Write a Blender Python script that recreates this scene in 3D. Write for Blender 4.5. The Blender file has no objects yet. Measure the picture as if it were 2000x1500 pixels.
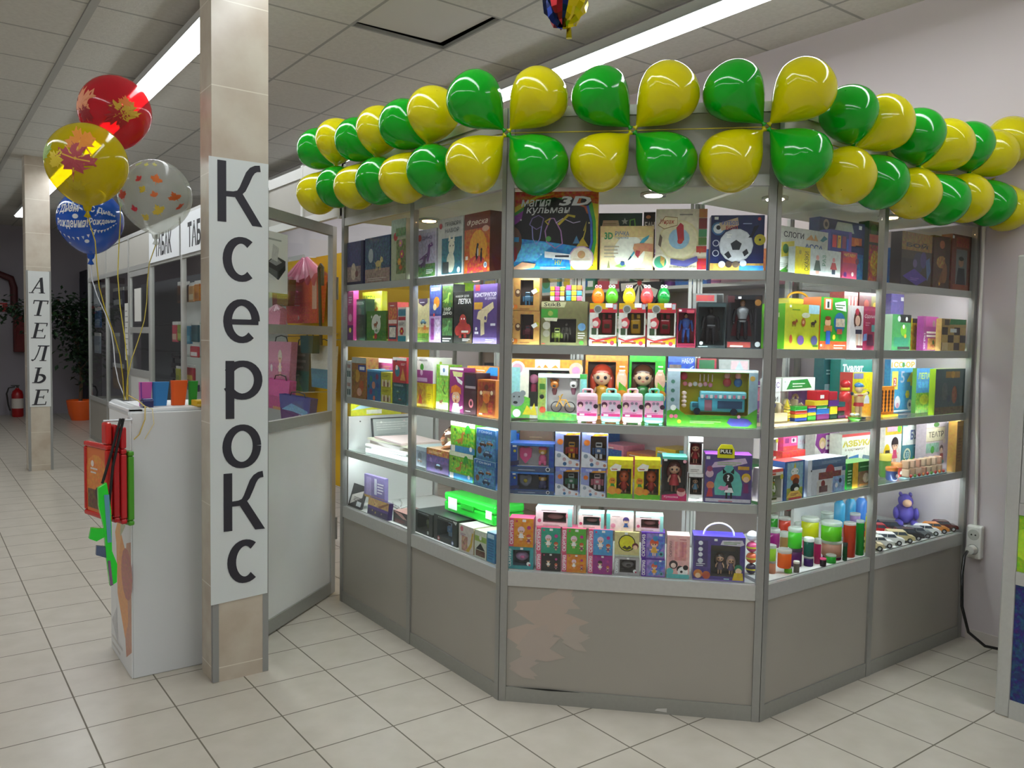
import bpy, bmesh, math, random
from mathutils import Vector, Matrix
PI = math.pi
scene = bpy.context.scene
COL = scene.collection
random.seed(7)

# ------------------------------------------------------------------ camera
F_PX, YAW, PITCH, ROLL = 1592.4675, 0.9337, -0.0554, 0.0173
CAM = Vector((-1.38345, -2.55606, 1.40667))
fw = Vector((math.cos(PITCH)*math.cos(YAW), math.cos(PITCH)*math.sin(YAW), math.sin(PITCH)))
rt = Vector((math.sin(YAW), -math.cos(YAW), 0))
up = rt.cross(fw)
r2 = math.cos(ROLL)*rt + math.sin(ROLL)*up
u2 = -math.sin(ROLL)*rt + math.cos(ROLL)*up
cam = bpy.data.cameras.new('camera')
cam_o = bpy.data.objects.new('camera', cam); COL.objects.link(cam_o)
cam.sensor_fit = 'HORIZONTAL'; cam.sensor_width = 36.0
cam.lens = F_PX/2000*36.0
cam.clip_start = 0.05; cam.clip_end = 60
cam_o.matrix_world = Matrix(((r2.x, u2.x, -fw.x, CAM.x), (r2.y, u2.y, -fw.y, CAM.y), (r2.z, u2.z, -fw.z, CAM.z), (0, 0, 0, 1)))
scene.camera = cam_o

# ------------------------------------------------------------------ world, exposure
w = bpy.data.worlds.new('world'); scene.world = w; w.use_nodes = True
w.node_tree.nodes['Background'].inputs[0].default_value = (0.75, 0.8, 0.85, 1)
w.node_tree.nodes['Background'].inputs[1].default_value = 0.05
vs = scene.view_settings
scene.display_settings.display_device = 'sRGB'
vs.view_transform = 'Standard'; vs.look = 'None'; vs.gamma = 1.0; vs.use_curve_mapping = False
vs.exposure = 1.15
LAMP_POWER = 7.0        # ceiling strip lamps
LED_POWER = 21.0        # strips under the shelves
SPOT_POWER = 14.0       # round spotlights in the showcase ceilings
cy = scene.cycles
cy.transparent_max_bounces = 32; cy.max_bounces = 10; cy.diffuse_bounces = 5; cy.glossy_bounces = 4; cy.transmission_bounces = 8
cy.caustics_reflective = False; cy.caustics_refractive = False
cy.sample_clamp_indirect = 6.0
cy.use_denoising = True

# ------------------------------------------------------------------ colours and materials
def lin(c):
    return c/12.92 if c <= 0.04045 else ((c+0.055)/1.055)**2.4
_cc = {}
def H(h, a=0.0):
    k = (h, a)
    if k not in _cc:
        _cc[k] = (lin(int(h[0:2], 16)/255), lin(int(h[2:4], 16)/255), lin(int(h[4:6], 16)/255), a)
    return _cc[k]

def mat(name):
    m = bpy.data.materials.new(name); m.use_nodes = True
    nt = m.node_tree; nt.nodes.clear()
    out = nt.nodes.new('ShaderNodeOutputMaterial')
    return m, nt, out
def N(nt, t, **kw):
    n = nt.nodes.new(t)
    for k, v in kw.items():
        if k.startswith('i_'):
            n.inputs[k[2:].replace('_', ' ')].default_value = v
        else: setattr(n, k, v)
    return n
def principled(name, col=None, rough=0.5, metal=0.0, coat=0.0, spec=0.5, attr=True, noise=True, scale=75.0, alpha=None):
    """Col attribute (rgb = pigment, a = how mottled the print is) or one flat colour with a faint mottling"""
    m, nt, out = mat(name)
    b = N(nt, 'ShaderNodeBsdfPrincipled')
    b.inputs['Roughness'].default_value = rough; b.inputs['Metallic'].default_value = metal
    b.inputs['Coat Weight'].default_value = coat; b.inputs['Coat Roughness'].default_value = 0.06
    b.inputs['Specular IOR Level'].default_value = spec
    tc = N(nt, 'ShaderNodeTexCoord')
    nz = N(nt, 'ShaderNodeTexNoise'); nz.inputs['Scale'].default_value = scale; nz.inputs['Detail'].default_value = 3
    nt.links.new(tc.outputs['Object'], nz.inputs['Vector'])
    if attr:
        at = N(nt, 'ShaderNodeAttribute', attribute_name='Col')
        sep = N(nt, 'ShaderNodeSeparateColor'); nt.links.new(nz.outputs['Color'], sep.inputs[0])
        def around(sock, base, amp):
            s = N(nt, 'ShaderNodeMath', operation='SUBTRACT'); s.inputs[1].default_value = 0.5; nt.links.new(sock, s.inputs[0])
            k = N(nt, 'ShaderNodeMath', operation='MULTIPLY'); k.inputs[1].default_value = amp; nt.links.new(s.outputs[0], k.inputs[0])
            q = N(nt, 'ShaderNodeMath', operation='MULTIPLY_ADD'); q.inputs[2].default_value = base
            nt.links.new(k.outputs[0], q.inputs[0]); nt.links.new(at.outputs['Alpha'], q.inputs[1]); return q.outputs[0]
        hs = N(nt, 'ShaderNodeHueSaturation')
        nt.links.new(around(sep.outputs[0], 0.5, 0.7), hs.inputs['Hue'])
        nt.links.new(around(sep.outputs[1], 1.0, 3.4), hs.inputs['Value'])
        nt.links.new(at.outputs['Color'], hs.inputs['Color'])
        nt.links.new(hs.outputs[0], b.inputs['Base Color'])
    else:
        c = H(col)
        mx = N(nt, 'ShaderNodeMix', data_type='RGBA')
        mx.inputs['A'].default_value = tuple(x*0.93 for x in c[:3])+(1,); mx.inputs['B'].default_value = tuple(min(1, x*1.06) for x in c[:3])+(1,)
        nt.links.new(nz.outputs[0], mx.inputs['Factor']); nt.links.new(mx.outputs['Result'], b.inputs['Base Color'])
    nt.links.new(b.outputs[0], out.inputs[0])
    return m
M = {}
M['print'] = principled('printed_card', rough=0.32, coat=0.15)
M['plastic'] = principled('coloured_plastic', rough=0.25, coat=0.2)
M['matte'] = principled('matte_surface', rough=0.6)
M['foil'] = principled('crumpled_foil', rough=0.18, metal=0.9)
M['alu'] = principled('brushed_aluminium', 'c2c3bf', rough=0.38, metal=0.4, attr=False, scale=60)
M['alu_post'] = principled('grey_post_aluminium', '9c9d98', rough=0.38, metal=0.4, attr=False, scale=60)
M['alu_dark'] = principled('grey_aluminium', '9a9b94', rough=0.42, metal=0.3, attr=False, scale=60)
M['laminate'] = principled('grey_laminate', '9f9b91', rough=0.42, attr=False, scale=3)
M['fascia'] = principled('fascia_board', 'b3b1a8', rough=0.5, attr=False, scale=3)
M['white'] = principled('white_board', 'd9dad6', rough=0.45, attr=False, scale=4)
M['paper'] = principled('white_paper', 'dfe3e2', rough=0.6, attr=False, scale=8)
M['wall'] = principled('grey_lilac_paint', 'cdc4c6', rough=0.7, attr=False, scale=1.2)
M['wallfar'] = principled('shade_darkened_wall_paint', '96929a', rough=0.7, attr=False, scale=1.2)  # wall paint darkened: the far end's dimness is put into the colour
M['dark'] = principled('dark_panel', '24262e', rough=0.5, attr=False)
def emis(name, col, power):
    m, nt, out = mat(name)
    e = N(nt, 'ShaderNodeEmission'); e.inputs[0].default_value = H(col)[:3]+(1,); e.inputs[1].default_value = power
    nt.links.new(e.outputs[0], out.inputs[0]); return m
M['lamp'] = emis('lamp_diffuser', 'f8fcff', LAMP_POWER)
M['led'] = emis('led_light', 'f4fbff', LED_POWER)
M['spot'] = emis('spot_light', 'fff3dc', SPOT_POWER)
M['warmspot'] = emis('warm_spot_light', 'ffc98a', SPOT_POWER)
def glassmat(name, tint, refl=1.0, ior=1.45, rough=0.0):
    m, nt, out = mat(name)
    t = N(nt, 'ShaderNodeBsdfTransparent'); t.inputs[0].default_value = tint
    g = N(nt, 'ShaderNodeBsdfGlossy'); g.inputs['Roughness'].default_value = rough
    lw = N(nt, 'ShaderNodeLayerWeight'); lw.inputs[0].default_value = 0.5
    pw = N(nt, 'ShaderNodeMath', operation='POWER'); pw.inputs[1].default_value = 5.0; nt.links.new(lw.outputs['Facing'], pw.inputs[0])
    k = N(nt, 'ShaderNodeMath', operation='MULTIPLY_ADD'); k.inputs[1].default_value = 0.96*refl; k.inputs[2].default_value = 0.04*refl; nt.links.new(pw.outputs[0], k.inputs[0])
    mx = N(nt, 'ShaderNodeMixShader'); nt.links.new(k.outputs[0], mx.inputs[0]); nt.links.new(t.outputs[0], mx.inputs[1]); nt.links.new(g.outputs[0], mx.inputs[2])
    nt.links.new(mx.outputs[0], out.inputs[0]); return m
M['glass'] = glassmat('showcase_glass', (0.97, 0.985, 0.98, 1), 0.7)
M['shelfglass'] = glassmat('shelf_glass', (0.93, 0.97, 0.955, 1), 0.8)
M['film'] = glassmat('clear_film', (0.97, 0.97, 0.97, 1), 1.1, rough=0.06)
M['glassedge'] = principled('green_glass_edge', '3f7a68', rough=0.2, attr=False)
def mixed(name, trans, transl, rough=0.12, coat=0.4):
    """coloured, partly see-through stuff (balloon rubber, slime): Col attribute over transparent and translucent"""
    m, nt, out = mat(name)
    at = N(nt, 'ShaderNodeAttribute', attribute_name='Col')
    b = N(nt, 'ShaderNodeBsdfPrincipled'); b.inputs['Roughness'].default_value = rough; b.inputs['Coat Weight'].default_value = coat; b.inputs['Coat Roughness'].default_value = 0.05
    nt.links.new(at.outputs['Color'], b.inputs['Base Color'])
    tl = N(nt, 'ShaderNodeBsdfTranslucent'); nt.links.new(at.outputs['Color'], tl.inputs[0])
    m1 = N(nt, 'ShaderNodeMixShader'); m1.inputs[0].default_value = transl
    nt.links.new(b.outputs[0], m1.inputs[1]); nt.links.new(tl.outputs[0], m1.inputs[2])
    tp = N(nt, 'ShaderNodeBsdfTransparent'); nt.links.new(at.outputs['Color'], tp.inputs[0])
    m2 = N(nt, 'ShaderNodeMixShader'); m2.inputs[0].default_value = trans
    nt.links.new(m1.outputs[0], m2.inputs[1]); nt.links.new(tp.outputs[0], m2.inputs[2])
    nt.links.new(m2.outputs[0], out.inputs[0]); return m
M['latex'] = mixed('balloon_latex', 0.0, 0.22)
M['latex_clear'] = mixed('tinted_balloon_latex', 0.38, 0.25)
M['latex_glass'] = mixed('clear_balloon_latex', 0.72, 0.3)
M['slime'] = mixed('clear_slime', 0.3, 0.45)
M['tub'] = mixed('clear_tub', 0.6, 0.3)

# floor: pale 0.30 m tiles, grout along both axes
def grid_factor(nt, tc_out, period, ox, oy, half):
    sep = N(nt, 'ShaderNodeSeparateXYZ'); nt.links.new(tc_out, sep.inputs[0])
    outs = []
    for ax, o in ((0, ox), (1, oy)):
        a = N(nt, 'ShaderNodeMath', operation='SUBTRACT'); a.inputs[1].default_value = o; nt.links.new(sep.outputs[ax], a.inputs[0])
        p = N(nt, 'ShaderNodeMath', operation='PINGPONG'); p.inputs[1].default_value = period/2; nt.links.new(a.outputs[0], p.inputs[0])
        l = N(nt, 'ShaderNodeMath', operation='LESS_THAN'); l.inputs[1].default_value = half; nt.links.new(p.outputs[0], l.inputs[0])
        outs.append(l.outputs[0])
    mx = N(nt, 'ShaderNodeMath', operation='MAXIMUM'); nt.links.new(outs[0], mx.inputs[0]); nt.links.new(outs[1], mx.inputs[1])
    return mx.outputs[0]
def tilemat(name, base, dark, line, period, ox, oy, half, rough, rline, nscale, bump=0.0, speck=None):
    m, nt, out = mat(name)
    b = N(nt, 'ShaderNodeBsdfPrincipled')
    g = N(nt, 'ShaderNodeNewGeometry'); f = grid_factor(nt, g.outputs['Position'], period, ox, oy, half)
    nz = N(nt, 'ShaderNodeTexNoise'); nz.inputs['Scale'].default_value = nscale; nz.inputs['Detail'].default_value = 4
    nt.links.new(g.outputs['Position'], nz.inputs['Vector'])
    rp = N(nt, 'ShaderNodeMapRange'); rp.inputs[1].default_value = 0.3; rp.inputs[2].default_value = 0.7; nt.links.new(nz.outputs[0], rp.inputs[0])
    c = N(nt, 'ShaderNodeMix', data_type='RGBA'); c.inputs['A'].default_value = H(dark)[:3]+(1,); c.inputs['B'].default_value = H(base)[:3]+(1,)
    nt.links.new(rp.outputs[0], c.inputs['Factor'])
    c2 = N(nt, 'ShaderNodeMix', data_type='RGBA'); c2.inputs['B'].default_value = H(line)[:3]+(1,)
    nt.links.new(c.outputs['Result'], c2.inputs['A']); nt.links.new(f, c2.inputs['Factor'])
    nt.links.new(c2.outputs['Result'], b.inputs['Base Color'])
    r = N(nt, 'ShaderNodeMapRange'); r.inputs[3].default_value = rough; r.inputs[4].default_value = rline
    nt.links.new(f, r.inputs[0]); nt.links.new(r.outputs[0], b.inputs['Roughness'])
    if bump:
        bp = N(nt, 'ShaderNodeBump'); bp.inputs['Strength'].default_value = bump; bp.inputs['Distance'].default_value = 0.004
        n2 = N(nt, 'ShaderNodeTexNoise'); n2.inputs['Scale'].default_value = 90; nt.links.new(g.outputs['Position'], n2.inputs['Vector'])
        nt.links.new(n2.outputs[0], bp.inputs['Height']); nt.links.new(bp.outputs[0], b.inputs['Normal'])
    nt.links.new(b.outputs[0], out.inputs[0]); return m
M['floor'] = tilemat('floor_tiles', 'c1baad', 'b7b0a2', '6b6457', 0.3, 0, 0, 0.0028, 0.3, 0.7, 9)
M['ceil'] = tilemat('ceiling_panels', 'c9c8c0', 'c0bfb7', '94948e', 0.6, 0.012, 1.10, 0.009, 0.8, 0.6, 40, bump=0.3)
def pillarmat():
    m, nt, out = mat('pillar_stone_tiles')
    b = N(nt, 'ShaderNodeBsdfPrincipled'); b.inputs['Roughness'].default_value = 0.22
    g = N(nt, 'ShaderNodeNewGeometry')
    nz = N(nt, 'ShaderNodeTexNoise'); nz.inputs['Scale'].default_value = 6; nz.inputs['Detail'].default_value = 4
    nt.links.new(g.outputs['Position'], nz.inputs['Vector'])
    cr = N(nt, 'ShaderNodeValToRGB'); e = cr.color_ramp.elements
    e[0].position = 0.32; e[0].color = H('b7a997')[:3]+(1,); e[1].position = 0.68; e[1].color = H('c9c1b0')[:3]+(1,)
    nt.links.new(nz.outputs[0], cr.inputs[0])
    sep = N(nt, 'ShaderNodeSeparateXYZ'); nt.links.new(g.outputs['Position'], sep.inputs[0])
    a = N(nt, 'ShaderNodeMath', operation='SUBTRACT'); a.inputs[1].default_value = 0.389; nt.links.new(sep.outputs[2], a.inputs[0])
    p = N(nt, 'ShaderNodeMath', operation='PINGPONG'); p.inputs[1].default_value = 0.165; nt.links.new(a.outputs[0], p.inputs[0])
    l = N(nt, 'ShaderNodeMath', operation='LESS_THAN'); l.inputs[1].default_value = 0.0022; nt.links.new(p.outputs[0], l.inputs[0])
    mx = N(nt, 'ShaderNodeMix', data_type='RGBA'); mx.inputs['B'].default_value = H('d8d2c2')[:3]+(1,)
    nt.links.new(cr.outputs[0], mx.inputs['A']); nt.links.new(l.outputs[0], mx.inputs['Factor']); nt.links.new(mx.outputs['Result'], b.inputs['Base Color'])
    nt.links.new(b.outputs[0], out.inputs[0]); return m
M['pillar'] = pillarmat()

# ------------------------------------------------------------------ mesh kit
class MB:
    def __init__(s): s.v = []; s.f = []; s.c = []; s.sm = []; s.X = None
    def add(s, vs, fs, col, smooth=False):
        o = len(s.v)
        if s.X is not None: vs = [s.X @ Vector(p) for p in vs]
        s.v += [tuple(p) for p in vs]
        cl = H(col) if isinstance(col, str) else col
        for f in fs:
            s.f.append(tuple(i+o for i in f)); s.c.append(cl); s.sm.append(smooth)
        return s
    def box(s, x0, y0, z0, x1, y1, z1, col='ffffff', bev=0.0):
        if x1 < x0: x0, x1 = x1, x0
        if y1 < y0: y0, y1 = y1, y0
        if z1 < z0: z0, z1 = z1, z0
        if bev <= 0:
            v = [(x0,y0,z0),(x1,y0,z0),(x1,y1,z0),(x0,y1,z0),(x0,y0,z1),(x1,y0,z1),(x1,y1,z1),(x0,y1,z1)]
            return s.add(v, [(3,2,1,0),(4,5,6,7),(0,1,5,4),(1,2,6,5),(2,3,7,6),(3,0,4,7)], col)
        b = min(bev, (x1-x0)*.49, (y1-y0)*.49, (z1-z0)*.49)
        bm = bmesh.new(); r = bmesh.ops.create_cube(bm, size=1.0)
        for q in bm.verts: q.co = Vector(((x0+x1)/2+q.co.x*(x1-x0), (y0+y1)/2+q.co.y*(y1-y0), (z0+z1)/2+q.co.z*(z1-z0)))
        bmesh.ops.bevel(bm, geom=bm.edges[:], offset=b, segments=2, affect='EDGES', profile=0.5)
        bm.verts.index_update()
        s.add([q.co.copy() for q in bm.verts], [[q.index for q in f.verts] for f in bm.faces], col); bm.free(); return s
    def poly(s, pts, col, flip=False):
        n = len(pts); return s.add(pts, [tuple(range(n))[::-1] if flip else tuple(range(n))], col)
    def prism(s, pts, z0, z1, col, topcol=None, edgecol=None):
        n = len(pts)
        s.add([(x, y, z1) for x, y in pts], [tuple(range(n))], topcol or col)
        s.add([(x, y, z0) for x, y in pts], [tuple(range(n))[::-1]], topcol or col)
        v = [(x, y, z0) for x, y in pts]+[(x, y, z1) for x, y in pts]
        return s.add(v, [(i, (i+1) % n, n+(i+1) % n, n+i) for i in range(n)], edgecol or col)
    def slab(s, pts, y0, y1, col):
        """outline in x,z pushed along y (front y0)"""
        n = len(pts)
        s.add([(x, y0, z) for x, z in pts], [tuple(range(n))], col); s.add([(x, y1, z) for x, z in pts], [tuple(range(n))[::-1]], col)
        v = [(x, y0, z) for x, z in pts]+[(x, y1, z) for x, z in pts]
        return s.add(v, [(n+i, n+(i+1) % n, (i+1) % n, i) for i in range(n)], col)
    def ell(s, c, r, col, nu=14, nv=9):
        if not hasattr(r, '__len__'): r = (r, r, r)
        v = [(c[0], c[1], c[2]-r[2])]
        for j in range(1, nv):
            t = -PI/2+PI*j/nv
            for i in range(nu):
                a = 2*PI*i/nu; v.append((c[0]+r[0]*math.cos(t)*math.cos(a), c[1]+r[1]*math.cos(t)*math.sin(a), c[2]+r[2]*math.sin(t)))
        v.append((c[0], c[1], c[2]+r[2])); f = []
        for i in range(nu):
            k = (i+1) % nu
            f.append((0, 1+k, 1+i))
            for j in range(nv-2):
                a = 1+j*nu; f.append((a+i, a+k, a+nu+k, a+nu+i))
            a = 1+(nv-2)*nu; f.append((a+i, a+k, len(v)-1))
        return s.add(v, f, col, True)
    def lathe(s, prof, col, c=(0, 0, 0), n=18, axis='z', cap=True, smooth=True):
        v = []; f = []
        for (r, z) in prof:
            for i in range(n):
                a = 2*PI*i/n; x, y = r*math.cos(a), r*math.sin(a)
                p = (x, y, z) if axis == 'z' else ((x, z, y) if axis == 'y' else (z, x, y))
                v.append((c[0]+p[0], c[1]+p[1], c[2]+p[2]))
        m = len(prof); fl = axis == 'y'
        for j in range(m-1):
            for i in range(n):
                k = (i+1) % n; q = (j*n+i, j*n+k, (j+1)*n+k, (j+1)*n+i); f.append(q[::-1] if fl else q)
        s.add(v, f, col, smooth)
        if cap:
            a, b = tuple(range(n))[::-1], tuple(range(n))
            if fl: a, b = b, a
            s.add(v[:n], [a], col); s.add(v[-n:], [b], col)
        return s
    def cyl(s, p0, p1, r0, col, r1=None, n=12, smooth=True):
        p0, p1 = Vector(p0), Vector(p1); d = (p1-p0)
        if d.length < 1e-7: return s
        q = d.normalized(); a = q.orthogonal().normalized(); b = q.cross(a); r1 = r0 if r1 is None else r1
        v = [p0+(a*math.cos(2*PI*i/n)+b*math.sin(2*PI*i/n))*r0 for i in range(n)]+[p1+(a*math.cos(2*PI*i/n)+b*math.sin(2*PI*i/n))*r1 for i in range(n)]
        s.add(v, [(i, (i+1) % n, n+(i+1) % n, n+i) for i in range(n)], col, smooth)
        s.add(v[:n], [tuple(range(n))[::-1]], col); return s.add(v[n:], [tuple(range(n))], col)
    def tube(s, pts, r, col, n=8):
        pts = [Vector(p) for p in pts]; v = []; m = len(pts)
        d0 = (pts[1]-pts[0]).normalized(); a = d0.orthogonal().normalized()
        rr = r if hasattr(r, '__len__') else [r]*m
        for k, p in enumerate(pts):
            d = (pts[min(k+1, m-1)]-pts[max(k-1, 0)]).normalized()
            a = (a-d*a.dot(d)).normalized(); b = d.cross(a)
            v += [p+(a*math.cos(2*PI*i/n)+b*math.sin(2*PI*i/n))*rr[k] for i in range(n)]
        f = [(k*n+i, k*n+(i+1) % n, (k+1)*n+(i+1) % n, (k+1)*n+i) for k in range(m-1) for i in range(n)]
        s.add(v, f, col, True); s.add(v[:n], [tuple(range(n))[::-1]], col); return s.add(v[-n:], [tuple(range(n))], col)
    def build(s, name, m, parent=None, loc=None, rotz=None):
        me = bpy.data.meshes.new(name); me.from_pydata(s.v, [], s.f)
        me.polygons.foreach_set('use_smooth', s.sm)
        at = me.color_attributes.new('Col', 'FLOAT_COLOR', 'CORNER')
        buf = []
        for p, c in zip(me.polygons, s.c): buf.extend(tuple(c)*p.loop_total)
        at.data.foreach_set('color', buf)
        me.materials.append(M[m] if isinstance(m, str) else m); me.update()
        o = bpy.data.objects.new(name, me); COL.objects.link(o)
        if parent is not None: o.parent = parent
        if loc is not None: o.location = loc
        if rotz is not None: o.rotation_euler = (0, 0, rotz)
        return o
def tag(o, label, cat, group=None):
    o['label'] = label; o['category'] = cat
    if group: o['group'] = group
    return o
def empty(name, label, cat, loc=(0, 0, 0), rotz=0.0, group=None):
    o = bpy.data.objects.new(name, None); COL.objects.link(o); o.location = loc; o.rotation_euler = (0, 0, rotz)
    o.empty_display_size = 0.05
    return tag(o, label, cat, group)
def struct(o): o['kind'] = 'structure'; return o

# ------------------------------------------------------------------ flat lettering and printed artwork
_tc = {}
def text2d(t, bold=0.0, shear=0.0):
    k = (t, bold, shear)
    if k not in _tc:
        cu = bpy.data.curves.new('lettering', 'FONT'); cu.body = t; cu.size = 1.0; cu.resolution_u = 2; cu.offset = bold; cu.shear = shear; cu.fill_mode = 'FRONT'
        o = bpy.data.objects.new('lettering', cu); COL.objects.link(o)
        dg = bpy.context.evaluated_depsgraph_get(); dg.update()
        me = bpy.data.meshes.new_from_object(o.evaluated_get(dg))
        vs_ = [(q.co.x, q.co.y) for q in me.vertices]; fs_ = [tuple(p.vertices) for p in me.polygons]
        nz = [p.normal.z for p in me.polygons]
        fs_ = [f if z > 0 else f[::-1] for f, z in zip(fs_, nz)]
        bpy.data.objects.remove(o); bpy.data.curves.remove(cu); bpy.data.meshes.remove(me)
        if vs_:
            x0, x1 = min(a for a, b in vs_), max(a for a, b in vs_); y0, y1 = min(b for a, b in vs_), max(b for a, b in vs_)
            vs_ = [((a-x0)/max(1e-6, x1-x0), (b-y0)/max(1e-6, y1-y0)) for a, b in vs_]
        _tc[k] = (vs_, fs_)
    return _tc[k]
def ribbon(pts, wd):
    """outline polygon of a stroke"""
    L_, R_ = [], []
    n = len(pts); ws = wd if hasattr(wd, '__len__') else [wd]*n
    for i, (x, y) in enumerate(pts):
        a = pts[max(0, i-1)]; b = pts[min(n-1, i+1)]; dx, dy = b[0]-a[0], b[1]-a[1]; l = math.hypot(dx, dy) or 1
        nx, ny = -dy/l*ws[i]/2, dx/l*ws[i]/2
        L_.append((x+nx, y+ny)); R_.append((x-nx, y-ny))
    return R_+L_[::-1]
MAPLE = [(0,-.95),(.05,-.42),(.38,-.5),(.34,-.36),(.78,-.1),(.66,0),(.74,.26),(.5,.2),(.44,.34),(.24,.1),(.3,.62),(.15,.52),(0,.9),
         (-.15,.52),(-.3,.62),(-.24,.1),(-.44,.34),(-.5,.2),(-.74,.26),(-.66,0),(-.78,-.1),(-.34,-.36),(-.38,-.5),(-.05,-.42)]
class Art:
    """printed shapes on a w x h face; u, v run 0..1, sizes s are fractions of the height"""
    def __init__(s, w, h): s.w = w; s.h = h; s.k = h/w; s.q = []
    def r(s, x0, y0, x1, y1, c, a=0.14): s.q.append(([(x0, y0), (x1, y0), (x1, y1), (x0, y1)], H(c, a))); return s
    def g(s, pts, c, a=0.14): s.q.append((list(pts), H(c, a))); return s
    def e(s, cx, cy, rr, c, ry=None, a=0.14, n=14):
        """rr: radius as a fraction of the height (horizontally corrected)"""
        rx = rr*s.k; ry = rr if ry is None else ry
        s.q.append(([(cx+rx*math.cos(2*PI*i/n), cy+ry*math.sin(2*PI*i/n)) for i in range(n)], H(c, a))); return s
    def t(s, txt, x0, y0, x1, y1, c, bold=0.012, shear=0.0):
        vs_, fs_ = text2d(txt, bold, shear)
        s.q.append(('T', [(x0+a*(x1-x0), y0+b*(y1-y0)) for a, b in vs_], fs_, H(c))); return s
    def vt(s, txt, x0, y0, x1, y1, c, bold=0.012):
        """lettering that runs upwards"""
        vs_, fs_ = text2d(txt, bold, 0.0)
        s.q.append(('T', [(x1-b*(x1-x0), y0+a*(y1-y0)) for a, b in vs_], fs_, H(c))); return s
    def tag(s, x, y, sz=.06): return s.r(x, y, x+sz*1.4*s.k, y+sz, 'eef0ee')
    def lines(s, x0, y0, x1, y1, n, c):
        st = (y1-y0)/n
        for i in range(n): s.r(x0, y0+st*i, x1-(x1-x0)*(.25 if i == 0 else .05*(i % 3)), y0+st*i+st*.4, c)
        return s
    def leaf(s, cx, cy, sz, c): return s.g([(cx+a*sz*s.k, cy+b*sz) for a, b in MAPLE], c)
    def star(s, cx, cy, sz, c, n=5):
        return s.g([(cx+(sz if i % 2 == 0 else sz*.45)*s.k*math.sin(PI*i/n), cy+(sz if i % 2 == 0 else sz*.45)*math.cos(PI*i/n)) for i in range(2*n)], c)
    def doll(s, cx, cy, sz, hair, dress, skin='eec4a4', legs='eec4a4'):
        """small printed girl or boy: feet at cy, height sz"""
        k = s.k*sz
        s.e(cx, cy+sz*.74, sz*.25, hair)
        s.r(cx-.09*k, cy, cx-.02*k, cy+sz*.25, legs).r(cx+.02*k, cy, cx+.09*k, cy+sz*.25, legs)
        s.g([(cx-.2*k, cy+sz*.18), (cx+.2*k, cy+sz*.18), (cx+.1*k, cy+sz*.52), (cx-.1*k, cy+sz*.52)], dress)
        s.r(cx-.26*k, cy+sz*.32, cx-.12*k, cy+sz*.39, skin).r(cx+.12*k, cy+sz*.32, cx+.26*k, cy+sz*.39, skin)
        s.e(cx, cy+sz*.68, sz*.19, skin)
        s.g([(cx-.2*k, cy+sz*.7), (cx+.2*k, cy+sz*.7), (cx+.17*k, cy+sz*.9), (cx, cy+sz*.97), (cx-.17*k, cy+sz*.9)], hair)
        s.e(cx-.07*k, cy+sz*.66, sz*.035, '2c2430').e(cx+.07*k, cy+sz*.66, sz*.035, '2c2430')
        return s
    def beast(s, cx, cy, sz, c, c2=None, tail=True):
        """small printed four-legged animal, about 1.3 sz wide"""
        k = s.k*sz; c2 = c2 or c
        for x in (-.36, -.16, .16, .34): s.r(cx+(x-.05)*k, cy, cx+(x+.05)*k, cy+sz*.4, c)
        s.e(cx, cy+sz*.48, sz*.46, c, sz*.24); s.e(cx+.5*k, cy+sz*.74, sz*.22, c2); s.e(cx+.66*k, cy+sz*.68, sz*.1, c2)
        s.g([(cx+.38*k, cy+sz*.88), (cx+.46*k, cy+sz*.9), (cx+.38*k, cy+sz*1.08)], c)
        if tail: s.g([(cx-.44*k, cy+sz*.55), (cx-.4*k, cy+sz*.45), (cx-.72*k, cy+sz*.7)], c)
        return s.e(cx+.54*k, cy+sz*.78, sz*.035, '1d1a1a')
    def dino(s, cx, cy, sz, c):
        k = s.k*sz
        s.g([(cx-.8*k, cy+.1*sz), (cx-.3*k, cy+.3*sz), (cx+.1*k, cy+.45*sz), (cx+.15*k, cy+.8*sz), (cx+.5*k, cy+.92*sz), (cx+.62*k, cy+.75*sz), (cx+.35*k, cy+.68*sz), (cx+.33*k, cy+.35*sz), (cx+.2*k, cy), (cx+.05*k, cy), (cx, cy+.18*sz), (cx-.2*k, cy), (cx-.35*k, cy), (cx-.35*k, cy+.15*sz)], c)
        return s.e(cx+.4*k, cy+.82*sz, sz*.03, 'ffffff')
    def car(s, cx, cy, sz, c):
        k = s.k*sz
        s.g([(cx-.9*k, cy+.15*sz), (cx+.9*k, cy+.15*sz), (cx+.88*k, cy+.42*sz), (cx+.5*k, cy+.5*sz), (cx+.28*k, cy+.78*sz), (cx-.42*k, cy+.78*sz), (cx-.7*k, cy+.48*sz), (cx-.9*k, cy+.45*sz)], c)
        s.g([(cx-.38*k, cy+.7*sz), (cx+.22*k, cy+.7*sz), (cx+.38*k, cy+.5*sz), (cx-.55*k, cy+.5*sz)], '9fc4d8')
        return s.e(cx-.5*k, cy+.15*sz, .17*sz, '1c1c1e').e(cx+.5*k, cy+.15*sz, .17*sz, '1c1c1e')
    def tree(s, cx, cy, sz, c='2f8f34'):
        k = s.k*sz
        return s.r(cx-.06*k, cy, cx+.06*k, cy+.45*sz, '6b4a2c').e(cx, cy+.68*sz, .32*sz, c).e(cx-.2*k, cy+.52*sz, .22*sz, c).e(cx+.2*k, cy+.55*sz, .22*sz, c)
    def flower(s, cx, cy, sz, c, c2='f4d23a'):
        for i in range(6): s.e(cx+.6*sz*s.k*math.cos(PI*i/3), cy+.6*sz*math.sin(PI*i/3), sz*.42, c, n=8)
        return s.e(cx, cy, sz*.36, c2, n=8)
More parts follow.
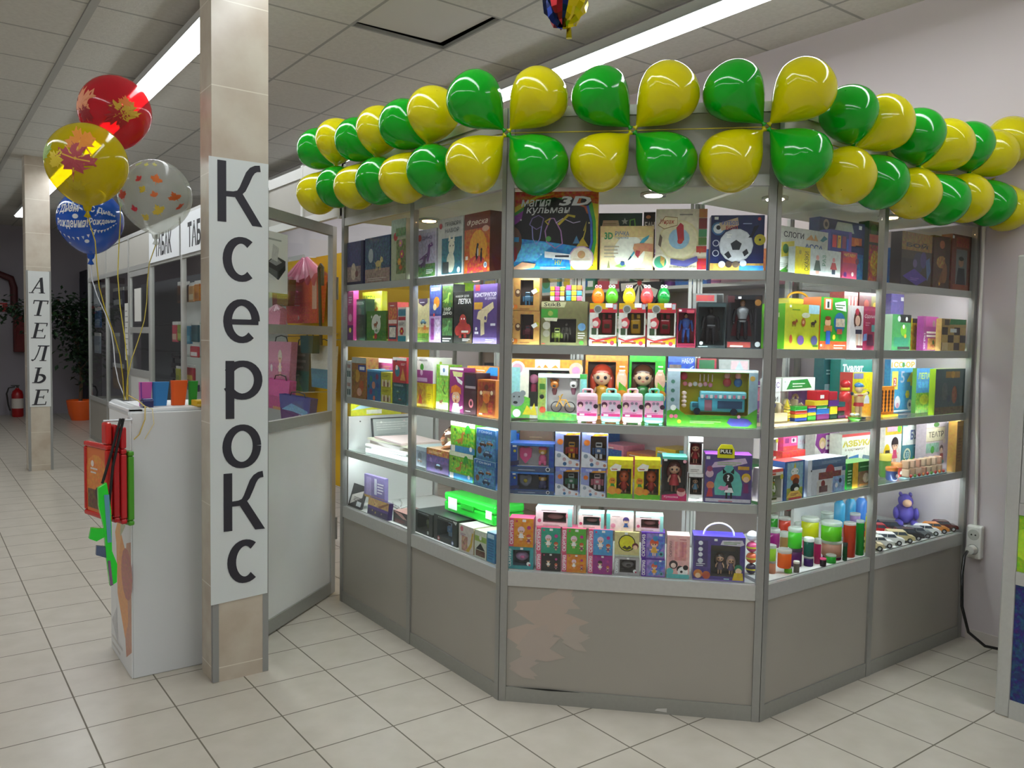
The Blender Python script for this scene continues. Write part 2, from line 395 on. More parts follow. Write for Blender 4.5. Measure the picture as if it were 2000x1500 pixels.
    def blobs(s, x0, y0, x1, y1, n, cols, sz, seed=1):
        rg = random.Random(seed)
        for i in range(n): s.e(x0+rg.random()*(x1-x0), y0+rg.random()*(y1-y0), sz*(.5+rg.random()), rg.choice(cols), n=8)
        return s
    def robot(s, cx, cy, sz, c, c2='e8e8e8'):
        k = s.k*sz
        s.r(cx-.22*k, cy, cx-.06*k, cy+.35*sz, c).r(cx+.06*k, cy, cx+.22*k, cy+.35*sz, c)
        s.r(cx-.28*k, cy+.33*sz, cx+.28*k, cy+.7*sz, c).r(cx-.46*k, cy+.35*sz, cx-.32*k, cy+.68*sz, c2).r(cx+.32*k, cy+.35*sz, cx+.46*k, cy+.68*sz, c2)
        return s.r(cx-.18*k, cy+.73*sz, cx+.18*k, cy+sz, c2).r(cx-.13*k, cy+.83*sz, cx+.13*k, cy+.91*sz, '203040')
    def put(s, mb, fn, step=0.00014, start=1):
        """fn(u, v, lift) -> point"""
        L_ = start
        for q in s.q:
            d = L_*step; L_ += 1
            if q[0] == 'T': mb.add([fn(u, v, d) for u, v in q[1]], q[2], q[3])
            else:
                p = q[0]; ar = sum(p[i][0]*p[(i+1) % len(p)][1]-p[(i+1) % len(p)][0]*p[i][1] for i in range(len(p)))
                if ar < 0: p = p[::-1]
                mb.add([fn(u, v, d) for u, v in p], [tuple(range(len(p)))], q[1])
def mottle(c, a): return H(c, a)

# ------------------------------------------------------------------ boxed goods
def toy_doll(mb, x, y, z, h, hair, dress, skin='eec2a0', legs='eec2a0'):
    mb.lathe([(h*.035, 0), (h*.04, h*.25)], legs, (x-h*.06, y, z), 8); mb.lathe([(h*.035, 0), (h*.04, h*.25)], legs, (x+h*.06, y, z), 8)
    mb.lathe([(h*.17, h*.22), (h*.15, h*.3), (h*.1, h*.45), (h*.12, h*.53), (h*.04, h*.57)], dress, (x, y, z), 12)
    for s in (-1, 1): mb.tube([(x+s*h*.1, y, z+h*.52), (x+s*h*.17, y-h*.02, z+h*.4), (x+s*h*.18, y-h*.05, z+h*.3)], [h*.035, h*.03, h*.028], skin, 7)
    mb.ell((x, y, z+h*.74), (h*.18, h*.15, h*.18), skin)
    mb.ell((x, y+h*.03, z+h*.79), (h*.205, h*.165, h*.19), hair)
    for s in (-1, 1):
        mb.ell((x+s*h*.17, y+h*.04, z+h*.62), (h*.075, h*.09, h*.2), hair, 10, 7)
        mb.ell((x+s*h*.07, y-h*.145, z+h*.72), (h*.032, h*.012, h*.036), '2a2230', 8, 6)
    mb.ell((x, y-h*.15, z+h*.65), (h*.03, h*.008, h*.01), 'b8434a', 8, 5)
def toy_figure(mb, x, y, z, h, suit, chest, skin='d8a888', hair='5a3a20', cloak=None, boots=None):
    for s in (-1, 1):
        mb.tube([(x+s*h*.07, y, z+h*.48), (x+s*h*.085, y-h*.01, z+h*.27), (x+s*h*.09, y, z+h*.05)], [h*.065, h*.05, h*.042], suit, 9)
        mb.tube([(x+s*h*.088, y, z+h*.2), (x+s*h*.09, y, z+h*.04)], [h*.052, h*.05], boots or suit, 9); mb.ell((x+s*h*.09, y-h*.03, z+h*.025), (h*.042, h*.07, h*.025), boots or suit, 9, 6)
        mb.tube([(x+s*h*.16, y, z+h*.77), (x+s*h*.21, y, z+h*.62), (x+s*h*.22, y-h*.04, z+h*.46)], [h*.055, h*.047, h*.038], suit, 9)
        mb.ell((x+s*h*.22, y-h*.05, z+h*.43), (h*.03, h*.03, h*.04), skin if not boots else boots, 8, 6)
    mb.lathe([(h*.1, h*.45), (h*.105, h*.55), (h*.15, h*.7), (h*.16, h*.77), (h*.1, h*.82), (h*.045, h*.85)], chest, (x, y, z), 12)
    mb.lathe([(h*.112, h*.5), (h*.112, h*.53)], boots or '3a3030', (x, y, z), 12)
    mb.ell((x, y, z+h*.92), (h*.062, h*.066, h*.082), skin, 10, 8); mb.ell((x, y+h*.015, z+h*.945), (h*.067, h*.068, h*.07), hair, 10, 8)
    for s in (-1, 1): mb.ell((x+s*h*.022, y-h*.061, z+h*.925), (h*.009, h*.006, h*.007), '1c1818', 6, 4)
    if cloak: mb.add([(x-h*.15, y+h*.07, z+h*.8), (x+h*.15, y+h*.07, z+h*.8), (x+h*.26, y+h*.12, z+h*.1), (x-h*.26, y+h*.12, z+h*.1), (x-h*.15, y+h*.085, z+h*.8), (x+h*.15, y+h*.085, z+h*.8), (x+h*.26, y+h*.135, z+h*.1), (x-h*.26, y+h*.135, z+h*.1)],
                      [(0, 1, 2, 3), (7, 6, 5, 4), (0, 3, 7, 4), (1, 5, 6, 2), (3, 2, 6, 7)], cloak)
def toy_robot(mb, x, y, z, h, c, c2):
    b = h*.02
    for s in (-1, 1):
        mb.box(x+s*h*.13-h*.08, y-h*.09, z, x+s*h*.13+h*.08, y+h*.09, z+h*.32, c2, b)
        mb.box(x+s*h*.33-h*.07, y-h*.08, z+h*.25, x+s*h*.33+h*.07, y+h*.08, z+h*.66, c, b)
    mb.box(x-h*.24, y-h*.13, z+h*.3, x+h*.24, y+h*.13, z+h*.68, c, b*2)
    mb.box(x-h*.2, y-h*.12, z+h*.69, x+h*.2, y+h*.12, z+h*1.0, c2, b*3)
    mb.box(x-h*.15, y-h*.135, z+h*.8, x+h*.15, y-h*.121, z+h*.92, '26303c', b); mb.box(x-h*.1, y-h*.145, z+h*.42, x+h*.1, y-h*.131, z+h*.58, c2, b)
def toy_car(mb, x, y, z, l, c, axis='x', roof=True, glass='3a4652'):
    """die-cast car, length l along local x"""
    k = l
    prof = [(-.5, .1), (.5, .1), (.5, .2), (.44, .25), (.24, .27), (.12, .4), (-.3, .4), (-.43, .27), (-.5, .25)] if not roof else [(-.5, .1), (.5, .1), (.5, .24), (.28, .28), (.16, .43), (-.46, .43), (-.5, .28)]
    mb.slab([(x+a*k, z+b*k) for a, b in prof], y-.2*k, y+.2*k, c)
    gl = [(.2, .285), (.12, .385), (-.28, .385), (-.36, .285)] if not roof else [(.23, .29), (.14, .405), (-.42, .405), (-.44, .29)]
    for s in (-1, 1):
        p = [(x+a*k, y+s*.202*k, z+b*k) for a, b in gl]; mb.poly(p if s > 0 else p[::-1], glass)
        mb.poly([(x+(-.12+.02)*k, y+s*.2035*k, z+.28*k), (x-.12*k, y+s*.2035*k, z+.28*k), (x-.12*k, y+s*.2035*k, z+.41*k), (x+(-.12+.02)*k, y+s*.2035*k, z+.41*k)][::(-1 if s > 0 else 1)], c)
        for wx in (-.3, .31): mb.lathe([(.095*k, -.022*k), (.095*k, .022*k)], '161618', (x+wx*k, y+s*.185*k, z+.095*k), 14, 'y'); mb.lathe([(.05*k, -.024*k), (.05*k, .024*k)], 'b8babc', (x+wx*k, y+s*.186*k, z+.095*k), 10, 'y')
    fx = .205 if not roof else .235
    mb.add([(x+fx*k, y-.17*k, z+.285*k), (x+fx*k, y+.17*k, z+.285*k), (x+(fx-.07)*k, y+.17*k, z+.4*k), (x+(fx-.07)*k, y-.17*k, z+.4*k)], [(0, 1, 2, 3)], glass)
    for s in (-1, 1): mb.box(x+.495*k, y+s*.13*k-.04*k, z+.17*k, x+.503*k, y+s*.13*k+.04*k, z+.215*k, 'f2efe0')
    mb.box(x+.49*k, y-.18*k, z+.105*k, x+.515*k, y+.18*k, z+.14*k, '2a2a2c')

SAFE = 0.0012
def carton(name, w, h, t, base, art=None, side=None, top=None, win=None, toy=None, cav='e8e4da', a=0.16, m='print', sideart=None, toymat='plastic'):
    """printed carton, front on local y = 0 facing -y, foot at z = 0. win = (u0, v0, u1, v1) cuts a real opening with a toy behind clear film"""
    mb = MB(); bc = H(base, a) if isinstance(base, str) else base
    sc = H(side) if side else bc; tc = H(top) if top else sc
    x0, x1 = -w/2, w/2; h = h-SAFE
    mb.add([(x1, 0, 0), (x1, t, 0), (x1, t, h), (x1, 0, h)], [(0, 1, 2, 3)], sc); mb.add([(x0, t, 0), (x0, 0, 0), (x0, 0, h), (x0, t, h)], [(0, 1, 2, 3)], sc)
    mb.add([(x1, t, 0), (x0, t, 0), (x0, t, h), (x1, t, h)], [(0, 1, 2, 3)], sc)
    mb.add([(x0, 0, h), (x1, 0, h), (x1, t, h), (x0, t, h)], [(0, 1, 2, 3)], tc); mb.add([(x0, 0, 0), (x0, t, 0), (x1, t, 0), (x1, 0, 0)], [(0, 1, 2, 3)], sc)
    fn = lambda u, v, d: (x0+u*w, -d, v*h)
    if win is None: mb.add([(x0, 0, 0), (x1, 0, 0), (x1, 0, h), (x0, 0, h)], [(0, 1, 2, 3)], bc)
    else:
        u0, v0, u1, v1 = win; X0, X1, Z0, Z1 = x0+u0*w, x0+u1*w, v0*h, v1*h; D = min(t*.8, .055)
        for q in ((x0, 0, x1, Z0), (x0, Z1, x1, h), (x0, Z0, X0, Z1), (X1, Z0, x1, Z1)):
            if q[2]-q[0] > 1e-5 and q[3]-q[1] > 1e-5: mb.add([(q[0], 0, q[1]), (q[2], 0, q[1]), (q[2], 0, q[3]), (q[0], 0, q[3])], [(0, 1, 2, 3)], bc)
        mb.add([(X0, D, Z0), (X1, D, Z0), (X1, D, Z1), (X0, D, Z1)], [(0, 1, 2, 3)], cav)
        mb.add([(X0, 0, Z0), (X1, 0, Z0), (X1, D, Z0), (X0, D, Z0)], [(0, 1, 2, 3)], cav); mb.add([(X0, D, Z1), (X1, D, Z1), (X1, 0, Z1), (X0, 0, Z1)], [(0, 1, 2, 3)], cav)
        mb.add([(X0, 0, Z0), (X0, D, Z0), (X0, D, Z1), (X0, 0, Z1)], [(0, 1, 2, 3)], cav); mb.add([(X1, D, Z0), (X1, 0, Z0), (X1, 0, Z1), (X1, D, Z1)], [(0, 1, 2, 3)], cav)
    if art:
        A_ = Art(w, h); art(A_); A_.put(mb, fn)
    if sideart:
        A_ = Art(t, h); sideart(A_); A_.put(mb, lambda u, v, d: (x1+d, u*t, v*h)); A_.put(mb, lambda u, v, d: (x0-d, (1-u)*t, v*h))
    o = mb.build(name, m)
    if win is not None:
        if toy:
            tm = MB(); toy(tm, (X0+X1)/2, D*.6, Z0, X1-X0, Z1-Z0); tm.build('toy', toymat, o)
        f = MB(); f.add([(X0, .0006, Z0), (X1, .0006, Z0), (X1, .0006, Z1), (X0, .0006, Z1)], [(0, 1, 2, 3)], 'ffffff'); f.build('clear_window', 'film', o)
    return o
def P(at, t, name, label, cat, base, art=None, rz=0.0, group=None, **kw):
    u, z, s, w_, h_, d = at
    o = carton(name, w_, h_, t, base, art, **kw)
    o.location = place(u, s, d, z); o.rotation_euler = (0, 0, UNIT[u][1]+rz)
    return tag(o, label, cat, group)
def thing_at(at, name, label, cat, group=None, rz=0.0, rnd=False):
    u, z, s, w_, h_, d = at
    if rnd: w_ *= .56 if u == 'R' else .95; d = max(.018, d-w_/2)
    return empty(name, label, cat, place(u, s, d, z), UNIT[u][1]+rz, group), w_, h_

# ------------------------------------------------------------------ the room
CZ, WX, FY = 3.12, 2.705, 13.2
LX, BY = -4.6, -6.4
def plane_obj(name, box_, m):
    mb = MB(); mb.box(*box_); return struct(mb.build(name, m))
plane_obj('floor', (LX-.1, BY-.1, -0.1, WX+.15, FY+.15, 0), 'floor')
plane_obj('wall_right', (WX, BY-.1, 0, WX+.15, FY+.15, CZ+.2), 'wall')
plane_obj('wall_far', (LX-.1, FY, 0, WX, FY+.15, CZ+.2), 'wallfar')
plane_obj('wall_left', (LX-.1, BY, 0, LX, FY, CZ+.2), 'wall')
plane_obj('wall_near', (LX, BY-.1, 0, WX, BY, CZ+.2), 'wall')
# ceiling with one open cell (its panel has been pushed askew)
hx0, hx1, hy0, hy1 = 0.622, 1.208, 1.108, 1.694
mb = MB()
for b in ((LX, BY, hx0, FY), (hx1, BY, WX, FY), (hx0, BY, hx1, hy0), (hx0, hy1, hx1, FY)):
    mb.box(b[0], b[1], CZ, b[2], b[3], CZ+.02)
struct(mb.build('ceiling', 'ceil'))
mb = MB(); mb.box(LX, BY, CZ+.28, WX, FY, CZ+.3, '3a3a38'); struct(mb.build('ceiling_slab', 'matte'))
mb = MB(); mb.box(-.275, -.27, 0, .275, .27, .014, 'c4c3bb')
o = mb.build('ceiling_panel', 'matte', loc=(.897, 1.386, CZ+.012)); o.rotation_euler = (.012, -.02, .012)
tag(o, 'ceiling panel sitting askew in its cell with a dark gap along two sides', 'ceiling panel')
mb = MB(); mb.box(-.592, BY, CZ-.006, -.552, FY, CZ-.0005, 'a4a49e'); struct(mb.build('trim_1', 'matte'))
def strip_light(name, x, y0, y1, label):
    t = empty(name, label, 'ceiling light', (x, 0, 2.985))
    mb = MB(); mb.box(-.06, y0, .02, .06, y1, .075, 'c9ccc8'); mb.box(-.075, y0, .012, .075, y1, .022, 'b6bab8'); mb.build('housing', 'matte', t)
    mb = MB()
    mb.prism([(-.062, y0+.02), (.062, y0+.02), (.062, y1-.02), (-.062, y1-.02)], -.004, .0118, 'ffffff'); mb.build('diffuser', 'lamp', t)
    y = y0+.4; k = 0
    while y < y1:
        mb = MB(); mb.cyl((0, y, .075), (0, y, CZ-2.985), .004, '8a8a86', n=6); mb.build('hanger', 'matte', t); y += 2.4
    return t
strip_light('strip_light', 1.77, -5.6, 8.2, 'long white strip light running over the toy showcases along the lilac wall')
strip_light('strip_light', -0.10, -5.6, 10.8, 'long white strip light running over the corridor above the stone pillars')

strip_light('strip_light', -1.97, -5.6, 8.2, 'long white strip light over the open floor across the corridor from the kiosk')  # extra lamp row out of view, added to brighten the kiosk fronts

# stone clad pillars
def pillar(x0, x1, y0, y1, label):
    mb = MB(); mb.box(x0, y0, 0, x1, y1, CZ)
    o = mb.build('pillar', 'pillar'); struct(o); o['label'] = label
    mb = MB()
    for x in (x0-.0015, x1-.0225): mb.box(x, y0-.0015, 0.002, x+.024, y0+.02, 2.0, '8f908d')
    mb.build('corner_trim', 'matte', o); return o
pillar(-.424, -.2, .727, .88, 'cream stone clad pillar carrying a tall white paper sign')
pillar(-.442, -.228, 6.8, 7.02, 'cream stone clad pillar further along the corridor')

# big paper sign on the near pillar: К с е р о К с
def arc(cx, cz, rx, rz, a0, a1, n=22):
    return [(cx+rx*math.cos(math.radians(a0+(a1-a0)*i/n)), cz+rz*math.sin(math.radians(a0+(a1-a0)*i/n))) for i in range(n+1)]
def glyph(ch, W, Hh, st):
    """upright sans letter in a W x Hh box: list of outlines"""
    if ch == 'К':
        arm = [(st*.9, .48*Hh), (.36*W, .485*Hh), (.47*W, .51*Hh), (.55*W, .58*Hh), (.63*W, .71*Hh), (.70*W, .83*Hh), (.77*W, .9*Hh), (.85*W, .935*Hh), (.95*W, .945*Hh)]
        return [[(0, .03*Hh), (st, .03*Hh), (st, Hh), (0, Hh)], ribbon(arm, [st*.6, st*.65, st*.7, st*.8, st*.85, st*.85, st*.8, st*.75, st*.75]),
                [(.33*W, .5*Hh), (.33*W+st*.95, .55*Hh), (W, 0), (W-st*1.2, 0.005*Hh)]]
    if ch == 'с': return [ribbon(arc(W*.56, Hh*.5, W*.5-st*.3, Hh*.5-st*.36, 52, 308), [st*.95]+[st*.75+st*.28*abs(math.cos(math.radians(52+256*i/22))) for i in range(1, 22)]+[st*.95])]
    if ch == 'о': return [ribbon(arc(W*.5, Hh*.5, W*.5-st*.45, Hh*.5-st*.36, 0, 359.9, 30), [st*.72+st*.3*abs(math.cos(2*PI*i/30)) for i in range(31)])]
    if ch == 'е': return [ribbon(arc(W*.52, Hh*.5, W*.48-st*.4, Hh*.5-st*.36, 0, 312, 24), [st*.75+st*.25*abs(math.cos(math.radians(13*i))) for i in range(25)]), [(st*.6, .42*Hh), (W-.02*W, .42*Hh), (W-.02*W, .42*Hh+st*.62), (st*.6, .42*Hh+st*.62)], [(W-st*.92-.02*W, .45*Hh), (W-.02*W, .45*Hh), (W-.02*W, .55*Hh), (W-st*.92-.02*W, .55*Hh)]]
    if ch == 'р': return [[(0, 0), (st, 0), (st, .985*Hh), (0, .985*Hh)], ribbon(arc(W*.46, Hh*.655, W*.54-st*.45, Hh*.33-st*.33, 152, -158, 24), [st*.72+st*.3*abs(math.cos(math.radians(152-12.9*i))) for i in range(25)])]
mb = MB()
mb.slab([(-.003, 0), (.226, .012), (.229, 1.772), (-.006, 1.772)], -.003, 0, 'd5dbda')
lay = [('К', 0.026, 1.5167, 0.1785, 0.2453), ('с', 0.0451, 1.2936, 0.1322, 0.1763), ('е', 0.0445, 1.0488, 0.1464, 0.1747), ('р', 0.0559, 0.7451, 0.1467, 0.2359), ('о', 0.0447, 0.5436, 0.1526, 0.177), ('К', 0.0468, 0.2843, 0.1687, 0.2417), ('с', 0.0605, 0.0713, 0.1294, 0.1778)]
k = 1
for ch, x, z, W, Hh in lay:
    for p in glyph(ch, W, Hh, .0345):
        ar = sum(p[i][0]*p[(i+1) % len(p)][1]-p[(i+1) % len(p)][0]*p[i][1] for i in range(len(p)))
        if ar < 0: p = p[::-1]
        mb.poly([(x+a, -.0034-k*.00012, z+b) for a, b in p], '2b2a33'); k += 1
o = mb.build('paper_sign', 'matte', loc=(-.43, .7255, .322))
tag(o, 'tall white paper sign lettered КсероКс down the near stone pillar', 'sign')

# serif slanted letters of the far sign
def serif(ch):
    t, n_ = .2, .085   # thick, thin
    S = lambda x, z, w_=.42: [(x-w_/2, z), (x+w_/2, z), (x+w_/2, z+.05), (x-w_/2, z+.05)]
    V = lambda x, w_, z0=0, z1=1: [(x-w_/2, z0), (x+w_/2, z0), (x+w_/2, z1), (x-w_/2, z1)]
    if ch == 'А': return [ribbon([(.12, .02), (.52, 1)], n_), ribbon([(.5, 1), (.82, .02)], t), V(.45, .5, .3, .36), S(.1, 0, .34), S(.8, 0, .42)]
    if ch == 'Т': return [V(.5, t), S(.5, 0, .5), V(.5, 1.0, .93, 1), V(.04, .07, .76, 1), V(.96, .07, .76, 1)]
    if ch == 'Е': return [V(.25, t), V(.5, .8, .94, 1), V(.5, .85, 0, .06), V(.45, .5, .48, .54), V(.88, .07, .78, 1), V(.92, .07, 0, .22), V(.68, .06, .4, .62), S(.2, 0, .36), S(.2, .95, .36)]
    if ch == 'Л': return [ribbon([(.02, .09), (.12, .03), (.24, .12), (.34, .45), (.4, 1)], [.11, .1, n_, n_, n_]), V(.78, t), V(.6, .75, .93, 1), S(.8, 0, .46), S(.82, .95, .4)]
    if ch == 'Ь': return [V(.28, t), S(.24, .95, .46), S(.2, 0, .3), ribbon(arc(.42, .28, .4, .25, 95, -95, 14), [n_]+[.08+.12*math.sin(PI*i/14) for i in range(1, 14)]+[n_]), V(.32, .3, 0, .06), V(.32, .3, .5, .56)]
mb = MB(); mb.box(0, -.003, 0, .185, 0, 1.35, 'd8dcda')
k = 1
for ch, zc in zip('АТЕЛЬЕ', [1.131, 0.908, 0.684, 0.459, 0.239, 0.018]):
    Hh, W, sh = .155, .13, .22
    for p in serif(ch):
        p = [(.014+a*W+b*Hh*sh, b*Hh) for a, b in p]
        ar = sum(p[i][0]*p[(i+1) % len(p)][1]-p[(i+1) % len(p)][0]*p[i][1] for i in range(len(p)))
        if ar < 0: p = p[::-1]
        mb.poly([(a, -.0036-k*.0001, zc+b) for a, b in p], '24242a'); k += 1
o = mb.build('paper_sign', 'matte', loc=(-.427, 6.798, .645))
tag(o, 'white paper sign with slanted serif letters АТЕЛЬЕ on the far pillar', 'sign')

# dark far end: pipe, hydrant cabinet, extinguisher, ficus, dark panel
mb = MB(); mb.tube([(-.62, FY-.08, 2.3), (-.2, FY-.08, 2.32), (-.02, FY-.08, 2.25), (.02, FY-.08, 2.1), (.02, FY-.08, 1.664)], .055, '4a1a1c', 10)
tag(mb.build('riser_pipe', 'matte'), 'dark red pipe bending down the far wall behind the ficus', 'pipe')
t = empty('hydrant_cabinet', 'dark red fire hydrant cabinet fixed to the far wall', 'cabinet', (.17, FY, 1.35))
mb = MB(); mb.box(-.17, -.2, -.3, .17, -.003, .3, '5e1416', .01); mb.build('body', 'matte', t)
mb = MB(); mb.box(-.14, -.212, -.27, .14, -.2005, .27, '681719', .004); mb.build('door', 'matte', t)
mb = MB(); mb.box(-.09, -.008, -.07, .09, -.002, .07, 'b3242a'); mb.box(-.05, -.0095, -.03, .02, -.0081, .04, 'f0e0dc')
tag(mb.build('safety_sign', 'matte', loc=(-.16, FY, 1.78)), 'small red safety sign with a white mark on the far wall', 'sign')
t = empty('fire_extinguisher', 'red fire extinguisher standing on the floor by the far wall', 'fire extinguisher', (.02, FY-.34, 0))
mb = MB(); mb.lathe([(.075, 0), (.085, .02), (.085, .36), (.07, .42), (.03, .45), (.025, .47)], 'a0181c', n=16); mb.build('cylinder', 'plastic', t)
mb = MB(); mb.lathe([(.0858, .14), (.0858, .3)], 'cfc8bf', n=16, cap=False); mb.build('label_band', 'matte', t)
mb = MB(); mb.box(-.02, -.02, .4705, .02, .02, .51, '1c1c1c'); mb.box(-.09, -.012, .5, .03, .012, .516, '1c1c1c'); mb.build('valve', 'plastic', t)
mb = MB(); mb.tube([(-.03, 0, .49), (-.12, 0, .47), (-.15, 0, .38), (-.13, -.01, .2), (-.105, -.02, .1)], .012, '161616', 6); mb.build('hose', 'plastic', t)
t = empty('potted_ficus', 'tall dark ficus tree in an orange pot at the end of the corridor', 'plant', (.79, 11.9, 0))
mb = MB(); mb.lathe([(.13, 0), (.17, .1), (.2, .3), (.2, .32), (.185, .32), (.18, .28)], 'e8601c', n=24); mb.build('pot', 'plastic', t)
mb = MB(); mb.lathe([(.0, .278), (.178, .279)], '2e241c', n=20, cap=False); mb.build('soil', 'matte', t)
mb = MB(); mb.tube([(0, 0, .27), (.02, .01, .7), (-.04, 0, 1.2), (-.12, 0, 1.6), (-.3, 0, 1.9)], [.03, .026, .022, .018, .01], '5a4632', 7)
mb.tube([(-.04, 0, 1.15), (.1, .05, 1.5), (.22, .05, 1.75)], [.016, .013, .008], '5a4632', 6); mb.tube([(-.1, 0, 1.5), (-.5, -.05, 1.75), (-.95, -.1, 1.78)], [.016, .012, .006], '5a4632', 6)
mb.tube([(.01, 0, .8), (.12, 0, .95), (.18, 0, .9)], [.012, .008, .005], '5a4632', 6); mb.build('trunk', 'matte', t)
mb = MB(); rg = random.Random(3)
for (cx_, cz_, sx, sz, n) in ((0, 1.45, .3, .38, 700), (.08, 1.05, .26, .32, 360), (-.35, 1.75, .38, .22, 360), (-.85, 1.72, .3, .14, 180), (-.6, 1.55, .28, .2, 160), (.05, 1.82, .22, .16, 140), (.12, .72, .14, .2, 80)):
    for i in range(n):
        p = Vector((cx_+rg.gauss(0, .5)*sx, rg.gauss(0, .16), cz_+rg.gauss(0, .5)*sz)); a = rg.random()*2*PI; b = rg.uniform(-1, .4); l = rg.uniform(.075, .12)
        d = Vector((math.cos(a)*math.cos(b), math.sin(a)*math.cos(b), math.sin(b))); s_ = d.cross(Vector((rg.random()-.5, rg.random()-.5, 1))).normalized()*l*.26; nn = d.cross(s_).normalized()*l*.08
        mb.add([p, p+d*l*.45+s_-nn, p+d*l, p+d*l*.45-s_-nn, p+d*l*.45], [(0, 4, 1), (1, 4, 2), (0, 3, 4), (3, 2, 4)], rg.choice(['16301a', '1c3a1e', '12261a', '24471f']))
fo = mb.build('foliage', 'matte', t); fo['kind'] = 'stuff'
mb = MB(); mb.box(.98, 12.45, 0, 1.2, 13.1, 2.42, '20222a', .006); mb.box(.9705, 12.5, .1, .9795, 13.05, 2.3, '262934')
tag(mb.build('dark_partition', 'matte'), 'tall dark partition panel standing behind the ficus at the corridor end', 'partition')

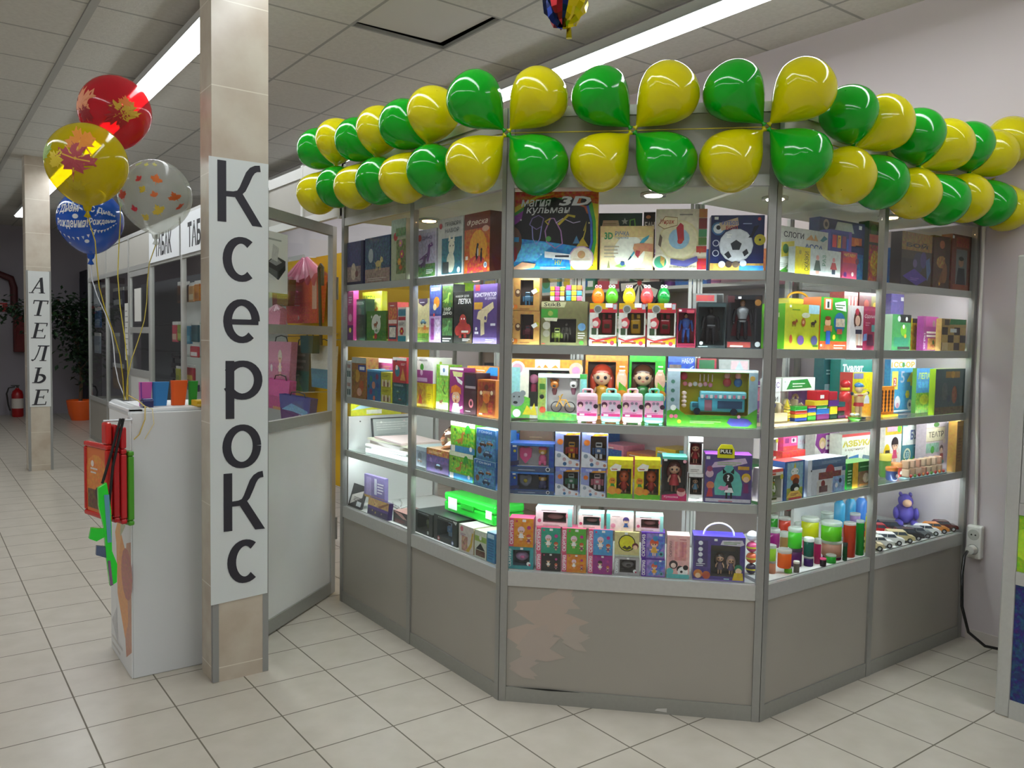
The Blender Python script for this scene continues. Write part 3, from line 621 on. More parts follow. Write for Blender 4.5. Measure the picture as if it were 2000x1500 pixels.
# ------------------------------------------------------------------ the glass showcases of the toy kiosk
LV = {'S1': .515, 'S2': .81, 'S3': 1.09, 'S4': 1.385, 'S5': 1.67}
TAN = math.tan(PI/8)
DEP = .56
UNIT = {'L': (Vector((.434, 1.41, 0)), -PI/2), 'F': (Vector((.434, -.045, 0)), -PI/4), 'R': (Vector((1.129, -.740, 0)), 0.0)}
def place(u, s, d, z):
    o, a = UNIT[u]; return Vector((o.x+math.cos(a)*s-math.sin(a)*d, o.y+math.sin(a)*s+math.cos(a)*d, z))
def showcase(u, label, smax, bays, tl, tr, spots):
    o_, a_ = UNIT[u]
    t = empty('display_showcase', label, 'showcase', o_, a_)
    P_ = lambda s0, s1, d0, d1, l, r: [(s0+(TAN*d0 if l else 0), d0), (s1-(TAN*d0 if r else 0), d0), (s1-(TAN*d1 if r else 0), d1), (s0+(TAN*d1 if l else 0), d1)]
    g = .0015; e0, e1 = g, smax-g
    n = len(bays)
    cuts = sorted(set([b[0] for b in bays]+[b[1] for b in bays]))
    for i, c in enumerate(cuts):                                   # front posts
        l, r = max(e0, c-.016), min(e1, c+.016)
        if i == 0: l, r = e0, e0+.027
        if i == len(cuts)-1: l, r = e1-.027, e1
        first, last = i == 0 and tl, i == len(cuts)-1 and tr
        mb = MB(); mb.prism(P_(l, r, 0, .026, first, last), .0, 2.268, 'ffffff'); mb.build('post', 'alu_post', t)
    for i, (b0, b1) in enumerate(bays):
        s0 = b0+(.029 if i == 0 else .017); s1 = b1-(.029 if i == n-1 else .017); l = tl and i == 0; r = tr and i == n-1
        def rail(name, z0, z1, d1, m):
            mb = MB(); mb.prism(P_(s0, s1, .002, d1, False, False), z0, z1, 'ffffff'); mb.build(name, m, t)
        rail('plinth', .0, .058, .02, 'alu_dark'); rail('lower_rail', .456, .513, .024, 'alu'); rail('head_rail', 1.972, 2.012, .024, 'alu'); rail('top_rail', 2.234, 2.27, .024, 'alu')
        mb = MB(); mb.box(s0, .008, .0585, s1, .018, .4555); bp = mb.build('base_panel', 'laminate', t)
        if u == 'F':                                               # faded peach leaf pattern, a split edge and a chip
            A_ = Art(s1-s0, .397); rg = random.Random(4)
            for (cx_, cz_, s_, c) in ((.04, .8, .34, 'b2a396'), (.12, .66, .4, 'b0a295'), (.0, .52, .3, 'b3a497'), (.2, .88, .2, 'afa397'), (.06, .36, .34, 'aea297'), (.02, .2, .22, 'ada298'), (.24, .5, .2, 'aca398')):
                for j in range(5):
                    a = rg.uniform(-.7, 1.2); q = [(0, -.14), (.6, -.2), (1, 0), (.6, .2), (0, .14)]
                    A_.g([(cx_+(x*math.cos(a)-y*math.sin(a))*s_*A_.k*1.3, cz_+(x*math.sin(a)+y*math.cos(a))*s_) for x, y in q], c, 0)
            A_.q = [([(min(1, max(.0, x)), min(1, max(.0, y))) for x, y in q[0]], q[1]) for q in A_.q]
            mb = MB(); A_.put(mb, lambda a, b, d: (s0+a*(s1-s0), .0078-d*.3, .0587+b*.397)); mb.build('faded_print', 'matte', bp)
            mb = MB(); mb.poly([(.06, .0015, .0585), (.15, .001, .0555), (.2, .0005, .0545), (.33, .0015, .0575), (.2, .0005, .0615)], '0c0c0a'); mb.build('split_edge', 'matte', bp)
            mb = MB(); mb.poly([(.6, .0012, .012), (.645, .0012, .008), (.645, .0012, .024), (.61, .0012, .02)], 'c9c8c2'); mb.build('chip', 'matte', bp)
        mb = MB(); mb.box(s0, .008, 2.0125, s1, .018, 2.2335); mb.build('fascia_panel', 'fascia', t)
        mb = MB(); mb.box(s0, .010, .5135, s1, .014, 1.9715); mb.build('glass_pane', 'glass', t)
        for k in ('S2', 'S3', 'S4', 'S5'):
            z = LV[k]
            mb = MB(); q = P_(s0-.01 if i else s0, s1+.01 if i < n-1 else s1, .032, DEP-.03, l, r)
            mb.prism(q, z-.006, z, 'ffffff'); sh = mb.build('glass_shelf', 'shelfglass', t)
            mb = MB(); m_ = [(q[0][0], q[0][1]-.0006), (q[1][0], q[1][1]-.0006)]
            mb.box(m_[0][0], .0285, z-.006, m_[1][0], .0318, z, '3f7a68'); mb.build('front_edge', 'glassedge', sh)
            mb = MB(); mb.box(s0, .0165, z-.033, s1, .019, z-.0005); mb.box(s0, .0191, z-.012, s1, .0272, z-.0005); pr = mb.build('shelf_profile', 'alu', t)
            mb = MB()
            mb.box(s0+.024, .0195, z-.022, s1-.024, .031, z-.0125); mb.build('led_strip', 'led', pr)
            for sx in ((s0, s0+.022), (s1-.022, s1)):
                mb = MB(); mb.box(sx[0], .0195, z-.032, sx[1], .031, z-.0125, 'f6f8f8'); mb.build('bracket', 'white', pr)
        mb = MB(); mb.prism(P_(s0-.015, s1+.015, .03, DEP, l, r), .49, .5148, 'ffffff'); mb.build('base_deck', 'white', t)
        mb = MB(); mb.prism(P_(s0-.015, s1+.015, .03, DEP, l, r), 2.0, 2.012, 'e6e2d8'); mb.build('ceiling_board', 'matte', t)
    for s in ([TAN*DEP+.02] if tl else [.02])+([smax-TAN*DEP-.02] if tr else [smax-.02]) + ([(TAN*DEP+smax)/2] if (tl and not tr) else [(smax-TAN*DEP)/2] if (tr and not tl) else []):
        mb = MB(); mb.box(s-.016, DEP+.001, 0, s-.002, DEP+.02, 2.0, '0'*6); mb.box(s+.002, DEP+.001, 0, s+.016, DEP+.02, 2.0); mb.build('rear_post', 'alu', t)
    for (s, d, wm) in spots:
        mb = MB(); mb.lathe([(.03, 1.9925), (.052, 1.988), (.052, 1.9995), (.03, 1.9995)], 'd8d6d0', (s, d, 0), 20); sp = mb.build('spotlight', 'plastic', t)
        mb = MB(); mb.lathe([(.001, 1.9905), (.034, 1.9875), (.034, 1.992)], 'ffffff', (s, d, 0), 16); mb.build('lens', 'warmspot' if wm else 'spot', sp)
    return t
caseL = showcase('L', 'two-bay glass toy showcase nearest the open glass door', 1.455, [(0, .738), (.738, 1.455)], False, True, [(1.2, .3, True), (.38, .3, True)])
caseF = showcase('F', 'angled corner glass toy showcase in the middle with a peach leaf print', .983, [(0, .983)], True, True, [(.55, .3, False)])
caseR = showcase('R', 'two-bay glass toy showcase ending against the lilac wall', 1.571, [(0, .741), (.741, 1.571)], True, False, [(.33, .25, False), (1.12, .2, True)])
# white back boards in the low part of the bay by the door
mb = MB(); mb.box(.006, .034, .516, .026, DEP-.01, .983); o = mb.build('end_board', 'white', caseL)
mb = MB(); mb.cyl((.0265, .1, .955), (.029, .1, .955), .004, '30302e', n=8); mb.cyl((.0265, .42, .955), (.029, .42, .955), .004, '30302e', n=8); mb.build('screw_cap', 'plastic', o)
mb = MB(); mb.box(.95, DEP-.03, .516, 1.56, DEP-.015, .78); mb.box(.95, DEP-.03, 1.4, 1.56, DEP-.015, 1.66); o = mb.build('back_board', 'white', caseR)
# header and lintel over the doorway beside the showcase
t = empty('doorway_header', 'grey header boards in white rails above the kiosk doorway', 'header', (.434, 1.43, 0))
mb = MB(); mb.box(.008, 0, 2.075, .018, 2.23, 2.3); mb.build('board', 'fascia', t)
for z0, z1 in ((2.03, 2.075), (2.3, 2.36)):
    mb = MB(); mb.box(0, 0, z0, .03, 2.23, z1); mb.build('rail', 'white', t)
for y in (0.0, .5, 1.06, 1.66, 2.2):
    mb = MB(); mb.box(-.002, y, 2.02, .032, y+.03, 2.37); mb.build('upright', 'white', t)

# open door: aluminium frame, glass above, pale board below
dl = .76; ang = math.atan2(1.116-1.566, -.07-.48)
t = empty('glass_door', 'open aluminium door with two glass panes above a pale lower panel', 'door', (.455, 1.545, 0), ang)
def db(name, x0, z0, x1, z1, m, y0=-.014, y1=.014): 
    mb = MB(); mb.box(x0, y0, z0, x1, y1, z1, 'ffffff'); return mb.build(name, m, t)
db('stile', .0, .01, .045, 1.985, 'alu'); db('stile', dl-.045, .01, dl, 1.985, 'alu')
for z0, z1 in ((.01, .075), (.955, 1.005), (1.41, 1.455), (1.935, 1.985)): db('rail', .046, z0, dl-.046, z1, 'alu_dark')
db('lower_panel', .046, .0755, dl-.046, .9545, 'white', -.006, .006)
db('glass_pane', .046, 1.0055, dl-.046, 1.4095, 'glass', -.002, .002); db('glass_pane', .046, 1.4555, dl-.046, 1.9345, 'glass', -.002, .002)
db('hinge', -.012, .3, .0, .42, 'alu_dark', -.02, .02); db('hinge', -.012, 1.6, .0, 1.72, 'alu_dark', -.02, .02)

# ------------------------------------------------------------------ goods behind the showcase by the door
TOP, G4, G3, G2, G1 = 'boxes on the top shelf', 'boxes on the second shelf', 'boxes on the middle shelf', 'boxes on the fourth shelf', 'goods on the showcase deck'
# top shelf
P(('L', 1.6706, 0.1258, 0.1868, 0.2171, 0.018), .06, 'puzzle_box', 'dark violet puzzle box with a pale sandy scene by the door-end post, top shelf', 'puzzle', '3b3a66',
  lambda A: A.r(0,0,1,.42,'a58f86',.6).r(0,.42,1,1,'47477c',.5).e(.4,.3,.13,'d6c3ae',.2,.3).e(.6,.24,.08,'7a4a42').r(0,.0,1,.06,'2a2440').r(.85,.0,1,1,'2c2d52'), a=.3, group=TOP)
P(('L', 1.6706, 0.3655, 0.2603, 0.2202, 0.02), .06, 'puzzle_box', 'wide blue puzzle box showing a fair animal on pinkish ground, top shelf', 'puzzle', '3c5478',
  lambda A: A.r(0,.3,1,1,'46627f',.7).r(0,0,1,.3,'a58b80',.5).beast(.55,.26,.3,'d9c27c','e6d490').e(.25,.6,.12,'b8c2c8',.16).r(0,.96,1,1,'35507a').lines(.1,.04,.9,.12,2,'d8cfc8'), a=.5, group=TOP)
P(('L', 1.6706, 0.5786, 0.1411, 0.2815, 0.02), .06, 'craft_box', 'tall pale green craft box with flowers and a red disc, top shelf', 'craft kit', 'b9bf9e',
  lambda A: A.r(0,.7,1,1,'9fb59a',.3).e(.3,.72,.07,'c2323a').r(.36,.1,1,.66,'7d8a52',.8).flower(.65,.6,.06,'d889a8').flower(.75,.42,.07,'c8506a').flower(.6,.3,.06,'e8a040').leaf(.7,.2,.08,'d06a28').r(.36,.72,1,.85,'6d8f4e',.6), side='c9c6b0', group=TOP)
P(('L', 1.6706, 0.7579, 0.1831, 0.2207, 0.06), .05, 'craft_box', 'pale craft box with a purple dinosaur over green plants on the top shelf', 'craft kit', 'c4bfcf',
  lambda A: A.r(.04,.04,.96,.93,'b6aec8',.4).r(.04,.04,.96,.3,'4d7a3e',.8).dino(.55,.34,.42,'6d3f80').dino(.4,.22,.3,'4e2c5e').e(.22,.84,.07,'c03a40').t('ДИНО',.35,.78,.8,.86,'5a3570').lines(.55,.1,.9,.2,3,'e7e7ea'), group=TOP)
P(('L', 1.6706, 0.9664, 0.2033, 0.2506, 0.06), .05, 'craft_box', 'white craft box with a pale cat portrait on teal, on the top shelf', 'craft kit', 'c9c9c4',
  lambda A: A.r(.16,.04,.95,.66,'2f6f80',.4).e(.55,.5,.1,'e9e2cc',.14).e(.52,.24,.13,'d8d6c2',.18).g([(.42,.6),(.46,.72),(.54,.62)],'e9e2cc').g([(.58,.62),(.66,.71),(.68,.58)],'e9e2cc').e(.5,.52,.014,'222222').e(.62,.52,.014,'222222').r(.2,.05,.45,.25,'3a3f40',.6).e(.84,.1,.05,'d8e6ee').e(.12,.88,.05,'b8323a').t('ГРАВЮРА',.3,.86,.92,.93,'44464a').t('НАБОР',.3,.75,.85,.82,'6b6c70'), group=TOP)
P(('L', 1.6706, 1.1783, 0.1843, 0.248, 0.055), .075, 'craft_box', 'orange brown craft box lettered Фреска with dark birds at sunset', 'craft kit', '8d3d22',
  lambda A: A.r(0,0,1,.74,'c8641f',.25).e(.55,.42,.26,'e8a02a',.3).e(.5,.08,.3,'c4422e',.22,.4).r(0,.74,1,1,'7c3320').t('Фреска',.1,.78,.92,.9,'f1dcc8',shear=.25).e(.52,.36,.035,'2b2330',.12).e(.68,.28,.03,'2b2330',.1).e(.54,.47,.03,'33283a').e(.69,.385,.026,'33283a').e(.55,.35,.018,'e8e0d8',.07).g([(.44,.36),(.5,.2),(.54,.26)],'2b2330').e(.85,.13,.05,'d8e4ee').e(.85,.13,.03,'7a98b8').r(.06,.24,.16,.3,'efe9e2').e(.85,.72,.1,'d9a890',.05), side='4a2018', a=.15, group=TOP)
# second shelf, bay by the door
P(('L', 1.3856, 0.0651, 0.0671, 0.2573, 0.022), .03, 'game_box', 'magenta game box tilted beside the door-end post on the second shelf', 'game', 'c8408a',
  lambda A: A.r(0,.7,1,1,'d86aa6',.2).r(0,0,1,.3,'6a2f6e',.4).lines(.2,.75,.8,.9,3,'f6e6f0').e(.5,.45,.08,'f0b0c8').e(.5,.2,.05,'f4e860'), side='d04a90', rz=.0, group=G4)
P(('L', 1.3856, 0.1432, 0.221, 0.2515, 0.105), .03, 'game_box', 'yellow green picture game box standing behind the round medallion box', 'game', 'd8d83a',
  lambda A: A.r(.08,.2,.94,.86,'e4e27a',.2).t('ИГРА',.1,.78,.7,.92,'5d8a2c').beast(.35,.4,.16,'8a5a34').beast(.7,.55,.14,'c8742a').tree(.75,.2,.25).lines(.1,.08,.8,.16,2,'6a8f2e'), side='c6c428', group=G4)
P(('L', 1.3856, 0.1386, 0.1277, 0.2111, 0.04), .05, 'figure_box', 'slim dark green box with a grey creature, in front of the yellow green game', 'toy', '1f3b2a',
  lambda A: A.r(.1,.62,.9,.95,'3f6a58',.5).t('ТРОЛЛЬ',.15,.86,.85,.93,'c9d8c8').e(.5,.7,.08,'6a7a6a').r(.25,.1,.75,.55,'274a30',.6).robot(.5,.1,.4,'355a3a','48684a'), a=.3, group=G4)
P(('L', 1.3856, 0.3434, 0.2042, 0.1471, 0.028), .05, 'game_box', 'white round medallion game box with a small brown animal on grass', 'game', '4d7c2c',
  lambda A: A.r(0,0,1,.32,'3f7a26',.6).e(.5,.56,.33,'eceae0').e(.5,.56,.29,'dfe4d6').beast(.47,.42,.24,'9a5b30').star(.28,.8,.07,'f4f4ee').star(.72,.8,.07,'f4f4ee').e(.5,.15,.1,'b83232').e(.4,.12,.05,'e0c040').blobs(.25,.3,.75,.36,8,['3c7a2c','4f9434'],.04,3), a=.3, group=G4)
P(('L', 1.3856, 0.5133, 0.0903, 0.1853, 0.028), .06, 'craft_box', 'narrow red craft box with an orange picture and a round red cap, second shelf', 'craft kit', 'c24a4a',
  lambda A: A.r(.1,.5,.9,.86,'d87a4a',.5).r(.05,.45,.95,.55,'f0d8cc').r(.1,.06,.9,.4,'2a4a6a').r(.16,.1,.84,.36,'e8dcd0',.4).lines(.2,.9,.8,.96,1,'fff2ea'), group=G4)
P(('L', 1.3856, 0.6036, 0.0773, 0.1593, 0.028), .06, 'craft_box', 'narrow white craft box with red flower and teal foot by the middle post', 'craft kit', 'e3dcd4',
  lambda A: A.r(0,0,1,.16,'2c8a9a').r(.05,.75,.95,.95,'4a8aa0',.3).r(.05,.62,.95,.72,'c03a44').flower(.5,.3,.12,'c8323a').lines(.15,.48,.85,.58,2,'8a8a8a'), side='d8d4cc', group=G4)
# second shelf, near bay
P(('L', 1.3856, 0.6992, 0.1237, 0.199, 0.08), .06, 'toy_box', 'cream box with a blue car over green grass on the second shelf', 'toy', 'dccf9a',
  lambda A: A.r(0,0,1,.2,'6f9a2c',.4).r(0,.2,1,.34,'c8a04a',.3).car(.6,.4,.15,'5a8ab0').e(.72,.33,.06,'d8702c').g([(.25,1),(.9,1),(.9,.9),(.58,.82),(.25,.9)],'54405e').lines(.35,.9,.8,.95,1,'e8e4ee').lines(.1,.05,.8,.14,2,'3d6a1a'), side='e4dab0', group=G4)
P(('L', 1.3856, 0.8333, 0.0996, 0.2536, 0.07), .06, 'toy_box', 'tall purple and blue box with an orange toy picture on the second shelf', 'toy', '3a3f8a',
  lambda A: A.r(0,.5,1,1,'4a5aa0',.4).e(.6,.7,.1,'e8962c',.1).e(.45,.62,.06,'f0d8a0').r(0,0,1,.46,'b79ac8',.3).r(.12,.04,.4,.42,'8a3a8a',.4).r(.5,.06,.9,.4,'d6c2e0',.4).t('СОБЕРИ',.12,.9,.88,.96,'f2f2fa').e(.4,.48,.03,'e03a44'), side='2c2f6a', group=G4)
P(('L', 1.3856, 0.9343, 0.0911, 0.2538, 0.07), .06, 'toy_box', 'tall black box with two green dinosaurs one above the other', 'toy', '191e18',
  lambda A: A.r(.05,.6,.95,.97,'4a6a2a',.7).r(.05,.12,.95,.42,'4a7040',.7).dino(.45,.68,.2,'8ab04a').dino(.45,.2,.2,'6aa060').t('ДИНО',.1,.47,.9,.53,'e8e8e0').t('МИР',.2,.54,.8,.6,'d0d8c0').lines(.1,.02,.9,.1,2,'e6e6e6'), group=G4)
P(('L', 1.3856, 1.0739, 0.1439, 0.2172, 0.06), .06, 'modelling_set_box', 'black modelling set box lettered ЛЕПКА with a red dough creature', 'modelling set', '23231f',
  lambda A: A.t('НАБОР ДЛЯ',.1,.88,.8,.93,'c8c8c2').t('ЛЕПКА',.24,.76,.92,.86,'f2f2ee').e(.5,.44,.12,'b83a34',.12).e(.5,.3,.2,'a8322e',.13).e(.22,.24,.1,'b23a34',.1).e(.78,.27,.1,'b23a34',.1).r(.3,.1,.44,.26,'982a28').r(.56,.1,.7,.26,'982a28').e(.44,.47,.02,'f4f4f4').e(.58,.47,.02,'f4f4f4').r(.44,.2,.8,.24,'d8d8d0').g([(.68,0),(1,0),(1,.2)],'5a4a34').lines(.5,.04,.92,.1,2,'d0d0cc'), group=G4)
P(('L', 1.3856, 1.2435, 0.1687, 0.2396, 0.055), .05, 'construction_set_box', 'purple construction set box lettered КОНСТРУКТОР with a wooden toy pistol', 'construction set', '5a4480',
  lambda A: A.r(.04,.7,.4,.62,'d8a830').r(.04,.58,.38,.68,'d09a38').r(0,.0,1,.1,'8a78b0').t('КОНСТРУКТОР',.06,.79,.97,.86,'efeaf6').t('из дерева',.5,.73,.95,.78,'d8cfe8').r(.1,.9,.28,1,'c02c3a').g([(.16,.42),(.22,.54),(.84,.7),(.88,.6),(.62,.5),(.58,.36),(.48,.36),(.5,.16),(.34,.13),(.32,.4)],'d8c6a0').e(.53,.43,.035,'5a4480').lines(.3,.56,.8,.575,1,'b8a47c').r(.08,.16,.24,.2,'e8e4f0').r(.75,.3,.95,.34,'e8e4f0').e(.15,.25,.03,'f2f2f2').lines(.55,.03,.92,.09,2,'f2f0f8'), side='463466', a=.15, group=G4)
P(('L', 1.3856, 0.7221, 0.092, 0.2779, 0.26), .06, 'toy_box', 'lime green box behind the black modelling set', 'toy', 'a2d42c', lambda A: A.r(.1,.1,.9,.6,'5a9a2a',.4).t('СЛАЙМ',.1,.8,.9,.93,'2c4a10'), group=G4)
# middle shelf, bay by the door
TAB0 = iter([('L', 1.0906, 0.06, 0.0571, 0.0931, 0.018), ('L', 1.1837, 0.0593, 0.0557, 0.0961, 0.018)])
for (x0, x1, yt, yb, lab) in ((671, 686, 740, 776, 'small white carton with dark windows at the bottom of its pair, by the door-end post'), (671, 686, 704, 740, 'small white carton with dark windows lying on its twin, by the door-end post')):
    P(next(TAB0), .05, 'small_carton', lab, 'toy', 'cdd2d0', lambda A: A.r(.15,.12,.45,.45,'3a5a5a').r(.55,.12,.85,.45,'3a5a5a').r(.15,.6,.85,.8,'a8847c',.4), group=G3)
P(('L', 1.0906, 0.1722, 0.1619, 0.2089, 0.02), .07, 'toy_box', 'tall brown and orange toy box with pale round animal faces, middle shelf', 'toy', '9a6a34',
  lambda A: A.r(0,.86,1,1,'b8c0b8').r(.45,.66,1,.82,'2f4a9a').r(.55,.7,.9,.78,'e8ecf4').e(.4,.55,.14,'c89a3a',.16).e(.7,.3,.12,'b85a2c',.15).e(.55,.16,.13,'d8a48a',.1).r(.05,.3,.3,.7,'8a6a2a',.6), a=.35, group=G3)
P(('L', 1.0906, 0.328, 0.1413, 0.1527, 0.025), .07, 'toy_box', 'blue box of round dinosaur faces on the middle shelf', 'toy', '2f6a9a',
  lambda A: A.r(0,.93,1,1,'5aa8d0').e(.3,.7,.1,'2a7a5a').e(.75,.78,.1,'8a2f5a').e(.5,.5,.12,'c88a70').e(.8,.5,.1,'2a4a8a').e(.3,.28,.1,'8a2f6a').e(.7,.25,.1,'2a7a8a').e(.55,.08,.08,'d87a5a').e(.12,.45,.06,'2a5a3a'), top='6fb4dc', a=.2, group=G3)
TAB1 = iter([('L', 1.0906, 0.4583, 0.1032, 0.0717, 0.025), ('L', 1.1623, 0.457, 0.1031, 0.0739, 0.025)])
for (yt, yb, lab) in ((757, 787, 'little yellow box with brown trees at the bottom of its pair, middle shelf'), (727, 756, 'little yellow box with brown trees on top of its twin, middle shelf')):
    P(next(TAB1), .06, 'small_carton', lab, 'toy', 'c3c02c', lambda A: A.r(.08,.05,.92,.5,'dccfae').r(.25,.05,.4,.45,'8a5a3a').r(.62,.05,.76,.4,'7a4a34').e(.33,.5,.12,'c9c050').e(.69,.45,.12,'b8b040').lines(.15,.7,.8,.9,2,'8f8c1c'), group=G3)
P(('L', 1.0906, 0.5811, 0.1371, 0.1005, 0.03), .05, 'toy_box', 'dark teal box of small vehicles by the middle post, below a red box', 'toy', '1e4a50',
  lambda A: A.r(.05,.1,.95,.8,'2a6068',.6).car(.4,.5,.18,'6a8a5a').car(.55,.15,.2,'8a5a4a').t('ТЕХНИКА',.1,.84,.8,.94,'b8d8d8'), a=.3, group=G3)
P(('L', 1.1911, 0.5814, 0.132, 0.1201, 0.03), .05, 'toy_box', 'red box with a teal circle stacked on the dark teal vehicle box', 'toy', 'b8303a',
  lambda A: A.r(0,.88,1,1,'ecebe6').e(.35,.45,.2,'2a7a8a',.22).e(.3,.6,.1,'e8d8c8').g([(.55,.1),(.75,.6),(.95,.1)],'d89a4a').e(.25,.85,.05,'4a4a52').lines(.6,.7,.95,.8,2,'f0d8d4'), group=G3)
P(('L', 1.0906, 0.2373, 0.2426, 0.2056, 0.11), .06, 'game_box', 'pink game box with a white upper edge behind the blue dinosaur box', 'game', 'c8568a', lambda A: A.r(0,.9,1,1,'f2eef0').r(.1,.6,.7,.76,'a8c8dc',.3).lines(.6,.76,.95,.85,2,'e8a870').e(.85,.6,.1,'e8963a'), group=G3)
# middle shelf, near bay
P(('L', 1.0906, 0.7395, 0.1633, 0.1083, 0.07), .1, 'dress_up_box', 'glossy yellow doll dress box under the white purple box', 'toy', 'c8ac22', lambda A: A.r(0,.1,.6,.95,'b8922a',.4).e(.3,.6,.16,'a8703a',.14).g([(.2,.1),(.42,.1),(.36,.5),(.26,.5)],'b8402a').r(.66,.1,.95,.9,'e0c81c').lines(.7,.3,.9,.6,4,'a8900a'), side='e0c414', group=G3)
P(('L', 1.1989, 0.737, 0.1632, 0.1168, 0.07), .1, 'dress_up_box', 'white and purple box with a green tuft stacked on the yellow one', 'toy', '8f3a7c', lambda A: A.r(0,.5,1,1,'d8d4cc').e(.4,.62,.14,'3f9a2c',.14).e(.38,.4,.1,'d8b8d0',.12).r(.1,.05,.7,.2,'c8a8c8').t('СВЕКЛА',.15,.86,.7,.93,'4a4a44'), side='dcd8d0', sideart=lambda A: A.e(.4,.8,.06,'a8b82c').lines(.2,.2,.8,.6,6,'b8b0a8').e(.4,.68,.04,'c0602c'), group=G3)
P(('L', 1.0906, 0.8914, 0.1017, 0.1978, 0.075), .07, 'gift_bag', 'green gift bag with a white paper tag on the middle shelf', 'gift bag', '7fae3a', lambda A: A.r(.3,.76,.98,.99,'e8ecec').e(.62,.88,.05,'5a7a9a').r(.05,.3,.95,.7,'8fc04a',.5).g([(.55,.7),(.75,.6),(.6,.42),(.8,.35),(.75,.33),(.52,.42),(.68,.58)],'4a6a24').r(0,0,1,.16,'d8d0a8',.3).beast(.4,.1,.13,'8a5a3c'), a=.4, group=G3)
P(('L', 1.0906, 1.0303, 0.1077, 0.1897, 0.06), .06, 'science_set_box', 'magenta box with an orange haired boy in a white coat', 'science set', '8f2c72',
  lambda A: A.r(0,.95,1,1,'f0e8ec').g([(.2,.92),(.95,.9),(.9,.8),(.3,.8)],'d8d890').g([(.4,.82),(.95,.7),(.9,.62),(.6,.68)],'e8e4e4').e(.48,.33,.17,'e6b48c',.14).g([(.1,.4),(.14,.56),(.45,.62),(.82,.55),(.86,.4),(.6,.46),(.3,.44)],'d8742c').e(.35,.34,.03,'ffffff').e(.6,.34,.03,'ffffff').e(.36,.34,.014,'222222').e(.6,.34,.014,'222222').e(.48,.25,.035,'9a2a2a').g([(.2,0),(.8,0),(.7,.2),(.3,.2)],'eef0f2').g([(.62,.1),(.98,.16),(.98,.1),(.65,.04)],'eef0f2'), group=G3)
P(('L', 1.0906, 1.1355, 0.0912, 0.1724, 0.06), .07, 'craft_box', 'dark maroon craft box with a pink heart shape', 'craft kit', '3a1622', lambda A: A.r(.1,.66,.9,.94,'2a2030',.3).r(.1,.62,.95,.68,'9a8a90').e(.6,.26,.1,'d87a88',.11).e(.6,.26,.05,'3a1622',.06).lines(.15,.05,.7,.1,1,'c8b8bc'), group=G3)
P(('L', 1.0906, 1.267, 0.1286, 0.1494, 0.052), .06, 'craft_box', 'brown craft box with an orange puppet figure in front of the orange topped box', 'craft kit', 'a8581e',
  lambda A: A.r(.06,.05,.94,.95,'8f3a22',.3).e(.5,.8,.1,'5a2c1c',.08).r(.3,.56,.7,.7,'d88a3a').e(.5,.5,.16,'d8722c',.14).g([(.1,.1),(.4,.42),(.62,.1)],'9a6a1c').r(.62,.14,.86,.4,'b8442c',.3).e(.22,.64,.06,'e8d0a8').e(.8,.66,.06,'e8d0a8').r(.12,.04,.3,.08,'e8d8b0'), side='c87828', group=G3)
P(('L', 1.0906, 1.121, 0.2265, 0.1971, 0.13), .1, 'craft_box', 'box with orange and blue top edge behind the brown puppet craft box', 'craft kit', '6a2a34', lambda A: A.r(0,.82,1,1,'f0963a').g([(.55,.82),(1,.82),(1,1),(.75,1)],'2f86c8').lines(.3,.86,.6,.96,2,'fff0dc'), side='e88c30', top='f4a040', group=G3)
# fourth shelf, bay by the door: paper stack and framed sheet
t, w_, h_ = thing_at(('L', 0.8106, 0.3618, 0.4414, 0.0721, 0.02), 'paper_stack', 'loose stack of white paper sheets on the glass shelf by the door', 'paper')
rg = random.Random(5); z = 0
for i, (c, hh) in enumerate((('d8dcda', .022), ('c9d0cc', .012), ('e0d8d4', .014), ('d4ccc8', .018), ('e2e0c8', .01), ('dcc8c6', .01))):
    mb = MB(); dx = rg.uniform(-.02, .02); a_ = rg.uniform(-.08, .08); W2 = w_*.5-.06*(i % 2)
    mb.X = Matrix.Translation((dx, .17, 0)) @ Matrix.Rotation(a_, 4, 'Z'); mb.box(-W2, -.11, z, W2, .11, z+hh-.001, c); mb.build('sheet_bundle', 'matte', t); z += hh
t = empty('picture_sheet', 'grey picture sheet in a thin black frame leaning on the white end board', 'picture frame', place('L', .088, .27, .8105)); w_, h_ = .24, .165
mb = MB(); mb.box(-w_/2, 0, .0, w_/2, .012, h_, '1f2326'); mb.box(-w_/2+.006, -.001, .006, w_/2-.006, -.0001, h_-.006, 'b4bcb8'); A_ = Art(w_, h_)
A_.lines(.1, .6, .9, .9, 4, 'd6dad4').lines(.12, .1, .85, .5, 8, '949c9a').star(.22, .85, .05, 'f0f2ec').star(.8, .87, .05, 'e2d2d2')
A_.put(mb, lambda u, v, d: (-w_/2+u*w_, -.0012-d, v*h_)); fr_ = mb.build('framed_sheet', 'print', t); fr_.rotation_euler = (-.16, 0, 0)
o = carton('magazine_box', .3, .075, .016, 'c9cc2c', lambda A: A.g([(0,.4),(.3,1),(1,1),(1,.8)],'a8cfe0').r(.3,.1,.6,.4,'eef0e0').e(.8,.4,.2,'d8c83a')); o.location = place('L', .02, .2, .985); tag(o, 'yellow green magazine box standing on the white end board beside the door', 'box')
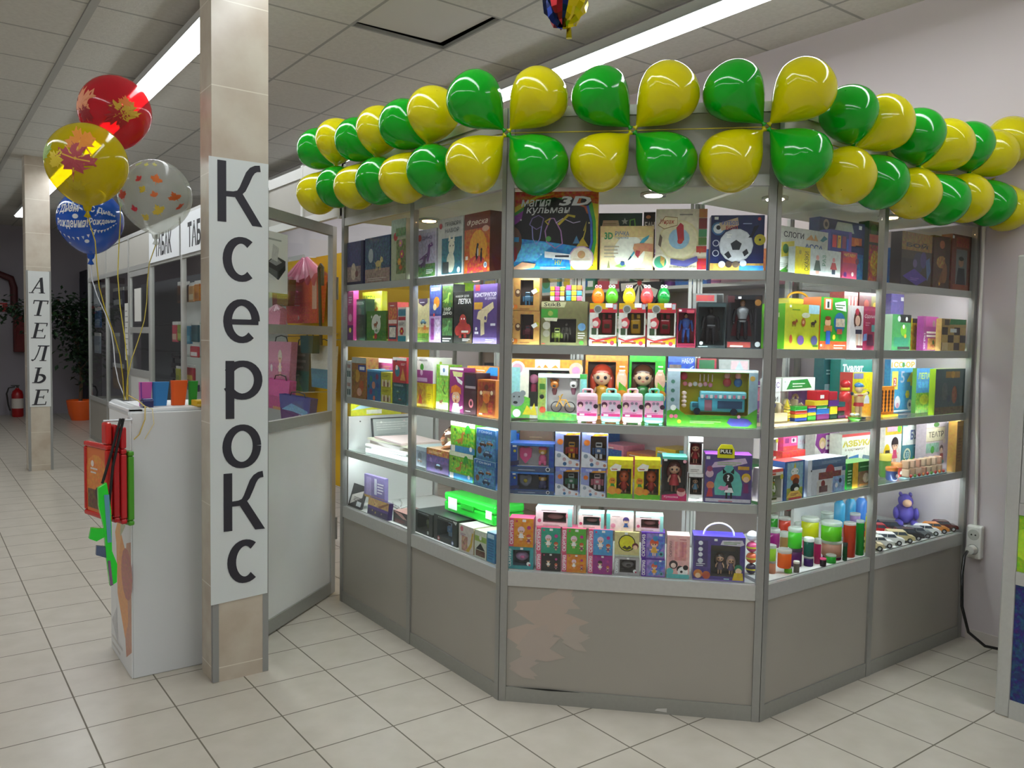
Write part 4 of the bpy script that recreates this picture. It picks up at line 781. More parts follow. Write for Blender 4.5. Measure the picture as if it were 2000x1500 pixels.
# fourth shelf, near bay
P(('L', 0.8106, 0.7094, 0.1108, 0.0932, 0.07), .14, 'vehicle_box', 'grey blue box with a small car face low on the shelf by the middle post', 'toy', '6a7684', lambda A: A.r(0,.8,1,1,'9aa8b0').e(.5,.5,.2,'4a5460',.22).car(.5,.2,.26,'8a6a5a'), top='b8ccd0', a=.3, group=G2)
P(('L', 0.8106, 0.8997, 0.1875, 0.1032, 0.05), .14, 'vehicle_box', 'orange and purple box with a black racing car', 'toy', '4a3a66',
  lambda A: A.r(0,.72,1,1,'b87a3a',.5).r(0,.4,1,.72,'5f4a86',.6).car(.55,.12,.36,'24242c').e(.2,.5,.1,'8a7ab0').lines(.1,.8,.7,.92,2,'e8d0a0'), top='d8b088', a=.3, group=G2)
TAB2 = iter([('L', 0.8106, 1.1041, 0.1827, 0.1154, 0.04), ('L', 0.926, 1.1147, 0.1853, 0.1306, 0.04)])
for k, (x0, x1, yt, yb, lab) in enumerate(((877, 924, 884, 948, 'green dinosaur box at the bottom of its pair beside the blue boxes'), (880, 928, 824, 883, 'green dinosaur box stacked on its twin under a white lit edge'))):
    P(next(TAB2), .1, 'dinosaur_box', lab, 'toy', '6fae26', lambda A: A.r(0,.84,1,1,'e0e8c8').r(0,.0,1,.2,'3a86b8',.2).r(.1,.25,1,.8,'7aba2c',.7).dino(.42,.28,.45,'b8702c').tree(.72,.5,.42,'2fa02c').r(.04,.0,.2,.2,'e8e4da').e(.85,.16,.08,'e8ecf0').e(.2,.72,.06,'3a5a1c'), side='4f9a20', top='f2f4ec', a=.25, group=G2)
TAB3 = iter([('L', 0.8106, 1.2939, 0.1529, 0.1084, 0.03), ('L', 0.919, 1.3018, 0.1378, 0.1266, 0.03)])
for k, (x0, x1, yt, yb, lab) in enumerate(((925, 968, 899, 968, 'blue box of dark racing cars at the bottom of its pair'), (930, 969, 838, 898, 'blue box of dark racing cars stacked on its twin by the corner post'))):
    P(next(TAB3), .1, 'vehicle_box', lab, 'toy', '3f7fb0', lambda A: A.r(0,.82,1,1,'a8d0e8').r(.02,.8,.98,.98,'2f6fb0',.2).r(.05,.1,.95,.7,'5a9ac8',.5).car(.35,.42,.22,'5a3428').car(.7,.48,.2,'a86a3a').car(.6,.1,.28,'3a4a6a').e(.2,.3,.12,'7a4a34',.12).t('ГОНКИ',.15,.86,.8,.94,'e8f2fa'), side='2c5f90', top='9ad0f0', a=.25, group=G2)
t, w_, h_ = thing_at(('L', 0.9138, 0.8911, 0.1617, 0.0934, 0.07), 'foil_bag', 'crumpled copper foil bag lying on the orange and purple box', 'bag')
mb = MB(); rg = random.Random(8); n, m_ = 9, 7; g_ = [[(w_*(-.5+i/(n-1))+rg.uniform(-.01, .01), .05+.05*math.sin(i)+rg.uniform(-.012, .012)+.03*(j/(m_-1)), max(.001, h_*(j/(m_-1))*(.6+.4*math.sin(.6+i*.3))+rg.uniform(0, .008))) for i in range(n)] for j in range(m_)]
g2 = [[(p[0], p[1]+.03*math.sin(PI*j/(m_-1))+.004, p[2]) for p in row] for j, row in enumerate(g_)]
fl_ = [p for r_ in g_ for p in r_]+[p for r_ in g2 for p in r_]; o_ = n*m_
mb.add(fl_, [(j*n+i, j*n+i+1, (j+1)*n+i+1, (j+1)*n+i) for j in range(m_-1) for i in range(n-1)]+[(o_+(j+1)*n+i, o_+(j+1)*n+i+1, o_+j*n+i+1, o_+j*n+i) for j in range(m_-1) for i in range(n-1)], 'c9a48e'); mb.build('pouch', 'foil', t)
# deck, bay by the door
def lean(at, t_, name, label, cat, base, art, rx, **kw):
    o = P(at, t_, name, label, cat, base, art, **kw); o.rotation_euler.x = rx; return o
lean(('L', 0.5156, 0.1055, 0.1468, 0.1213, 0.03), .012, 'booklet', 'black and white booklet leaning low beside the door-end post', 'booklet', '2c2c2e', lambda A: A.g([(.1,.1),(.9,.5),(.9,.8),(.1,.5)],'d8d4cc').lines(.3,.3,.9,.5,3,'3a3a3c').r(.6,.1,.95,.3,'d4d8dc'), -.3)
P(('L', 0.5859, 0.2752, 0.205, 0.1171, 0.06), .02, 'stationery_pack', 'violet pack with silver stripes standing in the bay by the door', 'stationery', '8378ac', lambda A: A.r(.1,.1,.35,.9,'a89ac8').r(.5,.2,.62,.9,'d8dce8').lines(.65,.3,.95,.8,4,'f0f0f4').r(0,0,1,.1,'c8a04a'), rz=.05)
lean(('L', 0.5156, 0.3659, 0.2156, 0.0835, 0.03), .025, 'toy_guitar_box', 'purple box with yellow stars and a wooden guitar picture', 'toy', '3a2a5c', lambda A: A.r(0,.5,1,1,'c9a060',.3).e(.35,.68,.16,'d8b478',.14).e(.33,.68,.05,'5a3a1c').g([(.5,.6),(.98,1),(1,.92),(.6,.52)],'8a5a2c').r(0,.36,1,.54,'5a3a8a').star(.4,.2,.1,'d8c04a').star(.7,.24,.08,'d0b48a').e(.25,.28,.05,'e0c060'), -.1)
P(('L', 0.5156, 0.5639, 0.1337, 0.0583, 0.05), .12, 'stationery_pack', 'flat dark pack with a pink flap low by the middle post', 'stationery', '3c3434', lambda A: A.g([(0,.95),(.6,.9),(1,.5),(.7,.5)],'c89a94').lines(.1,.1,.9,.4,3,'8a3a34'), top='b8867c')
t, w_, h_ = thing_at(('L', 0.5156, 0.3101, 0.2139, 0.0393, 0.16), 'ribbon_bow', 'crumpled silver white ribbon bow above the dark packs', 'bow')
mb = MB(); rg = random.Random(2)
for i in range(16):
    a = rg.random()*2*PI; p = [(0, .03, h_*.5)]
    for j in range(4): p.append((p[-1][0]+math.cos(a)*.012+rg.uniform(-.01, .01), p[-1][1]+rg.uniform(-.012, .012), max(.004, p[-1][2]+math.sin(a)*.012+rg.uniform(-.008, .008))))
    mb.tube(p, .0035, rg.choice(['e4e4e0', 'c8c8c4', 'b0a8a0']), 5)
mb.build('ribbon', 'plastic', t)
# deck, near bay
TAB4 = iter([('L', 0.5156, 0.8015, 0.1568, 0.1029, 0.04), ('L', 0.5156, 0.9869, 0.1897, 0.1144, 0.04)])
for x0, x1, yt, yb, lab in ((810, 845, 1000, 1066, 'black window box with a dark green toy by the middle post'), (847, 893, 1010, 1092, 'black window box with a blue toy and two round badges')):
    bl = 'blue' in lab
    P(next(TAB4), .16, 'model_kit_box', lab, 'toy', '1c2422', (lambda A: A.t('МОДЕЛЬ',.2,.9,.8,.95,'c8d0ce').g([(.8,.95),(1,.95),(.95,.82)],'d0d4d2').e(.22,.1,.09,'b83a3e').e(.82,.1,.09,'5a6a9a').e(.22,.1,.05,'e0dcd8').e(.82,.1,.05,'dce0ea')) if bl else (lambda A: A.t('МОДЕЛЬ',.2,.9,.8,.95,'c8d0ce').e(.75,.14,.08,'c4ccc8')),
      top='283230', win=(.16, .2, .8, .84), cav='3a4a50' if bl else '20281f', toy=(lambda mb, x, y, z, W, h: toy_robot(mb, x, y, z+.002, min(h*.85, W*.9), '5a8ab8' if bl else '4a5a34', '86a8c8' if bl else '6a7446')), group=G1)
t, w_, h_ = thing_at(('L', 0.63, 1.0565, 0.3929, 0.0843, 0.11), 'plastic_case', 'flat bright green plastic case lying across the black window boxes', 'case')
mb = MB(); mb.box(-w_/2, 0, 0, w_/2, .16, h_*.55, '18c22c', .01); mb.build('base', 'plastic', t)
mb = MB(); mb.box(-w_/2, 0, h_*.56, w_/2, .16, h_, '22d436', .01); li = mb.build('lid', 'plastic', t)
mb = MB(); mb.box(-w_*.4, -.0015, h_*.2, -w_*.22, -.0002, h_*.8, 'e8ece8'); mb.box(w_*.35, -.0015, h_*.3, w_*.46, -.0002, h_*.7, 'e8ece8'); mb.build('price_sticker', 'matte', t)
mb = MB(); mb.box(-.05, -.006, h_*.42, .05, -.0001, h_*.7, '12a824', .002); mb.build('latch', 'plastic', t)
P(('L', 0.5156, 1.1675, 0.1102, 0.1127, 0.03), .14, 'doll_box', 'white box with pink and yellow swirls beneath the green case', 'toy', 'd4ccc4', lambda A: A.e(.2,.85,.1,'c86a78').r(.2,.05,.6,.6,'b88a78',.6).g([(.5,.05),(.8,.4),(.9,.8),(1,.8),(.9,.3),(.7,.05)],'c8a83a').lines(.1,.6,.5,.7,2,'8a5a8a'), side='c4b08a', top='e8e4dc', group=G1)
P(('L', 0.5156, 1.2737, 0.083, 0.1125, 0.03), .12, 'doll_box', 'narrow white box with green and black triangles on the deck', 'toy', 'd0d6c4', lambda A: A.r(0,.6,1,.8,'9ab85a',.3).g([(.1,.3),(.5,.55),(.9,.3)],'2a2a2c').e(.5,.74,.08,'e8e8e4').r(.1,.06,.9,.28,'6a4a3a',.5), top='e6ecc8', group=G1)
P(('L', 0.5156, 1.348, 0.0557, 0.1212, 0.03), .12, 'doll_box', 'narrow sky blue box by the corner post on the deck', 'toy', '3f8ab8', lambda A: A.lines(.15,.1,.85,.9,9,'2c6a98').r(.1,.8,.9,.95,'bcdcf0'), top='a8c0dc', group=G1)

# ------------------------------------------------------------------ goods in the angled corner showcase
T5, T4, T3, T2, T1 = 'sets on the corner top shelf', 'toys on the corner second shelf', 'toys on the corner middle shelf', 'toys on the corner fourth shelf', 'boxes on the corner deck'
P(('F', 1.6706, 0.1753, 0.3335, 0.298, 0.06), .06, 'light_drawing_set_box', 'big rainbow edged box lettered Магия Кульман 3D', 'drawing set', '101318',
  lambda A: A.r(0,.72,1,1,'c4561e',.3).g([(.0,.72),(.3,.9),(.62,.93),(.62,.88),(.3,.84),(0,.62)],'3f9a3a').g([(0,.78),(.3,.95),(.5,.97),(.3,.92),(0,.7)],'d8c02c').g([(0,.66),(.2,.8),(.3,.8),(.05,.58)],'8a3a9a')
   .g([(.06,.3),(.16,.84),(.5,.93),(.84,.8),(.96,.5),(.9,.2),(.7,.3)],'0c0e12').g([(0,0),(.72,0),(.8,.3),(.45,.36),(.12,.4),(0,.36)],'2a8ac8',.25).g([(0,.3),(.3,.36),(.5,.34),(.3,.12),(0,.1)],'5ab0e0',.3)
   .g([(.9,.86),(.97,.6),(.98,.35),(.92,.1),(1,.02),(1,.84)],'d8c420').g([(.88,.86),(.94,.62),(.95,.36),(.9,.12),(.94,.06),(.985,.36),(.975,.62),(.93,.86)],'3fa83a').g([(.86,.84),(.91,.62),(.92,.36),(.88,.16),(.9,.12),(.945,.36),(.935,.62),(.885,.86)],'3a6ac0').r(.7,0,1,.06,'d8b81c')
   .t('магия',.12,.81,.46,.9,'e6e8ea',shear=.2).t('кульман',.18,.7,.68,.8,'e6e8ea',shear=.2).e(.66,.88,.075,'1a1a22',.06).e(.86,.875,.07,'1a1a22',.06).t('3D',.55,.82,.92,.94,'eef0f4',.04,shear=.2)
   .g(ribbon([(.22,.58),(.25,.66),(.32,.7),(.38,.66),(.36,.56),(.3,.52),(.22,.58)],.012),'7a6aa0').g(ribbon([(.25,.56),(.26,.4),(.3,.33),(.34,.4),(.36,.56)],.012),'8a8ac8').g(ribbon([(.46,.66),(.4,.5),(.42,.36),(.52,.28),(.6,.34),(.58,.5),(.5,.66),(.46,.66)],.014),'a878b0').g(ribbon([(.52,.6),(.6,.66),(.72,.6),(.8,.62)],.01),'c8b8d8').g(ribbon([(.55,.58),(.66,.7),(.74,.68)],.03),'c8b02c').g(ribbon([(.46,.66),(.4,.62),(.44,.58)],.02),'b8a02c').e(.44,.4,.035,'5a9a4a').g(ribbon([(.82,.34),(.86,.5),(.87,.62),(.84,.5)],.012),'b8a83a').g([(.76,.3),(.9,.3),(.83,.42)],'b89a2c').g([(.72,.34),(.8,.34),(.76,.44)],'4a7a9a')
   .e(.02,.36,.13,'6a4a38',.2).r(0,.36,.1,.42,'2f86b8').e(.0,.2,.1,'8a2c34',.12).g([(0,0),(.14,.1),(.3,.08),(.28,.03),(.12,.0)],'c89a78').star(.12,.64,.014,'ffffff',4).star(.58,.76,.014,'ffffff',4).star(.9,.6,.014,'e8d8a0',4).star(.36,.2,.016,'d8f0ff',4).star(.5,.14,.016,'d8f0ff',4)
   .e(.82,.15,.16,'c8a0c0').e(.82,.15,.145,'e8dcc8').e(.82,.2,.05,'c89a6a').r(.7,.06,.94,.12,'f2f2ee').r(.72,.13,.92,.15,'d8c8b0').g([(.4,.16),(.7,.13),(.7,.2),(.4,.24)],'eef0f0').r(.52,.165,.68,.19,'2a3040').t('НУ',.52,.07,.6,.13,'c8c020').lines(.35,.015,.66,.05,2,'d0e4f0'), side='c86020', group=T5)
P(('F', 1.6706, 0.451, 0.1999, 0.1694, 0.07), .07, 'pen_set_box', 'cream box lettered 3D ручка with a hand holding a blue pen', 'pen set', 'd9b983',
  lambda A: A.r(.02,.02,.98,.98,'e6d3a6').e(.55,.4,.35,'ecebdc',.4).r(.02,.75,.98,.98,'dcc083').t('3D',.08,.7,.24,.86,'3f8f5a',.04).t('РУЧКА',.28,.78,.54,.88,'3a6a9a').t('горелка',.28,.7,.53,.76,'6a8aa8').lines(.08,.3,.36,.6,4,'b8ad94').g([(.53,.24),(.58,.34),(.8,.72),(.92,.8),(.9,.72),(.72,.5),(.57,.26)],'3f9ab0').g([(.525,.235),(.575,.33),(.6,.31),(.54,.235)],'22303a').g([(.62,.5),(.64,.6),(.78,.62),(1,.6),(1,.42),(.82,.44),(.72,.3),(.67,.36)],'c88a68').g([(.66,.36),(.72,.28),(.76,.44),(.68,.46)],'a83a3a').g([(.14,.06),(.17,.24),(.2,.06)],'8a8a5a').g([(.28,.1),(.4,.06),(.5,.1),(.44,.2),(.36,.14)],'8ab85a').e(.43,.16,.05,'3a5a8a').lines(.62,.04,.94,.07,1,'9a8a6a'), side='c89a5a', group=T5)
P(('F', 1.6706, 0.4237, 0.1677, 0.2326, 0.17), .05, 'game_box', 'dark green game box with a cream bubble behind the pen set', 'game', '1f4a3a', lambda A: A.g([(.06,.72),(.1,.88),(.45,.88),(.5,.72)],'d8c8a0').lines(.1,.75,.44,.85,3,'a89a6a').star(.6,.86,.06,'c8d8d0').g(ribbon([(.72,.74),(.72,.88),(.82,.9),(.85,.74)],.03),'7ac84a'), group=T5)
P(('F', 1.6706, 0.5351, 0.0443, 0.2344, 0.16), .05, 'game_box', 'narrow black box with white letters ЕАН behind the spinner game', 'game', '241c1c', lambda A: A.t('ЕАН',.1,.72,.95,.84,'eceae6',.03).e(.4,.92,.04,'d89a6a',.03), group=T5)
P(('F', 1.6706, 0.6516, 0.1861, 0.2296, 0.06), .06, 'spinner_game_box', 'cream developing game box with a red arrow spinner dial', 'game', 'd8cdb4',
  lambda A: A.e(.46,.5,.33,'d8cc9c').e(.46,.5,.3,'e0d6b0').e(.46,.52,.17,'9ac0d8').g([(.4,.7),(.44,.48),(.5,.45),(.56,.5),(.54,.74),(.48,.78)],'b8303a').e(.48,.48,.045,'c83a3a').g([(.04,.74),(.18,.88),(.42,.86),(.42,.74),(.16,.68)],'ead9b0').g(ribbon([(.04,.74),(.18,.88),(.42,.86),(.42,.74),(.16,.68),(.04,.74)],.012),'8a6a3a').t('Мираж',.08,.74,.36,.84,'b8402c',shear=.15).lines(.46,.9,.8,.95,1,'8a8478').e(.1,.14,.13,'e8e2d0').e(.1,.14,.1,'4a9a7a').g([(.1,.14),(.1,.25),(.19,.2)],'b88a4a').g([(.1,.14),(.19,.2),(.17,.06)],'c8b060').r(.84,.86,1,1,'b8783a').r(.84,.68,1,.85,'7a2c28').r(.84,.55,1,.67,'4a8a5a').r(.84,.42,1,.54,'5a7a3a').r(.8,.3,1,.4,'b84a3a').t('4+',.82,.28,.98,.4,'c84a3a').r(.82,.02,1,.2,'b82c30').g([(.3,.1),(.6,.06),(.84,.16),(.82,.24),(.55,.16),(.3,.2)],'5a5a9a').t('РАЗВИВАЮЩАЯ ИГРА',.28,.03,.8,.08,'4a4440').g([(.05,.42),(.1,.38),(.13,.54),(.08,.6)],'6a5a4a'), side='b89a5a', group=T5)
P(('F', 1.6706, 0.8548, 0.1915, 0.2059, 0.06), .07, 'air_football_box', 'navy blue box with a round white football disc showing through', 'toy', '1d2a5a',
  lambda A: A.r(0,.0,1,.14,'b8934a',.3).r(.55,0,1,.1,'3f8ac8').e(.14,.76,.12,'3a6a9a').e(.14,.76,.09,'d8e0e8').e(.14,.78,.04,'20242c').g([(.15,.86),(.5,.96),(.52,.82),(.2,.72)],'c8b090').t('ФУТБОЛ',.2,.82,.5,.9,'5a6ab0',.03).t('БОЛ',.28,.74,.5,.81,'b04a4a',.03).lines(.6,.84,.82,.88,1,'9aa8d0').e(.1,.5,.06,'c8ccd8').e(.1,.5,.045,'1d2a5a').e(.1,.32,.06,'c8ccd8').e(.1,.32,.045,'1d2a5a')
   .e(.48,.46,.3,'cdd2da').e(.48,.46,.28,'dde1e8').star(.48,.46,.0,'222222').g([(.48+.11*math.sin(2*PI*i/5),.46+.1*math.cos(2*PI*i/5)) for i in range(5)],'2c3038').g([(.26,.3),(.34,.22),(.4,.26),(.34,.36)],'2c3038').g([(.64,.26),(.72,.32),(.68,.4),(.6,.34)],'2c3038').g([(.7,.6),(.76,.66),(.8,.8),(.9,.82),(.78,.6)],'14182c').e(.92,.56,.1,'c8b83a').e(.92,.56,.02,'2a2a2a').lines(.3,.6,.4,.68,2,'ffffff').e(.22,.12,.06,'e8e8ec').e(.35,.12,.06,'4a3a34').e(.48,.12,.06,'6a5a4a').e(.62,.14,.06,'cfd4e0').tag(.06,.92,.05).e(.9,.93,.03,'b83a4a'), group=T5)
# second shelf
TAB5 = iter([('F', 1.3856, 0.0691, 0.1157, 0.1301, 0.06), ('F', 1.5157, 0.0667, 0.1154, 0.1313, 0.06)])
for yt, yb, lab, hc in ((607, 676, 'craft paper box with a maroon creature at the bottom of its pair', '7a3a44'), (540, 607, 'craft paper box with a blue creature, on top of its twin', '4a7a9a')):
    P(next(TAB5), .09, 'animation_toy_box', lab, 'toy', 'b98a4c',
      lambda A: A.t('S',.06,.8,.14,.86,'3a2a1c').t('T',.06,.68,.14,.74,'3a2a1c').t('I',.08,.56,.12,.62,'3a2a1c').t('K',.06,.44,.14,.5,'3a2a1c').e(.28,.52,.09,'6a4a34',.12).e(.28,.55,.05,'d8c0a0').e(.2,.1,.07,'d8742c').e(.1,.12,.05,'e8e0d4').e(.9,.6,.08,'b8b02c').g([(.72,.58),(.88,.66),(.94,.56),(.8,.48)],'eef0ee').lines(.35,.04,.8,.1,1,'8a5a2c').lines(.1,.02,.14,.2,2,'3a2a1c'),
      win=(.36, .16, .8, .9), cav='4a3a34', toy=(lambda mb, x, y, z, W, h, hc=hc: toy_robot(mb, x, y, z+.002, min(h*.8, W*1.0), hc, hc)), side='c0945a', group=T4)
P(('F', 1.3856, 0.2208, 0.1783, 0.1694, 0.07), .1, 'animation_set_box', 'wide olive window box lettered StikB under the colour cubes', 'toy', '6f6b48',
  lambda A: A.g([(0,.86),(.5,.86),(.54,.98),(0,.98)],'b8b48c').t('StikB',.06,.88,.42,.97,'20201c').r(.0,.62,.36,.82,'3f8a34').e(.2,.72,.06,'8a9a4a').g([(.05,.62),(.36,.62),(.34,.54),(.1,.55)],'c8c4a8').e(.12,.44,.09,'a8a494').e(.12,.26,.08,'8a8678').e(.88,.42,.09,'6a9ac0').lines(.8,.16,.96,.32,3,'d8d8d0').e(.88,.06,.05,'4a9a3a').lines(.02,.02,.12,.06,1,'c83a2c'), win=(.2,.06,.76,.6), cav='3a342c', toy=(lambda mb, x, y, z, W, h: (toy_robot(mb, x-W*.25, y, z+.002, h*.6, '7a8a3a', '9aa84a'), toy_figure(mb, x+W*.1, y, z+.002, h*.8, '5a564e', '4c4842', '6a645a', '5a564e'))), a=.2, group=T4)
CUBE = [['e08a2c','d84a8a','e8c83a'],['e8c02c','d84a8a','e09a3a'],['eeeeea','d84a8a','eeeeea']]
CUB2 = [['d84a8a','e8c83a','e07a3a'],['5aa8d0','e8c83a','5aa8d0'],['4a9ac8','e8c83a','e07a9a']]
TAB6 = iter([('F', 1.555, 0.1907, 0.0565, 0.0652, 0.085), ('F', 1.555, 0.2548, 0.062, 0.0657, 0.085)])
for x0, x1, fc, lab in ((1074, 1103, CUBE, 'colour twist cube with a pink middle column, on the olive box'), (1105, 1137, CUB2, 'colour twist cube with blue and yellow fields, beside the pink striped cube')):
    t, w_, h_ = thing_at(next(TAB6), 'twist_cube', lab, 'puzzle cube', 'twist cubes')
    mb = MB(); c = w_/3; mb.box(-w_/2+.001, .001, .001, w_/2-.001, w_-.001, w_-.001, '26262a')
    for i in range(3):
        for j in range(3):
            mb.box(-w_/2+c*i+.0008, 0, c*(2-j)+.0008, -w_/2+c*(i+1)-.0008, c, c*(3-j)-.0008, fc[j][i], .002)
            if i == 2: mb.box(-w_/2+c*2+.001, c*j+c*.0+.0008 if j else c+.0005, c*j+.0008, w_/2, c*(j+1)-.0008 if j else c*2-.0005, c*(j+1)-.0008, ['e8e4de','d8c03a','e07a9a'][j], .002)
    for i in range(3):
        for k in (1, 2): mb.box(-w_/2+c*i+.0008, c*k+.0008, 2*c+.0008, -w_/2+c*(i+1)-.0008, c*(k+1)-.0008, w_, ['f0ecd8','e8a0c0','f0d850'][(i+k) % 3], .002)
    mb.build('cube_body', 'plastic', t)
TAB7 = iter([('F', 1.3856, 0.37, 0.1028, 0.1627, 0.06), ('F', 1.3856, 0.4787, 0.0999, 0.1638, 0.06), ('F', 1.3856, 0.5882, 0.1044, 0.165, 0.06)])
for x0, x1, col, lab in ((1151, 1205, 'a8222c', 'white red and yellow window box with a dark red walkie talkie, under the orange egg'), (1208, 1261, 'c89a22', 'white red and yellow window box with a mustard toy, under the yellow egg'), (1264, 1320, '9a1c2c', 'white red and yellow window box with a crimson toy, beside the blue figure box')):
    P(next(TAB7), .08, 'gadget_toy_box', lab, 'toy', 'd8d4cc',
      lambda A: A.r(0,.8,1,1,'c8a022').r(.0,.78,1,.86,'b8323a').g([(.55,1),(1,1),(1,.84),(.7,.84)],'c8303a').e(.3,.86,.1,'a8a8a4').e(.3,.86,.075,'6a6e68').r(.58,.9,.84,1,'eef0ee').r(.86,.86,.98,.98,'a8b0b8').g([(.1,.62),(.3,.68),(.42,.58),(.36,.42),(.14,.4)],'c84a52').e(.22,.52,.07,'e8d8d0').r(.08,.26,.26,.42,'3a4a34',.5).g([(0,.2),(.55,.15),(1,.24),(1,0),(0,0)],'e0dcd4').g([(.5,.15),(.8,.2),(1,.24),(1,.06),(.7,.06)],'c8a022').r(.1,.05,.66,.11,'8a3a2c').lines(.14,.06,.62,.1,1,'d8b060').e(.84,.07,.05,'a83a4a').g([(.0,.16),(.3,.1),(.6,.14),(1,.2),(1,.23),(.5,.17),(.25,.14),(0,.2)],'b8323a'),
      win=(.32, .26, .95, .78), cav='8a7440', toy=(lambda mb, x, y, z, W, h, c=col: (mb.box(x-W*.3, y-.012, z+h*.06, x+W*.3, y+.02, z+h*.72, c, .006), mb.box(x-W*.16, y-.014, z+h*.3, x+W*.16, y-.0121, z+h*.5, '4a3a20', .001), mb.cyl((x-W*.2, y, z+h*.72), (x-W*.2, y, z+h*.96), .006, c), mb.box(x+W*.05, y-.01, z+h*.75, x+W*.28, y+.012, z+h*.95, c, .003))), side='c8a022', group=T4)
TAB8 = iter([('F', 1.5483, 0.3463, 0.0502, 0.0721, 0.1), ('F', 1.5483, 0.399, 0.0499, 0.0725, 0.1), ('F', 1.5494, 0.4651, 0.0496, 0.0718, 0.1), ('F', 1.5506, 0.5326, 0.0493, 0.0711, 0.1), ('F', 1.5506, 0.5959, 0.049, 0.0716, 0.1)])
for cx, c, c2, lab in ((1168, 'ee7a22', 'f4a8b8', 'orange egg shaped squeeze toy at the end of its row'), (1195, '4fae2c', 'cfe8d0', 'grass green egg shaped squeeze toy beside the orange one'), (1229, 'e3cf26', 'f2b8c8', 'yellow egg shaped squeeze toy in the middle of its row'), (1264, 'dc4a52', 'f0dcdc', 'coral red egg shaped squeeze toy, fourth of its row'), (1297, '128a3c', 'f2f2f0', 'dark green egg shaped squeeze toy on the third window box')):
    t, w_, h_ = thing_at(next(TAB8), 'squeeze_toy', lab, 'toy', 'egg shaped squeeze toys')
    r_ = w_/2
    mb = MB(); mb.lathe([(r_*.5, 0), (r_*.88, h_*.12), (r_, h_*.36), (r_*.86, h_*.62), (r_*.5, h_*.84), (r_*.1, h_*.9)], c, (0, r_, 0), 20)
    mb.ell((-r_*.32, r_*.1, h_*.5), (r_*.13, r_*.06, r_*.05), '3a2a20', 8, 5); mb.ell((r_*.32, r_*.1, h_*.5), (r_*.13, r_*.06, r_*.05), '3a2a20', 8, 5); mb.ell((0, r_*.02, h_*.36), (r_*.16, r_*.12, r_*.09), c, 8, 6); mb.build('body', 'plastic', t)
    mb = MB()
    for s in (-1, 1): mb.ell((s*r_*.26, r_*.62, h_*.9), (r_*.27, r_*.25, r_*.3), c2, 10, 7); mb.ell((s*r_*.26, r_*.36, h_*.92), (r_*.1, r_*.04, r_*.12), '1e1e1e', 8, 5)
    mb.build('eyes', 'plastic', t)
P(('F', 1.3856, 0.68, 0.0684, 0.1469, 0.06), .06, 'action_figure_box', 'crimson window box with a figure in a blue suit', 'action figure', '8f2440', lambda A: A.r(.5,.88,.9,.96,'d8586a').tag(.08,.92,.05).r(.02,.02,.98,.08,'6a1830'), win=(.06,.1,.94,.9), cav='a83a50', toy=lambda mb, x, y, z, W, h: toy_figure(mb, x, y, z+.002, h*.95, '2c4f94', '30559c', 'c89a78', '241c1c', '96303c', '2a4a8c'), group=T4)
P(('F', 1.3856, 0.7711, 0.1044, 0.1707, 0.06), .07, 'action_figure_box', 'clear blister box with a figure in a black armoured suit', 'action figure', '20282a', lambda A: A.r(.02,.9,.98,.98,'3a4a4c').lines(.06,.02,.5,.06,1,'9aa8a8').e(.16,.1,.04,'b8c0c0'), win=(.05,.06,.95,.9), cav='38484a', toy=lambda mb, x, y, z, W, h: (toy_figure(mb, x, y, z+.002, h*.96, '1c1e22', '2a2c30', '2a2a2c', '1a1a1c', '161618', '121214'), mb.box(x-W*.16, y-.03, z+h*.49, x+W*.16, y-.02, z+h*.53, '5a5c60', .002)), group=T4)
P(('F', 1.3856, 0.89, 0.1231, 0.1984, 0.06), .07, 'action_figure_box', 'grey blister box with a fair haired figure in a silver breastplate', 'action figure', '1e2024', lambda A: A.r(0,.86,.2,.98,'4a2a2c').r(.8,.76,.98,.98,'3a2c28').e(.88,.86,.06,'a8783a').r(.02,.02,.7,.12,'8a3a34').lines(.1,.03,.6,.09,1,'d8d4d0').e(.9,.08,.05,'c8ccd0').tag(.3,.93,.04), win=(.1,.15,.84,.92), cav='5a5c60', toy=lambda mb, x, y, z, W, h: (toy_figure(mb, x, y, z+.002, h*.97, '23252c', 'a4a8ae', 'd0a080', 'b8924a', '7a2430', '1a1a1e'), [mb.ell((x+s*h*.06, y-h*.11, z+h*.7), (h*.035, h*.02, h*.035), 'd4d8dc', 8, 6) for s in (-1, 1)]), group=T4)
P(('F', 1.3856, 0.7686, 0.115, 0.211, 0.2), .05, 'game_box', 'flat grey and red box behind the black armoured figure', 'game', '8a8e8c', lambda A: A.r(.1,.86,.7,.97,'c84a4a').r(.78,.84,.98,.98,'30302e'), group=T4)
